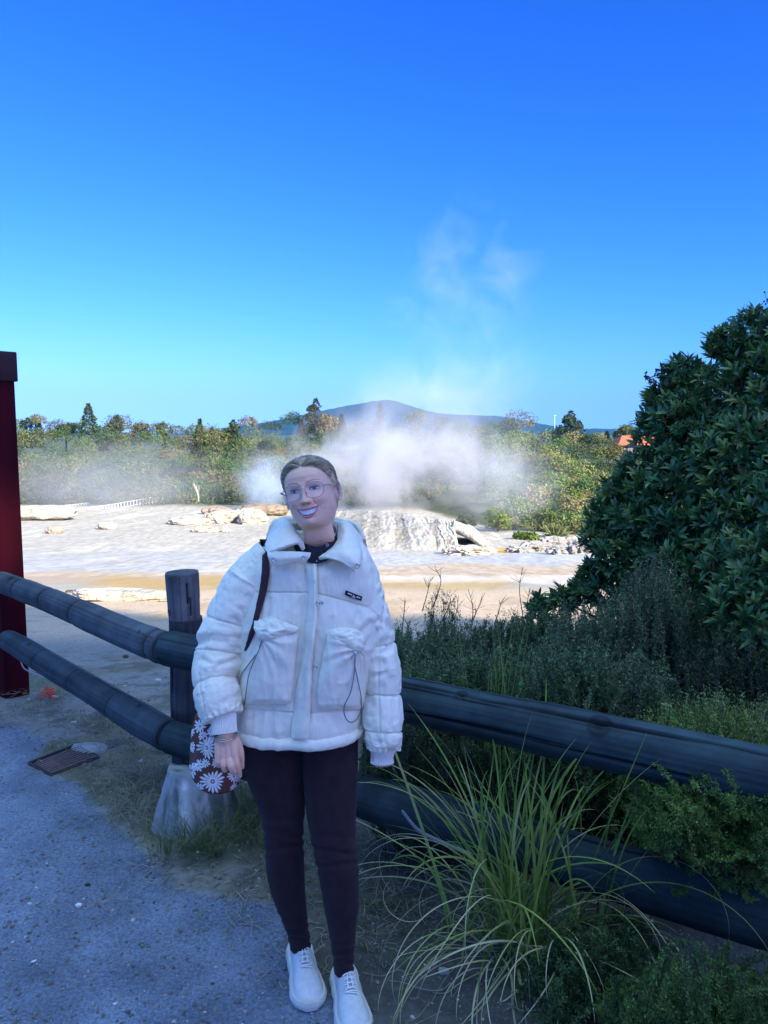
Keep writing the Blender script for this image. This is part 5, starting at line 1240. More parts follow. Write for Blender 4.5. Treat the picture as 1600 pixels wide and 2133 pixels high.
# pockets
def pocket(corners, top_tuck, seed, cord_pts, toggle):
    # corners: outline rows from top to bottom (v, left, right)
    rows = []; co = np.array(corners, float)
    for v in np.linspace(co[0, 0], co[-1, 0], 30):
        l = np.interp(v, co[:, 0], co[:, 1]); r = np.interp(v, co[:, 0], co[:, 2]); g = (v-co[0, 0])/(co[-1, 0]-co[0, 0])
        row = []
        for f in np.linspace(0, 1, 24):
            ed = min(f, 1-f)*2; bulge = (.009+.024*(1-(1-ed)**2.6))*(min(1, (g+.05)*5)**.6)*(1-.25*g)*min(1, (1-g)*9+.45)
            u = l+(r-l)*f; row.append(onj(u, v, bulge+.002, btree[:1]))
        rows.append(row)
    C_ = np.array(rows)
    V, F, Pq, Nq = sheet_patch(C_, 100, 90, .0, seed, .004)
    Vt = V[:9000].reshape(100, 90, 3); U_, W_ = proj(Vt)
    tx, ty = top_tuck
    # folds radiating from the gathered corner
    an = np.arctan2(W_-ty, U_-tx); rdist = np.hypot(U_-tx, W_-ty)
    fold = np.sin(an*11+1.5*fbm(np.stack([an*2, rdist*.02, 0*an], -1), 2, seed))*np.exp(-rdist/55.)*.0042+.0035*fbm(Vt*[20, 20, 13], 3, seed)+.002*ridge(Vt*[26, 26, 14], 2, seed+3)
    Vt = Vt+Nq*fold[..., None]; V[:9000] = Vt.reshape(-1, 3)
    pk = mesh_obj('pocket', V, F, m_jack, jacket)
    return pk
pocket([(1318, 538, 622), (1345, 530, 618), (1390, 508, 614), (1440, 500, 609), (1462, 503, 606), (1468, 512, 598)], (546, 1332), 41, None, None)
pocket([(1316, 684, 756), (1345, 678, 756), (1400, 666, 757), (1450, 660, 760), (1470, 664, 760), (1479, 676, 752)], (745, 1352), 43, None, None)
# scrunched pocket flaps
def flap(rows, seed):
    C_ = np.array([[onj(u, v, .004+o*.62, btree[:1]) for (u, v, o) in r] for r in rows])
    V, F, Pq, Nq = sheet_patch(C_, 60, 60, .0, seed, .005); Vt = V[:3600].reshape(60, 60, 3)
    fo = .0060*ridge(Vt*[22, 22, 60]+Vt[..., [2, 0, 0]]*[14, 0, 0], 3, seed)+.002*fbm(Vt*60, 2, seed+2); V[:3600] = (Vt+Nq*fo[..., None]).reshape(-1, 3)
    mesh_obj('pocket_flap', V, F, m_jack, jacket)
flap([[(532, 1292, .008), (560, 1286, .012), (590, 1296, .012), (620, 1309, .008)], [(530, 1308, .030), (558, 1303, .042), (590, 1308, .036), (621, 1311, .016)], [(538, 1324, .036), (560, 1322, .050), (588, 1319, .038), (615, 1315, .020)], [(545, 1335, .024), (556, 1334, .030), (575, 1328, .028), (606, 1318, .014)]], 51)
flap([[(686, 1314, .010), (710, 1309, .014), (738, 1312, .014), (756, 1322, .010)], [(690, 1322, .026), (712, 1324, .042), (740, 1326, .044), (757, 1334, .026)], [(700, 1336, .026), (720, 1342, .040), (742, 1346, .046), (756, 1348, .028)], [(718, 1352, .018), (730, 1356, .026), (744, 1358, .030), (750, 1356, .020)]], 52)
# elastic drawcords
m_cord = M('grey_elastic_cord', (.22, .22, .23), .6)
def cord(pts, off, name='drawcord'):
    mb_ = MB(); P = np.array([onj(u, v, o, btree[:1]) for (u, v, o) in pts]); tube(mb_, cr(P, 70), .0017, 7); mb_.build(name, m_cord, jacket)
cord([(545, 1335, .034), (535, 1360, .022), (515, 1388, .022), (500, 1412, .022), (499, 1450, .022), (502, 1470, .014), (508, 1469, .014), (513, 1440, .036), (520, 1400, .036), (540, 1352, .036), (546, 1336, .036)], 0)
cord([(741, 1362, .036), (738, 1400, .040), (731, 1440, .040), (718, 1470, .032), (718, 1490, .020), (728, 1504, .018), (742, 1500, .018), (752, 1480, .022), (752, 1450, .030), (746, 1420, .036), (739, 1385, .040), (741, 1362, .036)], 0)
mb = MB(); p = onj(740, 1360, .045, btree[:1]); tube(mb, np.array([p+[0, .006, 0], p+[0, -.004, 0]]), .0058, 12); mb.build('toggle', M('clear_toggle', (.45, .60, .60), .15, spec=.7), jacket)
# snaps
def snap(u, v, off=.004):
    p = onj(u, v, off, btree[:1]) if not isinstance(off, tuple) else PX(u, v, off[0]); mb_ = MB(); t = np.linspace(0, 2*math.pi, 21)
    tube(mb_, p+np.stack([np.cos(t)*.0052, 0*t, np.sin(t)*.0052], -1), .0016, 6, caps=False)
    a_, b_ = np.meshgrid(np.linspace(0, 2*math.pi, 16, endpoint=False), np.linspace(0, 1, 5)); mb_.add(p+np.stack([np.cos(a_)*.0048*b_, -.002*(1-b_**2)+.001+0*a_, np.sin(a_)*.0048*b_], -1).reshape(-1, 3), grid_faces(5, 16, True)); mb_.build('snap', m_metal, jacket)
snap(570.5, 1165, (2.200,)); snap(633, 1161, (2.203,)); snap(670, 1256, .016); snap(657, 1389, .018); snap(745, 1177, (2.204,)); snap(663, 1256, .02)
# black label with white marks
lab = MB(); q4 = [(721, 1230), (755, 1243), (752.5, 1252), (719, 1239.5)]
LP = [onj(u, v, .008, btree) for u, v in q4]
def lp(a_, b_, o_=0): 
    p = LP[0]*(1-a_)*(1-b_)+LP[1]*a_*(1-b_)+LP[2]*a_*b_+LP[3]*(1-a_)*b_; return p+np.array([0, -o_, 0])
gV = np.array([[lp(a_, b_) for a_ in np.linspace(0, 1, 12)] for b_ in np.linspace(0, 1, 5)]); V, F, _, _ = sheet_patch(gV, 6, 14, 0, 0, .003)
pt = mesh_obj('chest_label', V, F, M('black_woven_label', (.006, .007, .012), .8), jacket, smooth=False)
wl = MB()
def lq(a0, a1, b0, b1): wl.add(np.array([lp(a0, b0, .0012), lp(a1, b0, .0012), lp(a1, b1, .0012), lp(a0, b1, .0012)]), np.array([[0, 3, 2, 1]]))
for k in range(5): lq(.12+k*.054, .12+k*.054+.043, .26, .56)
for k in range(4): lq(.675+k*.060, .675+k*.060+.05, .30, .60)
lq(.40, .62, .66, .80); wl.add(np.array([lp(.45, .22, .0012), lp(.60, .60, .0012), lp(.46, .58, .0012)]), np.array([[0, 2, 1]]))
wl.build('chest_label_mark', M('white_thread', (.8, .8, .82), .8), jacket, smooth=False)

# ---------------------------------------------------------------- leggings
m_leg = M('plum_rib_knit', (.034, .019, .025), .85, (.025, .014, .019), 30, [(10, .25, .004)], .12)
nt = m_leg.node_tree; bs = nt.nodes['Principled BSDF']; bs.inputs['Sheen Weight'].default_value = .06; wv = nt.nodes.new('ShaderNodeTexWave'); wv.inputs['Scale'].default_value = 120; wv.bands_direction = 'X'; wv.inputs['Distortion'].default_value = .6
tc_ = nt.nodes.new('ShaderNodeTexCoord'); nt.links.new(tc_.outputs['Object'], wv.inputs['Vector']); bp_n = nt.nodes.new('ShaderNodeBump'); bp_n.inputs['Strength'].default_value = .5; bp_n.inputs['Distance'].default_value = .002
nt.links.new(wv.outputs['Fac'], bp_n.inputs['Height']); nt.links.new(bp_n.outputs[0], bs.inputs['Normal'])
LLt = [(1440, 505, 640, 2.36), (1500, 500, 640, 2.36), (1537, 500, 638, 2.36), (1602, 510, 634, 2.355), (1667, 534, 636, 2.35), (1710, 547, 634, 2.345), (1745, 551.5, 632, 2.34), (1807, 554, 634, 2.345), (1850, 562, 636, 2.35), (1900, 581, 638.5, 2.355), (1935, 597, 642, 2.36), (1972, 606, 648, 2.365)]
RLt = [(1440, 628, 752, 2.36), (1500, 628, 748, 2.35), (1537, 630, 745, 2.345), (1602, 630, 745, 2.33), (1680, 636, 743, 2.305), (1732, 645, 741.5, 2.285), (1780, 655, 744, 2.27), (1823, 664.5, 748, 2.265), (1879, 673, 748, 2.26), (1940, 685, 741, 2.255), (1985, 692, 738, 2.25), (2022, 696, 737, 2.25)]
lm = MB(); parts_l = []
for T_, knee, bottom in ((LLt, 1745, 0), (RLt, 1780, 1)):
    T_ = np.array(T_); n = 240; vs_ = np.linspace(T_[0, 0], T_[-1, 0], n); lf, rt, Yc = [np.interp(vs_, T_[:, 0], T_[:, i]) for i in (1, 2, 3)]
    sm = lambda y: np.convolve(np.pad(y, 8, 'edge'), np.ones(17)/17, 'valid'); lf, rt, Yc = sm(lf), sm(rt), sm(Yc)
    cen = np.array([PX((l+r)/2, v, y) for l, r, v, y in zip(lf, rt, vs_, Yc)]); hw_ = np.array([(r-l)/2*y*1.03/FPX for l, r, y in zip(lf, rt, Yc)])*1.0
    hw_ = hw_*np.interp(vs_, [1440, 1600, 1800, 2022], [1.0, 1.01, 1.03, 1.05])
    th = np.linspace(0, 2*math.pi, 120, endpoint=False)
    dpt = hw_*np.interp(vs_, [1440, 1560, 1745, 1830, 1990], [1.15, 1.1, .98, 1.05, 1.12])
    P = cen[:, None]+np.stack([np.cos(th)[None]*hw_[:, None], np.sin(th)[None]*dpt[:, None], 0*th[None]+0*hw_[:, None]], -1)
    N = np.stack([np.cos(th), np.sin(th), 0*th], -1)[None]*np.ones((n, 1, 1))
    U_, W_ = proj(P); c0 = T_[-1, 0]
    fo = [([(c0-60, 0), (c0-59, 0)], 0, 1)]
    xm = (lf+rt)/2
    def band(dv, tilt, dep, wd): 
        q = np.abs(W_-(dv+tilt*np.sin((U_-xm[:, None])/30.)*12+3*fbm(np.stack([U_*.03, W_*.01, 0*U_], -1), 2, int(dv)))); return -dep*np.exp(-(q/wd)**2)+dep*.5*np.exp(-((q-1.8*wd)/wd)**2)
    dsp = band(knee-5, .4, .0035, 6)+band(knee+22, -.4, .0028, 6)+band(knee-38, .3, .0016, 7)+band(c0-18, .5, .0035, 4)+band(c0-34, -.5, .003, 4.5)+band(c0-55, .4, .002, 5)
    dsp = dsp+.0025*fbm(P*14, 3, 7)
    P = P+N*dsp[..., None]
    e = P[-1]; ec = e.mean(0); P = np.concatenate([P, [ec+(e-ec)*.97-[0, 0, .002], ec+(e-ec)*.88+[0, 0, .004]]])
    lm.add(P.reshape(-1, 3), grid_faces(len(P), 120, True)[:, ::-1])
lm.build('leggings', m_leg, root_p)

# ---------------------------------------------------------------- shoes
m_up = M('white_mesh_fabric', (.66, .66, .64), .75, (.58, .58, .565), 60, [(420, .5, .0012, 2), (30, .2, .002)], .25)
m_sole = M('cream_rubber', (.66, .64, .58), .55, (.56, .54, .48), 20, [(40, .3, .002)], .35)
m_lace = M('white_lace', (.74, .74, .73), .7)
def shoe(heel, toe, seed):
    heel = np.asarray(heel); toe = np.asarray(toe); f_ = nrm((toe-heel)*[1, 1, 0]); Ls = np.linalg.norm((toe-heel)[:2]); r_ = np.array([-f_[1], f_[0], 0])
    def W_(s, x, z): return heel+f_*np.asarray(s)[..., None]*Ls+r_*np.asarray(x)[..., None]+np.array([0, 0, 1.])*np.asarray(z)[..., None]
    root = empty('shoe', (heel+toe)/2); root.parent = root_p; root.location = Vector([float(c) for c in (heel+toe)/2])-root_p.location
    ks = [0, .04, .12, .25, .4, .55, .7, .82, .92, .98, 1.0]
    wv_ = [.008, .026, .035, .036, .036, .041, .047, .047, .040, .024, .006]
    n = 90; s = np.linspace(0, 1, n); wd = np.interp(s, ks, wv_); wd = np.convolve(np.pad(wd, 2, 'edge'), np.ones(5)/5, 'valid')
    ht = np.interp(s, [0, .05, .12, .25, .34, .42, .52, .64, .78, .9, .97, 1.0], [.080, .088, .084, .082, .098, .098, .086, .074, .063, .053, .040, .030])
    ht = np.convolve(np.pad(ht, 2, 'edge'), np.ones(5)/5, 'valid')
    zb = .022; ns = 46; th = np.linspace(0, math.pi, ns)
    S_, TH = np.meshgrid(s, th, indexing='ij'); x = np.cos(TH)*wd[:, None]*(1-.22*np.sin(TH)**1.5*ss(.5, .1, S_)*1.0)
    ex_ = np.where(S_ < .45, .55, .8); z = zb+(ht[:, None]-zb)*np.sin(TH)**ex_
    x = np.sign(np.cos(TH))*np.abs(np.cos(TH))**np.where(S_ < .45, .75, .85)*wd[:, None]*(1-.10*(z-zb)/.09)
    # ankle opening: push the top centre down
    op = ss(.05, .10, S_)*ss(.36, .30, S_)*np.exp(-(x/.024)**4); z = z-.030*op
    P = W_(S_, x, z); P = P+np.array([0, 0, 1.])*(.0015*fbm(P*60, 2, seed))[..., None]
    mb_ = MB(); mb_.add(P.reshape(-1, 3), grid_faces(n, ns)); up = mb_.build('upper', m_up, root)
    # chunky sole
    zk = np.linspace(0, 1, 14); SS, ZK = np.meshgrid(np.concatenate([s, s[::-1]]), zk, indexing='ij'); sg = np.concatenate([np.ones(n), -np.ones(n)])[:, None]
    hs2 = np.interp(SS, [0, .1, .3, .5, .7, .9, 1], [.050, .046, .036, .034, .030, .032, .036])
    fl = .006+.005*np.sin(ZK*math.pi)+.0012*np.sin(SS*26)*np.sin(ZK*math.pi)+.004*ss(.25, 0, SS)
    wS = np.interp(SS, s, wd); ext = np.where(SS < .5, -(1-SS*2)**6, ((SS-.5)*2)**8)*.012
    P = W_(SS+ext/Ls*1.0, sg*(wS+fl), np.maximum(.0, hs2*ZK+.010*ss(.8, 1, SS)*(1-ZK)))
    mb_ = MB(); m2 = 2*n; mb_.add(np.swapaxes(P, 0, 1).reshape(-1, 3), grid_faces(14, m2, True)); cap = np.swapaxes(P, 0, 1)[-1]; inn = np.swapaxes(P, 0, 1)[-1]*.82+cap.mean(0)*.18
    mb_.add(np.stack([cap, inn]).reshape(-1, 3), grid_faces(2, m2, True)); mb_.build('sole', m_sole, root)
    # laces and tongue
    def topz(ss_, xx): 
        i = int(np.clip(ss_, 0, 1)*(n-1)); w0 = wd[i]; 
        c = np.clip(abs(xx)/w0, 0, 1)**(1/.8); return zb+(ht[i]-zb)*math.sin(math.acos(min(1, c)))**.75
    mb_ = MB()
    for k, s0 in enumerate((.40, .455, .51, .565, .62)):
        for sg_ in (1, -1):
            pts = [(s0, -.019*sg_), (s0+.012, -.008*sg_), (s0+.026, .008*sg_), (s0+.034, .019*sg_)] if k < 4 or sg_ > 0 else [(s0, -.019), (s0, -.006), (s0, .006), (s0, .019)]
            P3 = np.array([W_(np.array(a_), np.array(b_), np.array(topz(a_, b_)+.0045)) for a_, b_ in pts]); tube(mb_, cr(P3, 14), .0024, 6)
    for sg_ in (1, -1):
        P3 = np.array([W_(np.array(a_), np.array(b_), np.array(topz(a_, b_)+.006)) for a_, b_ in [(.385, .006*sg_), (.45, .004*sg_), (.53, .008*sg_), (.60, .007*sg_)]]); tube(mb_, cr(P3, 20), np.linspace(.0018, .0032, 20), 7)
    mb_.build('lace', m_lace, root)
    mb_ = MB(); rows = []
    for s0 in np.linspace(.30, .62, 12): rows.append([W_(np.array(s0), np.array(x0), np.array(topz(s0, x0)+.0018+(.008 if s0 < .36 else 0))) for x0 in np.linspace(-.014, .014, 7)])
    V, F, _, _ = sheet_patch(np.array(rows), 24, 14, 0, 0, .003); mb_.add(V, F); mb_.build('tongue', M('grey_tongue', (.40, .41, .42), .85, (.34, .35, .36), 80), root)
shoe(GP(616, 2024)*[1, 1, 0]+np.array([0, .085, 0]), GP(648, 2112)*[1, 1, 0]+np.array([0, .01, 0]), 1)
shoe(GP(711, 2080)*[1, 1, 0]+np.array([0, .085, 0]), GP(744, 2172)*[1, 1, 0]+np.array([0, .01, 0]), 2)
# bracelets and ring
def band_on(u, v, dy, wpx, hpx, tilt, r, name, mat, tw=0):
    mb_ = MB(); t = np.linspace(0, 2*math.pi, 65); c_ = H(u, v, dy); k = YH/FPX
    P = c_+np.stack([np.cos(t)*wpx*k, np.sin(t)*.031, tilt*np.cos(t)*wpx*k-.004*np.sin(t)*0+.0*t], -1)
    if tw:
        for ph in (0, math.pi): tube(mb_, P+np.stack([0*t, np.cos(t*30+ph)*.0012, np.sin(t*30+ph)*.0014], -1), r, 6, caps=False)
    else: tube(mb_, P, r, 6, caps=False)
    mb_.build(name, mat, root_p)
band_on(469.5, 1532, .002, 24.5, 0, .06, .0012, 'bracelet', m_gold, 1); band_on(470, 1536, .002, 25, 0, .10, .0013, 'bracelet', m_gold, 1)
mb = MB(); t = np.linspace(0, 2*math.pi, 41); c_ = H(469, 1591, -.012); d_ = np.array([.25, 0, 1.0]); tube(mb, c_+np.stack([np.cos(t)*.0125, np.sin(t)*.0125, -.004+.002*np.cos(t)], -1), .0014, 7, caps=False); mb.build('ring', m_gold, root_p)

# ================================================================== SHOULDER BAG (hangs from the shoulder)
bag = empty('shoulder_bag', PX(452, 1650, 2.33), 'brown drawstring bag with white daisies hanging beside the hand', 'bag')
BK = np.array([(1486, 408, 470), (1505, 403, 476), (1530, 399, 482), (1560, 395.5, 500), (1590, 394, 506), (1615, 399, 506), (1632, 409, 500), (1643, 425, 488), (1649, 445, 468), (1650, 452, 460)], float)
n, ns = 240, 360; vs_ = np.linspace(1486, 1650, n); lf = np.interp(vs_, BK[:, 0], BK[:, 1]); rt = np.interp(vs_, BK[:, 0], BK[:, 2])
YBg = 2.325; cen = np.array([PX((l+r)/2, v, YBg) for l, r, v in zip(lf, rt, vs_)]); hw_ = (rt-lf)/2*YBg/FPX*1.02; th = np.linspace(0, 2*math.pi, ns, endpoint=False)
dp = np.minimum(hw_*.85, .055)
P = cen[:, None]+np.stack([np.cos(th)[None]*hw_[:, None], -np.sin(th)[None]*dp[:, None], 0*th[None]*hw_[:, None]], -1)
U_, W_ = proj(P); fold = .004*fbm(np.stack([U_*.05, W_*.018, 0*U_], -1), 3, 3)-.010*np.exp(-(segdist(U_, W_, [(436, 1500), (424, 1555), (410, 1590)])/6)**2)*(np.sin(th) > 0)[None]
N = np.stack([np.cos(th), -np.sin(th), 0*th], -1)[None]; P = P+N*fold[..., None]
col = np.ones(P.shape)*np.array([.135, .060, .042])*(1+.12*fbm(P*40, 2, 4)[..., None])
pl_ = ss(10, 3, segdist(U_, W_, [(430, 1530), (415, 1560), (404, 1590)]))[..., None]; col = col*(1-pl_)+np.array([.17, .095, .095])*pl_
fl_ = np.zeros(U_.shape); ctr_ = np.zeros(U_.shape)
Us = U_+6*(1-np.abs(np.sin(th)))[None]*0
for (fx, fy, fr_, npet, ph, sq) in ((443, 1628, 28, 16, .2, .95), (430, 1558, 22, 15, .6, 1.15), (416, 1513, 13, 10, .1, 1.2), (421, 1532, 10, 9, .4, 1.1), (412, 1596, 13, 9, .9, 1.1), (428, 1590, 11, 9, .2, 1), (452, 1588, 13, 11, .5, 1), (487, 1617, 15, 12, .3, 1), (489, 1641, 11, 10, .2, 1), (399, 1605, 13, 10, .4, 1.4), (415, 1640, 12, 9, .7, 1), (438, 1525, 9, 8, .3, 1.3), (400, 1556, 8, 8, 0, 1.6), (440, 1541, 8, 8, 1, 1), (505, 1622, 13, 11, 1, 1), (466, 1500, 12, 10, .3, 1), (398, 1525, 9, 9, .2, 1.4), (470, 1560, 14, 11, .1, 1), (500, 1585, 14, 11, .6, 1)):
    for face in (1, -1):
        dx = (U_-fx); dy = (W_-fy)/sq; rr_ = np.hypot(dx, dy); an = np.arctan2(dy, dx)+ph*face
        pet = np.abs(np.sin(an*npet/2)); prof_ = .88*fr_*(.36+.64*pet**.75)*(1+.14*np.sin(an*3+fx)); hit = (rr_ < prof_)*((np.sin(th)*face) > -.02)[None]
        hit = hit*~((pet < .30)*(rr_ > fr_*.36)); cc_ = (rr_ < fr_*.17)*((np.sin(th)*face) > -.02)[None]; ring_ = cc_*(rr_ > fr_*.08)
        fl_ = np.maximum(fl_*(~(rr_ < fr_*1.02) | (fl_ == 0) | True), hit); ctr_ = np.maximum(ctr_, ring_)
col = np.where((fl_ > 0)[..., None], np.array([.82, .80, .74]), col); col = np.where((ctr_ > 0)[..., None], np.array([.16, .07, .06]), col)
P = np.concatenate([P, P[-1:].mean(1, keepdims=True)+(P[-1:]-P[-1:].mean(1, keepdims=True))*.02]); col = np.concatenate([col, col[-1:]])
P = np.concatenate([P[:1].mean(1, keepdims=True)+(P[:1]-P[:1].mean(1, keepdims=True))*.05-[0, 0, .01], P]); col = np.concatenate([col[:1], col])
mesh_obj('pouch', P.reshape(-1, 3), grid_faces(len(P), ns, True), M('printed_cotton', (1, 1, 1), .85, (.9, .9, .9), 50, [(300, .3, .001)], .15, attr=True), bag, col=col.reshape(-1, 3))
# strap over the shoulder
rows = []
for (u0, u1, v, off_) in ((541, 556, 1127, .0), (545, 560, 1136, .008), (546, 560, 1160, .012), (545, 561, 1190, .012), (540, 557, 1225, .012), (535, 548, 1260, .012), (528, 539, 1290, .012), (520, 531, 1318, .010), (512, 520, 1342, .006), (508, 513, 1356, .002)):
    rows.append([onj(u0+(u1-u0)*f, max(v, 1134), off_+.004*math.sin(f*3.14), btree) for f in (0, .33, .67, 1)])
rows[0] = [PX(u, 1124, 2.36) for u in (541, 546, 551, 556)]; rows.insert(0, [PX(u, 1128, 2.44) for u in (542, 547, 552, 557)])
V, F, _, _ = sheet_patch(np.array(rows), 120, 14, .003, 61, .003, freq=50); mesh_obj('strap', V, F, M('dark_plum_cotton', (.060, .032, .034), .85, (.048, .026, .03), 40, [(300, .3, .001), (20, .4, .004)], .12), bag)
mb = MB()
for du in (0, 10): tube(mb, cr(np.array([PX(505+du*.3, 1352, 2.36), PX(490, 1420, 2.39), PX(452+du, 1480, 2.36), PX(440+du, 1500, 2.335)]), 20), .006, 6)
mb.build('strap', M('dark_plum_cord', (.060, .032, .034), .85), bag)
# ================================================================== PLANTS NEAR THE FENCE
m_leafg = M('glossy_leaf', (1, 1, 1), .36, (.75, .78, .75), 30, None, .45, attr=True, trans=.18)
m_leafs = M('small_leaf', (1, 1, 1), .6, (.75, .75, .72), 20, None, .25, attr=True, trans=.22)
m_twig = M('brown_twig', (.050, .042, .034), .9, (.035, .028, .023), 60)
m_bl = M('grass_blade', (1, 1, 1), .55, (.8, .8, .75), 25, None, .3, attr=True, trans=.25)
# ---- the big glossy shrub
rs = np.random.RandomState(5)
CL = [(1562, 702, 52, 4.6), (1628, 728, 66, 4.4), (1508, 722, 34, 4.7), (1600, 820, 90, 4.3), (1500, 815, 58, 4.6), (1418, 780, 34, 4.8), (1385, 850, 46, 4.8), (1450, 900, 80, 4.6), (1370, 930, 55, 4.8), (1338, 1000, 56, 4.8), (1430, 1010, 80, 4.5), (1540, 950, 90, 4.2), (1620, 930, 90, 4.1), (1290, 1030, 42, 4.9), (1262, 1070, 36, 4.9), (1330, 1080, 60, 4.7), (1420, 1110, 75, 4.4), (1520, 1080, 80, 4.1), (1620, 1080, 90, 3.8), (1246, 1120, 34, 4.9), (1290, 1150, 50, 4.7), (1370, 1180, 60, 4.5), (1238, 1190, 28, 4.9), (1218, 1228, 26, 4.9), (1272, 1225, 42, 4.8), (1172, 1252, 24, 4.95), (1122, 1266, 20, 5), (1340, 1250, 55, 4.6), (1450, 1200, 75, 4.2), (1550, 1190, 85, 3.7), (1620, 1200, 90, 3.4), (1560, 1290, 80, 3.4), (1625, 1340, 80, 3.3), (1480, 1290, 60, 3.9), (1700, 830, 120, 4.2), (1710, 1000, 130, 3.8), (1710, 1200, 130, 3.4), (1405, 855, 60, 4.9), (1470, 1000, 80, 5.0), (1560, 830, 100, 5.0), (1350, 1130, 60, 5.1), (1500, 1150, 90, 4.9)]
base_sh = np.array([2.35, 4.35, 0.0])
P_, D_, N_, L_, C_ = [], [], [], [], []
tips = []
for (u, v, r, Y) in CL:
    c = PX(u, v, Y); rm = r*Y/FPX; nr = int(30+.016*r*r*(Y/4.4)**2*1.15)
    d = nrm(rs.normal(size=(nr, 3))*[1, 1, 1]+[0, -.25, .15]); lump = 1+.22*fbm(d*2.1+u*.1, 2, int(u))
    q = np.where(rs.uniform(0, 1, nr) < .25, rs.uniform(.3, .8, nr), rs.uniform(.82, 1.04, nr))
    pos = c+d*(rm*lump*q)[:, None]
    ax = nrm(d*.9+np.array([-.10, -.12, .85])+rs.normal(size=d.shape)*.25)
    tips += list(zip(pos[::6], ax[::6]))
    young = rs.uniform(0, 1, nr)
    for k in range(nr):
        m_ = rs.randint(8, 13); a = np.arange(m_)*2.4+rs.uniform(0, 6); tl = rs.uniform(.22, 1.0, m_)
        e1 = nrm(np.cross(ax[k], [.3, .2, .9])); e2 = np.cross(ax[k], e1)
        rad_ = np.cos(a)[:, None]*e1+np.sin(a)[:, None]*e2
        dd_ = ax[k]*np.cos(tl)[:, None]+rad_*np.sin(tl)[:, None]
        P_.append(pos[k]-ax[k]*rs.uniform(-.005, .045, m_)[:, None]); D_.append(dd_+np.array([0, 0, -.12])*tl[:, None]); N_.append(ax[k]*np.sin(tl)[:, None]-rad_*np.cos(tl)[:, None]+rs.normal(size=(m_, 3))*.15)
        L_.append(rs.uniform(.042, .080, m_)*rs.choice([.8, 1, 1.2]))
        bc = np.array([.058, .150, .048]) if young[k] < .55 else (np.array([.11, .215, .058]) if young[k] < .88 else np.array([.20, .27, .065]))
        C_.append(bc*rs.uniform(.7, 1.35, (m_, 1))*(1+.1*rs.normal(size=(m_, 3))))
P_, D_, N_, L_, C_ = [np.concatenate(x) for x in (P_, D_, N_, L_, C_)]
root = empty('shrub', base_sh, 'large glossy dark green shrub filling the right side', 'shrub')
V, F = leaves(P_, D_, N_, L_, L_*rs.uniform(.25, .36, len(L_)), .22, .16)
mesh_obj('foliage', V, F, m_leafg, root, col=np.repeat(np.clip(C_, .004, 1), 8, 0))
mb = MB()
for k in range(5):
    a = base_sh+np.array([rs.uniform(-.25, .35), rs.uniform(-.2, .3), -.05]); u, v, r, Y = CL[[6, 10, 16, 3, 29][k]]; e = PX(u, v, Y)
    tube(mb, cr(np.array([a, a*.55+e*.45+[0, 0, -.15], e]), 14), np.linspace(.045, .016, 14), 8)
for k in range(0, len(CL)):
    u, v, r, Y = CL[k]; e = PX(u, v, Y); a = base_sh*.45+e*.55+[0, 0, -.12]; tube(mb, cr(np.array([a, (a+e)/2+rs.normal(size=3)*.05, e]), 8), np.linspace(.016, .006, 8), 5)
for (p, ax_) in tips[::2]: tube(mb, np.array([p-ax_*.22+rs.normal(size=3)*.03, p-ax_*.1, p]), [.0045, .0035, .002], 4, caps=False)
mb.build('branches', m_twig, root)
mb = MB()   # dried flower heads on the outline
for (u, v) in ((1382, 768), (1345, 786), (1361, 800), (1352, 792), (1598, 622), (1370, 778)):
    e = PX(u, v, 4.75); b = e+np.array([.05, .02, -.10]); tube(mb, cr(np.array([b, (b+e)/2+[.01, 0, .01], e]), 6), .0022, 4)
    for k in range(9):
        p = e+rs.normal(size=3)*.016; a_, b_ = np.meshgrid(np.linspace(0, 6.28, 6, endpoint=False), np.linspace(.1, 3.04, 4)); mb.add(p+.0065*np.stack([np.sin(b_)*np.cos(a_), np.sin(b_)*np.sin(a_), np.cos(b_)], -1).reshape(-1, 3), grid_faces(4, 6, True)); tube(mb, np.array([e-[0, 0, .02], (p+e)/2, p]), .0012, 3, caps=False)
mb.build('seed_head', m_twig, root)

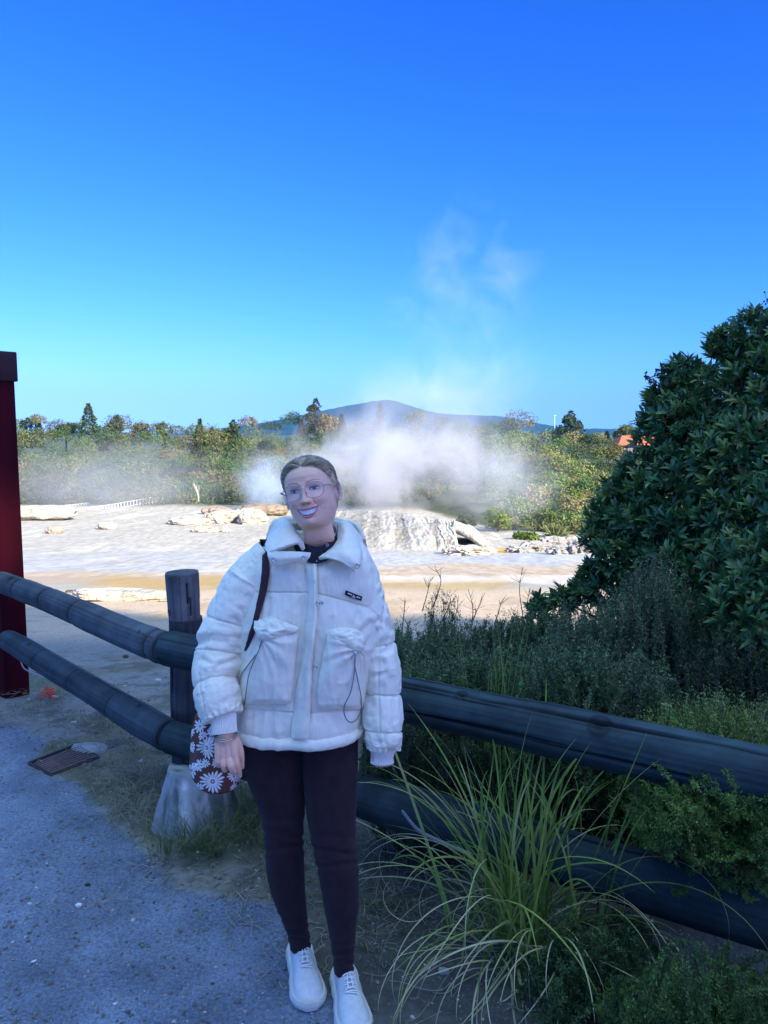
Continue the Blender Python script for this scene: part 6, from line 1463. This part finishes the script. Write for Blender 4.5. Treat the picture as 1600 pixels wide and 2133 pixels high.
# ---- heath: many thin twigs set with tiny leaves
def heath(label, u0, u1, tops, Y0, Y1, ntw, seed, cols, per=430, lf=(.0095, .0170), lw=.40, bare=.10, spread=.050, lean=.25, base=None, vlow=None, ybase=None, group='fine-leaved bushes behind the fence', name='heath_bush'):
    rs_ = np.random.RandomState(seed); tops = np.array(tops, float)
    ntw = int(ntw*1.3); u = rs_.uniform(u0, u1, ntw); Y = rs_.uniform(Y0, Y1, ntw); vt = np.interp(u, tops[:, 0], tops[:, 1])+np.abs(rs_.normal(size=ntw))*36-6+(Y1-Y)/(Y1-Y0+1e-6)*26
    if vlow is not None: vt = np.interp(u, tops[:, 0], tops[:, 1])+rs_.uniform(0, 1, ntw)**1.2*(np.interp(u, *np.array(vlow, float).T)-np.interp(u, tops[:, 0], tops[:, 1]))
    tip = np.array([PX(a, b, c) for a, b, c in zip(u, vt, Y)])
    cen = tip.mean(0); bz = 0.0
    b = tip.copy(); b[:, :2] = cen[:2]+(tip[:, :2]-cen[:2])*(1-lean)+rs_.normal(size=(ntw, 2))*.04; b[:, 2] = np.minimum(base if base is not None else 0.0, tip[:, 2]-.15)
    if ybase is not None: b = tip+np.array([.05, 0, 0]); b[:, 1] = ybase+rs_.uniform(-.1, .1, ntw); b[:, 2] = (base+tip[:, 2])/2-.05
    per = int(per*1.35); K = 16; t = np.linspace(0, 1, K); bend = rs_.normal(size=(ntw, 3))*.10; mid = (b+tip)/2+bend
    Cv = b[:, None]*((1-t)**2)[None, :, None]+2*mid[:, None]*(t*(1-t))[None, :, None]+tip[:, None]*(t**2)[None, :, None]
    root = empty(name, (cen[0], cen[1], base or 0), label, 'bush', group)
    ti = rs_.uniform(.12, 1, (ntw, per))**.75; ti = np.where(rs_.uniform(0, 1, ti.shape) < .9, ti*(1-bare), ti)
    i = np.minimum((ti*(K-1)).astype(int), K-2); f = ti*(K-1)-i; ar = np.arange(ntw)[:, None]
    p = Cv[ar, i]*(1-f)[..., None]+Cv[ar, i+1]*f[..., None]; tg = nrm(Cv[ar, i+1]-Cv[ar, i])
    # short side branchlets: quantised offsets give clumps
    q = np.floor(ti*13)+ar*31; ang = (np.sin(q*12.9898)*43758.5453) % 6.283; rr_ = spread*(.25+.75*((np.sin(q*78.233)*12543.1) % 1))*(1.15-ti)*1.6
    s_ = rs_.uniform(.0, 1, ti.shape); off = np.stack([np.cos(ang), np.sin(ang), .9+0*ang], -1)*(rr_*s_)[..., None]
    p = (p+off+rs_.normal(size=p.shape)*.0035).reshape(-1, 3); dv = nrm(tg.reshape(-1, 3)*.7+off.reshape(-1, 3)/spread*.6+rs_.normal(size=p.shape)*.8); n = len(p)
    ln = rs_.uniform(*lf, n); V, F = quads(p, dv, nrm(rs_.normal(size=(n, 3))+[0, -.4, .8]), ln, ln*lw)
    cols = np.array(cols, float); tc = np.repeat(rs_.randint(0, len(cols), ntw), per); k = rs_.uniform(.6, 1.45, n)*np.repeat(rs_.uniform(.75, 1.25, ntw), per)
    mesh_obj('foliage', V, F, m_leafs, root, col=np.repeat(np.clip(cols[tc]*k[:, None]*np.array([2.7, 3.0, 2.1]), .003, 1), 4, 0))
    mb_ = MB(); VV = []; FF = []; k0 = 0
    th = np.array([0, 2.094, 4.189]); r = np.linspace(.0024, .0005, K)
    ring = np.stack([np.cos(th), np.sin(th), 0*th], -1)
    VV = (Cv[:, :, None]+ring[None, None]*r[None, :, None, None]).reshape(-1, 3)
    g = grid_faces(K, 3, True); FF = (g[None]+(np.arange(ntw)*K*3)[:, None, None]).reshape(-1, 4)
    mesh_obj('twigs', VV, FF, m_twig, root)
    return root
DK = [(.036, .060, .034), (.050, .072, .040), (.062, .076, .044), (.044, .066, .044)]
BR = [(.055, .066, .044), (.072, .072, .050), (.080, .076, .054), (.046, .062, .042)]
GR = [(.075, .105, .036), (.10, .125, .042), (.12, .13, .05), (.08, .095, .045)]
heath('low sparse heath bush beside the sleeve on the right', 822, 960, [(820, 1286), (870, 1296), (960, 1300)], 3.9, 4.5, 120, 401, DK+BR[:1])
heath('dark upright heath bush with bare twigs against the pale ground', 880, 1010, [(880, 1250), (905, 1205), (930, 1216), (970, 1262), (1010, 1282)], 4.5, 4.9, 90, 402, DK, 230, bare=.3, lean=.5)
heath('fine twiggy heath bush below the tip of the big shrub', 985, 1190, [(985, 1288), (1050, 1262), (1100, 1262), (1190, 1240)], 4.2, 4.8, 170, 403, DK+BR[:2])
heath('tall brownish heath mound leaning on the big shrub', 1150, 1480, [(1150, 1255), (1230, 1235), (1320, 1168), (1380, 1130), (1440, 1180), (1480, 1250)], 3.5, 4.1, 330, 404, BR+DK[:2], 300)
heath('grey-green heath bush just above the middle of the upper log rail', 838, 1120, [(838, 1330), (900, 1345), (1000, 1325), (1120, 1335)], 3.2, 3.7, 260, 405, DK+[(.062, .074, .046)], 300)
heath('dense dark heath bush between the brown mound and the upper rail', 1090, 1400, [(1090, 1330), (1200, 1310), (1300, 1330), (1400, 1370)], 3.0, 3.5, 300, 406, DK, 300)
heath('yellowish green heath bush rising above the right end of the upper rail', 1330, 1640, [(1330, 1470), (1400, 1435), (1480, 1418), (1560, 1440), (1640, 1430)], 2.65, 3.0, 260, 407, GR, 320, lf=(.007, .012))
heath('shadowy bush seen between the two log rails', 745, 1330, [(745, 1510), (860, 1490), (1000, 1520), (1330, 1600)], 2.95, 3.25, 260, 408, [(.018, .028, .018), (.026, .036, .020)], 260)
heath('very dark bush under the big shrub at the right edge', 1420, 1680, [(1420, 1330), (1500, 1290), (1680, 1300)], 3.1, 3.5, 200, 409, [(.014, .022, .014), (.022, .03, .018)], 260)
# green sprigs that push between the rails and below them
heath('bright green leafy bush poking out between the two rails at the right', 1385, 1680, [(1385, 1745), (1410, 1690), (1450, 1655), (1680, 1650)], 2.02, 2.22, 150, 410, [(.036, .062, .018), (.056, .082, .022), (.030, .050, .016)], 280, lf=(.007, .012), lw=.36, spread=.036, base=.50, vlow=[(1385, 1780), (1450, 1850), (1530, 1885), (1680, 1890)], ybase=2.52, name='leafy_bush', group='leafy bushes by the lower rail')
heath('leafy dark green bush in the bottom right corner', 1290, 1680, [(1290, 2070), (1350, 2030), (1390, 1960), (1420, 1915), (1460, 1985), (1500, 1950), (1560, 2030), (1680, 1970)], 1.62, 1.95, 170, 411, [(.026, .046, .015), (.042, .064, .020), (.018, .034, .013)], 250, lf=(.007, .0125), lw=.36, spread=.034, lean=.1, name='leafy_bush', group='leafy bushes by the lower rail')
heath('dim leafy bush at the right of the tussock foot', 1120, 1330, [(1120, 1990), (1200, 1930), (1330, 1900)], 2.05, 2.4, 90, 412, [(.022, .038, .018), (.03, .045, .02)], 260, lf=(.008, .013), lw=.4, lean=.1, name='leafy_bush', group='leafy bushes by the lower rail')

# ---- grasses
def blades(base, phi0, az, length, k1, k3, width, colb, colt, K=26, seed=0, drop=None):
    """arching blades as tapered strips; all inputs arrays of n"""
    n = len(az); t = np.linspace(0, 1, K); ph = phi0[:, None]+k1[:, None]*t+k3[:, None]*t**3
    ds = length[:, None]/K; r = np.cumsum(np.sin(ph)*ds, 1); z = np.cumsum(np.cos(ph)*ds, 1)
    rs_ = np.random.RandomState(seed); wob = rs_.normal(size=(n, 1))*.25*t**2
    ca = np.cos(az[:, None]+wob); sa = np.sin(az[:, None]+wob)
    C = np.stack([base[:, None, 0]+r*ca, base[:, None, 1]+r*sa, base[:, None, 2]+z], -1)
    C[..., 2] = np.maximum(C[..., 2], .004+.004*rs_.uniform(0, 1, (n, 1)))
    side = np.stack([-sa, ca, 0*ca], -1); tw = rs_.normal(size=(n, 1))*.5; nrm_ = np.stack([np.cos(ph)*ca, np.cos(ph)*sa, -np.sin(ph)], -1)
    sv = side*np.cos(tw)[..., None]+nrm_*np.sin(tw)[..., None]
    wd = width[:, None]*np.minimum(1, t*6+.5)*(1-t**2.5)**.7*.5+.0002
    V = np.stack([C-sv*wd[..., None], C+sv*wd[..., None]], 2).reshape(-1, 3)
    g = grid_faces(K, 2); F = (g[None]+(np.arange(n)*K*2)[:, None, None]).reshape(-1, 4)
    cc = colb[:, None]*(1-t[None, :, None]**1.5)+colt[:, None]*t[None, :, None]**1.5
    return V, F, np.repeat(cc.reshape(-1, 3), 2, 0)
def pick(rs_, pal, n): p = np.array(pal)[rs_.randint(0, len(pal), n)]; return p*rs_.uniform(.75, 1.3, (n, 1))
rs = np.random.RandomState(31)
GRN = [(.18, .31, .055), (.22, .34, .06), (.14, .25, .055), (.30, .35, .08)]; STR = [(.60, .52, .28), (.48, .42, .24), (.70, .62, .38), (.38, .34, .24)]; STV = [(.30, .27, .16), (.24, .22, .14), (.36, .33, .21), (.18, .17, .12)]
tb = GP(1100, 1985); parts = []
def tussock_part(n, p0, k1, k3, ln, wd, cb, ct, az=None, jit=.10, K=30, seed=1):
    b = np.stack([tb[0]+rs.normal(size=n)*jit, tb[1]+rs.normal(size=n)*jit*.6, 0*rs.uniform(size=n)], -1)
    a = rs.uniform(0, 2*math.pi, n) if az is None else rs.normal(az[0], az[1], n)
    parts.append(blades(b, np.abs(rs.normal(p0[0], p0[1], n)), a, rs.uniform(*ln, n), rs.uniform(*k1, n), rs.uniform(*k3, n), rs.uniform(*wd, n), pick(rs, cb, n), pick(rs, ct, n), K, seed))
tussock_part(74, (.14, .11), (.1, .55), (0, .6), (.55, .95), (.0065, .011), GRN, GRN+STR[:1], seed=1)
tussock_part(34, (.38, .15), (.3, .9), (.2, 1.4), (.60, 1.0), (.006, .011), GRN, GRN+STR[:2], az=(math.pi, .75), seed=2)
tussock_part(26, (.45, .15), (.5, 1.1), (.4, 1.8), (.60, .95), (.006, .010), GRN, GRN+STR[:2], az=(0.1, .7), seed=3)
tussock_part(28, (.45, .2), (.6, 1.5), (1.5, 4.6), (.60, 1.05), (.0032, .0055), GRN+STR[:1], STR, az=(math.pi, .9), K=46, seed=4)
tussock_part(16, (.45, .2), (.6, 1.4), (1.2, 3.6), (.55, .95), (.0032, .005), GRN+STR[:1], STR, az=(-.3, .8), K=46, seed=5)
tussock_part(64, (1.0, .35), (.4, 1.4), (.2, 1.6), (.25, .62), (.004, .008), STR, STR, jit=.09, seed=6)
tussock_part(26, (.9, .3), (.5, 1.2), (.3, 1.2), (.35, .7), (.004, .007), GRN+STR, STR+GRN[:1], az=(-1.8, .7), seed=7)
V, F, C = cat(parts)
root = empty('tussock_grass', tb, 'arching green tussock with curled straw-coloured tips in front of the rails', 'grass clump'); mesh_obj('blades', V, F, m_bl, root, col=C)
# upright grass behind the upper rail
n = 46; b = np.stack([np.interp(rs.uniform(size=n), [0, 1], [PX(985, 1500, 3.05)[0], PX(1085, 1500, 3.05)[0]]), rs.uniform(2.98, 3.12, n), 0*rs.uniform(size=n)], -1)
V, F, C = blades(b, np.abs(rs.normal(.05, .05, n)), rs.uniform(0, 6.28, n), rs.uniform(.55, 1.12, n), rs.uniform(0, .15, n), rs.uniform(0, .2, n), rs.uniform(.003, .006, n), pick(rs, GRN, n), pick(rs, GRN+STR[:1], n), 20, 8)
root = empty('tall_grass', b.mean(0), 'tall upright green grass standing behind the upper log rail', 'grass clump'); mesh_obj('blades', V, F, m_bl, root, col=C)
# ground grasses, straw and tufts on the verge
parts = []
def tuft(u, v, n, ln, cb, ct, jit=.05, lay=(.5, .35)):
    g = GP(u, v); b = np.stack([g[0]+rs.normal(size=n)*jit, g[1]+rs.normal(size=n)*jit, 0*rs.uniform(size=n)], -1); b[:, 2] = terr(b[:, 0], b[:, 1])
    parts.append(blades(b, np.abs(rs.normal(*lay, n)), rs.uniform(0, 6.28, n), rs.uniform(*ln, n), rs.uniform(.1, 1.2, n), rs.uniform(0, .8, n), rs.uniform(.0015, .0032, n), pick(rs, cb, n), pick(rs, ct, n), 9, int(u)))
GT = [(.10, .15, .04), (.08, .12, .035), (.15, .17, .06)]
for (u, v, n) in ((345, 1790, 60), (395, 1782, 70), (420, 1772, 60), (365, 1765, 40), (515, 1735, 90), (530, 1700, 80), (500, 1760, 60), (545, 1680, 60), (475, 1752, 50), (440, 1790, 40), (540, 1770, 50), (520, 1660, 70)): tuft(u, v, n, (.08, .24), GT, GT+STV[:1], .035, (.35, .25))
for (u, v, n) in ((225, 1500, 120), (250, 1510, 100), (190, 1530, 60), (60, 1480, 100), (100, 1475, 100), (250, 1560, 80), (290, 1575, 90), (240, 1600, 90), (290, 1640, 60), (270, 1540, 70), (150, 1500, 70), (330, 1560, 70), (70, 1440, 90), (130, 1440, 80), (400, 1560, 60), (310, 1500, 60), (200, 1440, 60)): tuft(u, v, n, (.03, .10), GT+STV, STV+GT[:1], .07, (.75, .35))
for (u, v, n) in ((300, 1620, 200), (285, 1660, 170), (270, 1690, 140), (310, 1690, 140), (255, 1640, 100), (330, 1640, 100), (300, 1720, 90)): tuft(u, v, n, (.05, .16), STV[1:], STV, .06, (1.0, .35))
for (u, v, n) in ((790, 1800, 60), (770, 1900, 80), (800, 1960, 60), (830, 1870, 60), (760, 1850, 60), (560, 1830, 40), (800, 2010, 40), (870, 1930, 50), (660, 1800, 40), (650, 1860, 30)): tuft(u, v, n, (.03, .12), [(.06, .085, .03), (.09, .11, .045)]+STV[1:2], GT+STV[1:], .06, (.7, .35))
for k in range(520):    # loose straws
    u = rs.uniform(0, 900); v = rs.uniform(1440, 1990); g = GP(u, v); d = float(in_path(np.array([g[0]]), np.array([g[1]]))[0])
    if d > -.02 and rs.uniform() < .9: continue
    tuft(u, v, rs.randint(3, 9), (.03, .13), STV+GT[2:], STV, .05, (1.25, .25))
V, F, C = cat(parts); o = mesh_obj('verge_grass', V, F, m_bl, col=C); tag(o, 'dry straw and short grass on the verge', 'grass', kind='stuff')
# runners and dry stalks on the tarmac edge
mb = MB()
for k in range(60):
    g = GP(rs.uniform(520, 860), rs.uniform(1780, 2090)) if k < 34 else GP(rs.uniform(180, 520), rs.uniform(1640, 1900)); a = rs.uniform(0, 6.28); L_ = rs.uniform(.06, .22); p = [g+np.array([0, 0, .006])]
    for j in range(5): a += rs.normal()*.6; p.append(p[-1]+np.array([math.cos(a)*L_/5, math.sin(a)*L_/5, rs.normal()*.004])); p[-1][2] = max(.005, p[-1][2])
    tube(mb, cr(np.array(p), 14), .0013, 4, caps=False)
o = mb.build('dry_stalks', M('dry_stalk', (.40, .35, .27), .9, (.30, .26, .2), 30)); tag(o, 'dry stalks scattered along the edge of the path', 'stalks', kind='stuff')
# weed by the footing
g = GP(447, 1785); root = empty('weed', g, 'small leafy weed with a pale spike beside the footing', 'plant')
mb = MB(); st_ = cr(np.array([g, g+[-.006, 0, .06], g+[-.012, .0, .20]]), 14); tube(mb, st_, np.linspace(.0025, .0012, 14), 5); mb.build('stem', M('weed_stem', (.16, .18, .07), .7), root)
n = 70; ti = rs.uniform(.45, 1, n); p = np.array([np.interp(ti, np.linspace(0, 1, 14), st_[:, k]) for k in range(3)]).T
V, F = leaves(p, nrm(rs.normal(size=(n, 3))+[0, 0, .8]), rdir(n, rs), rs.uniform(.008, .016, n), .005); V2, F2 = leaves(np.tile(g+[0, 0, .02], (7, 1)), nrm(np.stack([np.cos(np.arange(7)*.9), np.sin(np.arange(7)*.9), .45+0*np.arange(7)], -1)), np.tile([0, 0, 1.], (7, 1)), .055, .018)
mesh_obj('leaf', np.concatenate([V, V2]), np.concatenate([F, F2+len(V)]), m_leafs, root, col=np.concatenate([np.tile([.22, .23, .10], (len(V), 1)), np.tile([.08, .13, .04], (len(V2), 1))]))
# bare twigs standing out of the heath
mb = MB()
for (u, v, h) in ((897, 1203, 70), (907, 1185, 80), (930, 1235, 60), (955, 1240, 60), (975, 1226, 70), (1090, 1180, 110), (1105, 1225, 80), (1010, 1235, 60), (1040, 1250, 50), (845, 1250, 70), (835, 1285, 50), (1460, 1385, 80), (1500, 1392, 80), (1345, 1400, 80), (1360, 1440, 70), (1560, 1360, 90), (1400, 1420, 60)):
    Y = 4.6 if v < 1300 else 2.85; t_ = PX(u, v, Y); b = PX(u+rs.uniform(-30, 30), v+h, Y+.05); m0 = (t_+b)/2+rs.normal(size=3)*.02
    c_ = cr(np.array([b, m0, t_]), 12); tube(mb, c_, np.linspace(.0032, .0010, 12), 4, caps=False)
    for j in range(7):
        i = rs.randint(3, 11); e = c_[i]+np.array([rs.normal()*.035, rs.normal()*.03, rs.uniform(.02, .07)]); tube(mb, np.array([c_[i], (c_[i]+e)/2+[0, 0, -.004], e]), [.0016, .0012, .0007], 3, caps=False)
o = mb.build('bare_twigs', m_twig); tag(o, 'bare thin twigs sticking out above the heath', 'twigs', kind='stuff')
# ================================================================== STEAM AND HAZE
def steam(label, u, v, Y, rx, rz, ry, dens, seed, nsc=2.2, thr=.5, soft=1.0, rot=0.0, col=(.93, .95, 1.0)):
    k = Y/FPX
    bm = bmesh.new(); bmesh.ops.create_icosphere(bm, subdivisions=3, radius=1.0); me = bpy.data.meshes.new('steam'); bm.to_mesh(me); bm.free()
    o = bpy.data.objects.new('steam', me); COL.objects.link(o)
    o.location = [float(c) for c in PX(u, v, Y)]; o.scale = (rx*k, ry*k, rz*k); o.rotation_euler = (0, rot, 0)
    m = bpy.data.materials.new('steam'); m.use_nodes = True; nt = m.node_tree; nt.nodes.clear(); L = nt.links.new; N = nt.nodes.new
    out = N('ShaderNodeOutputMaterial'); pv = N('ShaderNodeVolumePrincipled'); L(pv.outputs[0], out.inputs['Volume'])
    pv.inputs['Color'].default_value = (*col, 1); pv.inputs['Anisotropy'].default_value = 0.0
    tc = N('ShaderNodeTexCoord'); ln = N('ShaderNodeVectorMath'); ln.operation = 'LENGTH'; L(tc.outputs['Object'], ln.inputs[0])
    mp = N('ShaderNodeMapping'); mp.inputs['Location'].default_value = (seed*3.7, seed*1.3, seed); s_ = max(rx, rz)
    mp.inputs['Scale'].default_value = (nsc*rx/s_, nsc*ry/s_, nsc*rz/s_); L(tc.outputs['Object'], mp.inputs[0])
    nz = N('ShaderNodeTexNoise'); nz.inputs['Scale'].default_value = 1.0; nz.inputs['Detail'].default_value = 5; nz.inputs['Roughness'].default_value = .62; nz.inputs['Distortion'].default_value = .6; L(mp.outputs[0], nz.inputs['Vector'])
    fall = N('ShaderNodeMapRange'); fall.interpolation_type = 'SMOOTHSTEP'; fall.inputs['From Min'].default_value = 1.0; fall.inputs['From Max'].default_value = 0.12; L(ln.outputs['Value'], fall.inputs[0])
    a = N('ShaderNodeMath'); a.operation = 'MULTIPLY_ADD'; L(nz.outputs[0], a.inputs[0]); a.inputs[1].default_value = 2.4*soft; a.inputs[2].default_value = -2.4*soft*thr
    b = N('ShaderNodeMath'); b.operation = 'ADD'; L(a.outputs[0], b.inputs[0]); L(fall.outputs[0], b.inputs[1])
    c = N('ShaderNodeMath'); c.operation = 'MAXIMUM'; L(b.outputs[0], c.inputs[0]); c.inputs[1].default_value = 0
    d = N('ShaderNodeMath'); d.operation = 'MULTIPLY'; L(c.outputs[0], d.inputs[0]); L(fall.outputs[0], d.inputs[1])
    e = N('ShaderNodeMath'); e.operation = 'MULTIPLY'; L(d.outputs[0], e.inputs[0]); e.inputs[1].default_value = dens
    L(e.outputs[0], pv.inputs['Density']); me.materials.append(m)
    return tag(o, label, 'steam', kind='stuff')
steam('dense white steam billowing behind the head', 820, 970, 84, 370, 165, 120, .38, 1, 3.6, .50, 1.6, col=(.74, .78, .84))
steam('bluish steam puff rising from the vent beside the head', 556, 1010, 82, 90, 100, 60, .40, 2, 2.6, .48, 1.3, col=(.70, .84, 1.0))
steam('thin mist over the left part of the terrace', 230, 1010, 88, 370, 135, 90, .09, 3, 3.6, .44, 1.2, col=(.74, .78, .84))
steam('thin steam drifting over the stream on the right', 1040, 1005, 60, 190, 170, 80, .15, 4, 3.2, .46, 1.4, col=(.74, .78, .84))
steam('upper cloud of the steam plume drifting to the right over the hill', 900, 850, 84, 340, 170, 100, .075, 5, 3.0, .50, 1.6, rot=-.30, col=(.76, .81, .90))
steam('thin high wisp of steam against the blue sky', 965, 590, 86, 240, 260, 80, .036, 6, 3.2, .57, 2.2, rot=.30, col=(.80, .82, .88))
# air
me = bpy.data.meshes.new('haze'); bm = bmesh.new(); bmesh.ops.create_cube(bm, size=1.0); bm.to_mesh(me); bm.free()
o = bpy.data.objects.new('haze', me); COL.objects.link(o); zb, zt = -12.0, 160.0
o.scale = (7000, 2900, zt-zb); o.location = (0, 1330, (zb+zt)/2)
m = bpy.data.materials.new('haze'); m.use_nodes = True; nt = m.node_tree; nt.nodes.clear()
out = nt.nodes.new('ShaderNodeOutputMaterial'); pv = nt.nodes.new('ShaderNodeVolumePrincipled'); pv.inputs['Color'].default_value = (.08, .40, 1.0, 1)
pv.inputs['Density'].default_value = 1.1e-4; nt.links.new(pv.outputs[0], out.inputs['Volume']); me.materials.append(m)
tag(o, 'pale blue air over the whole scene', kind='stuff')
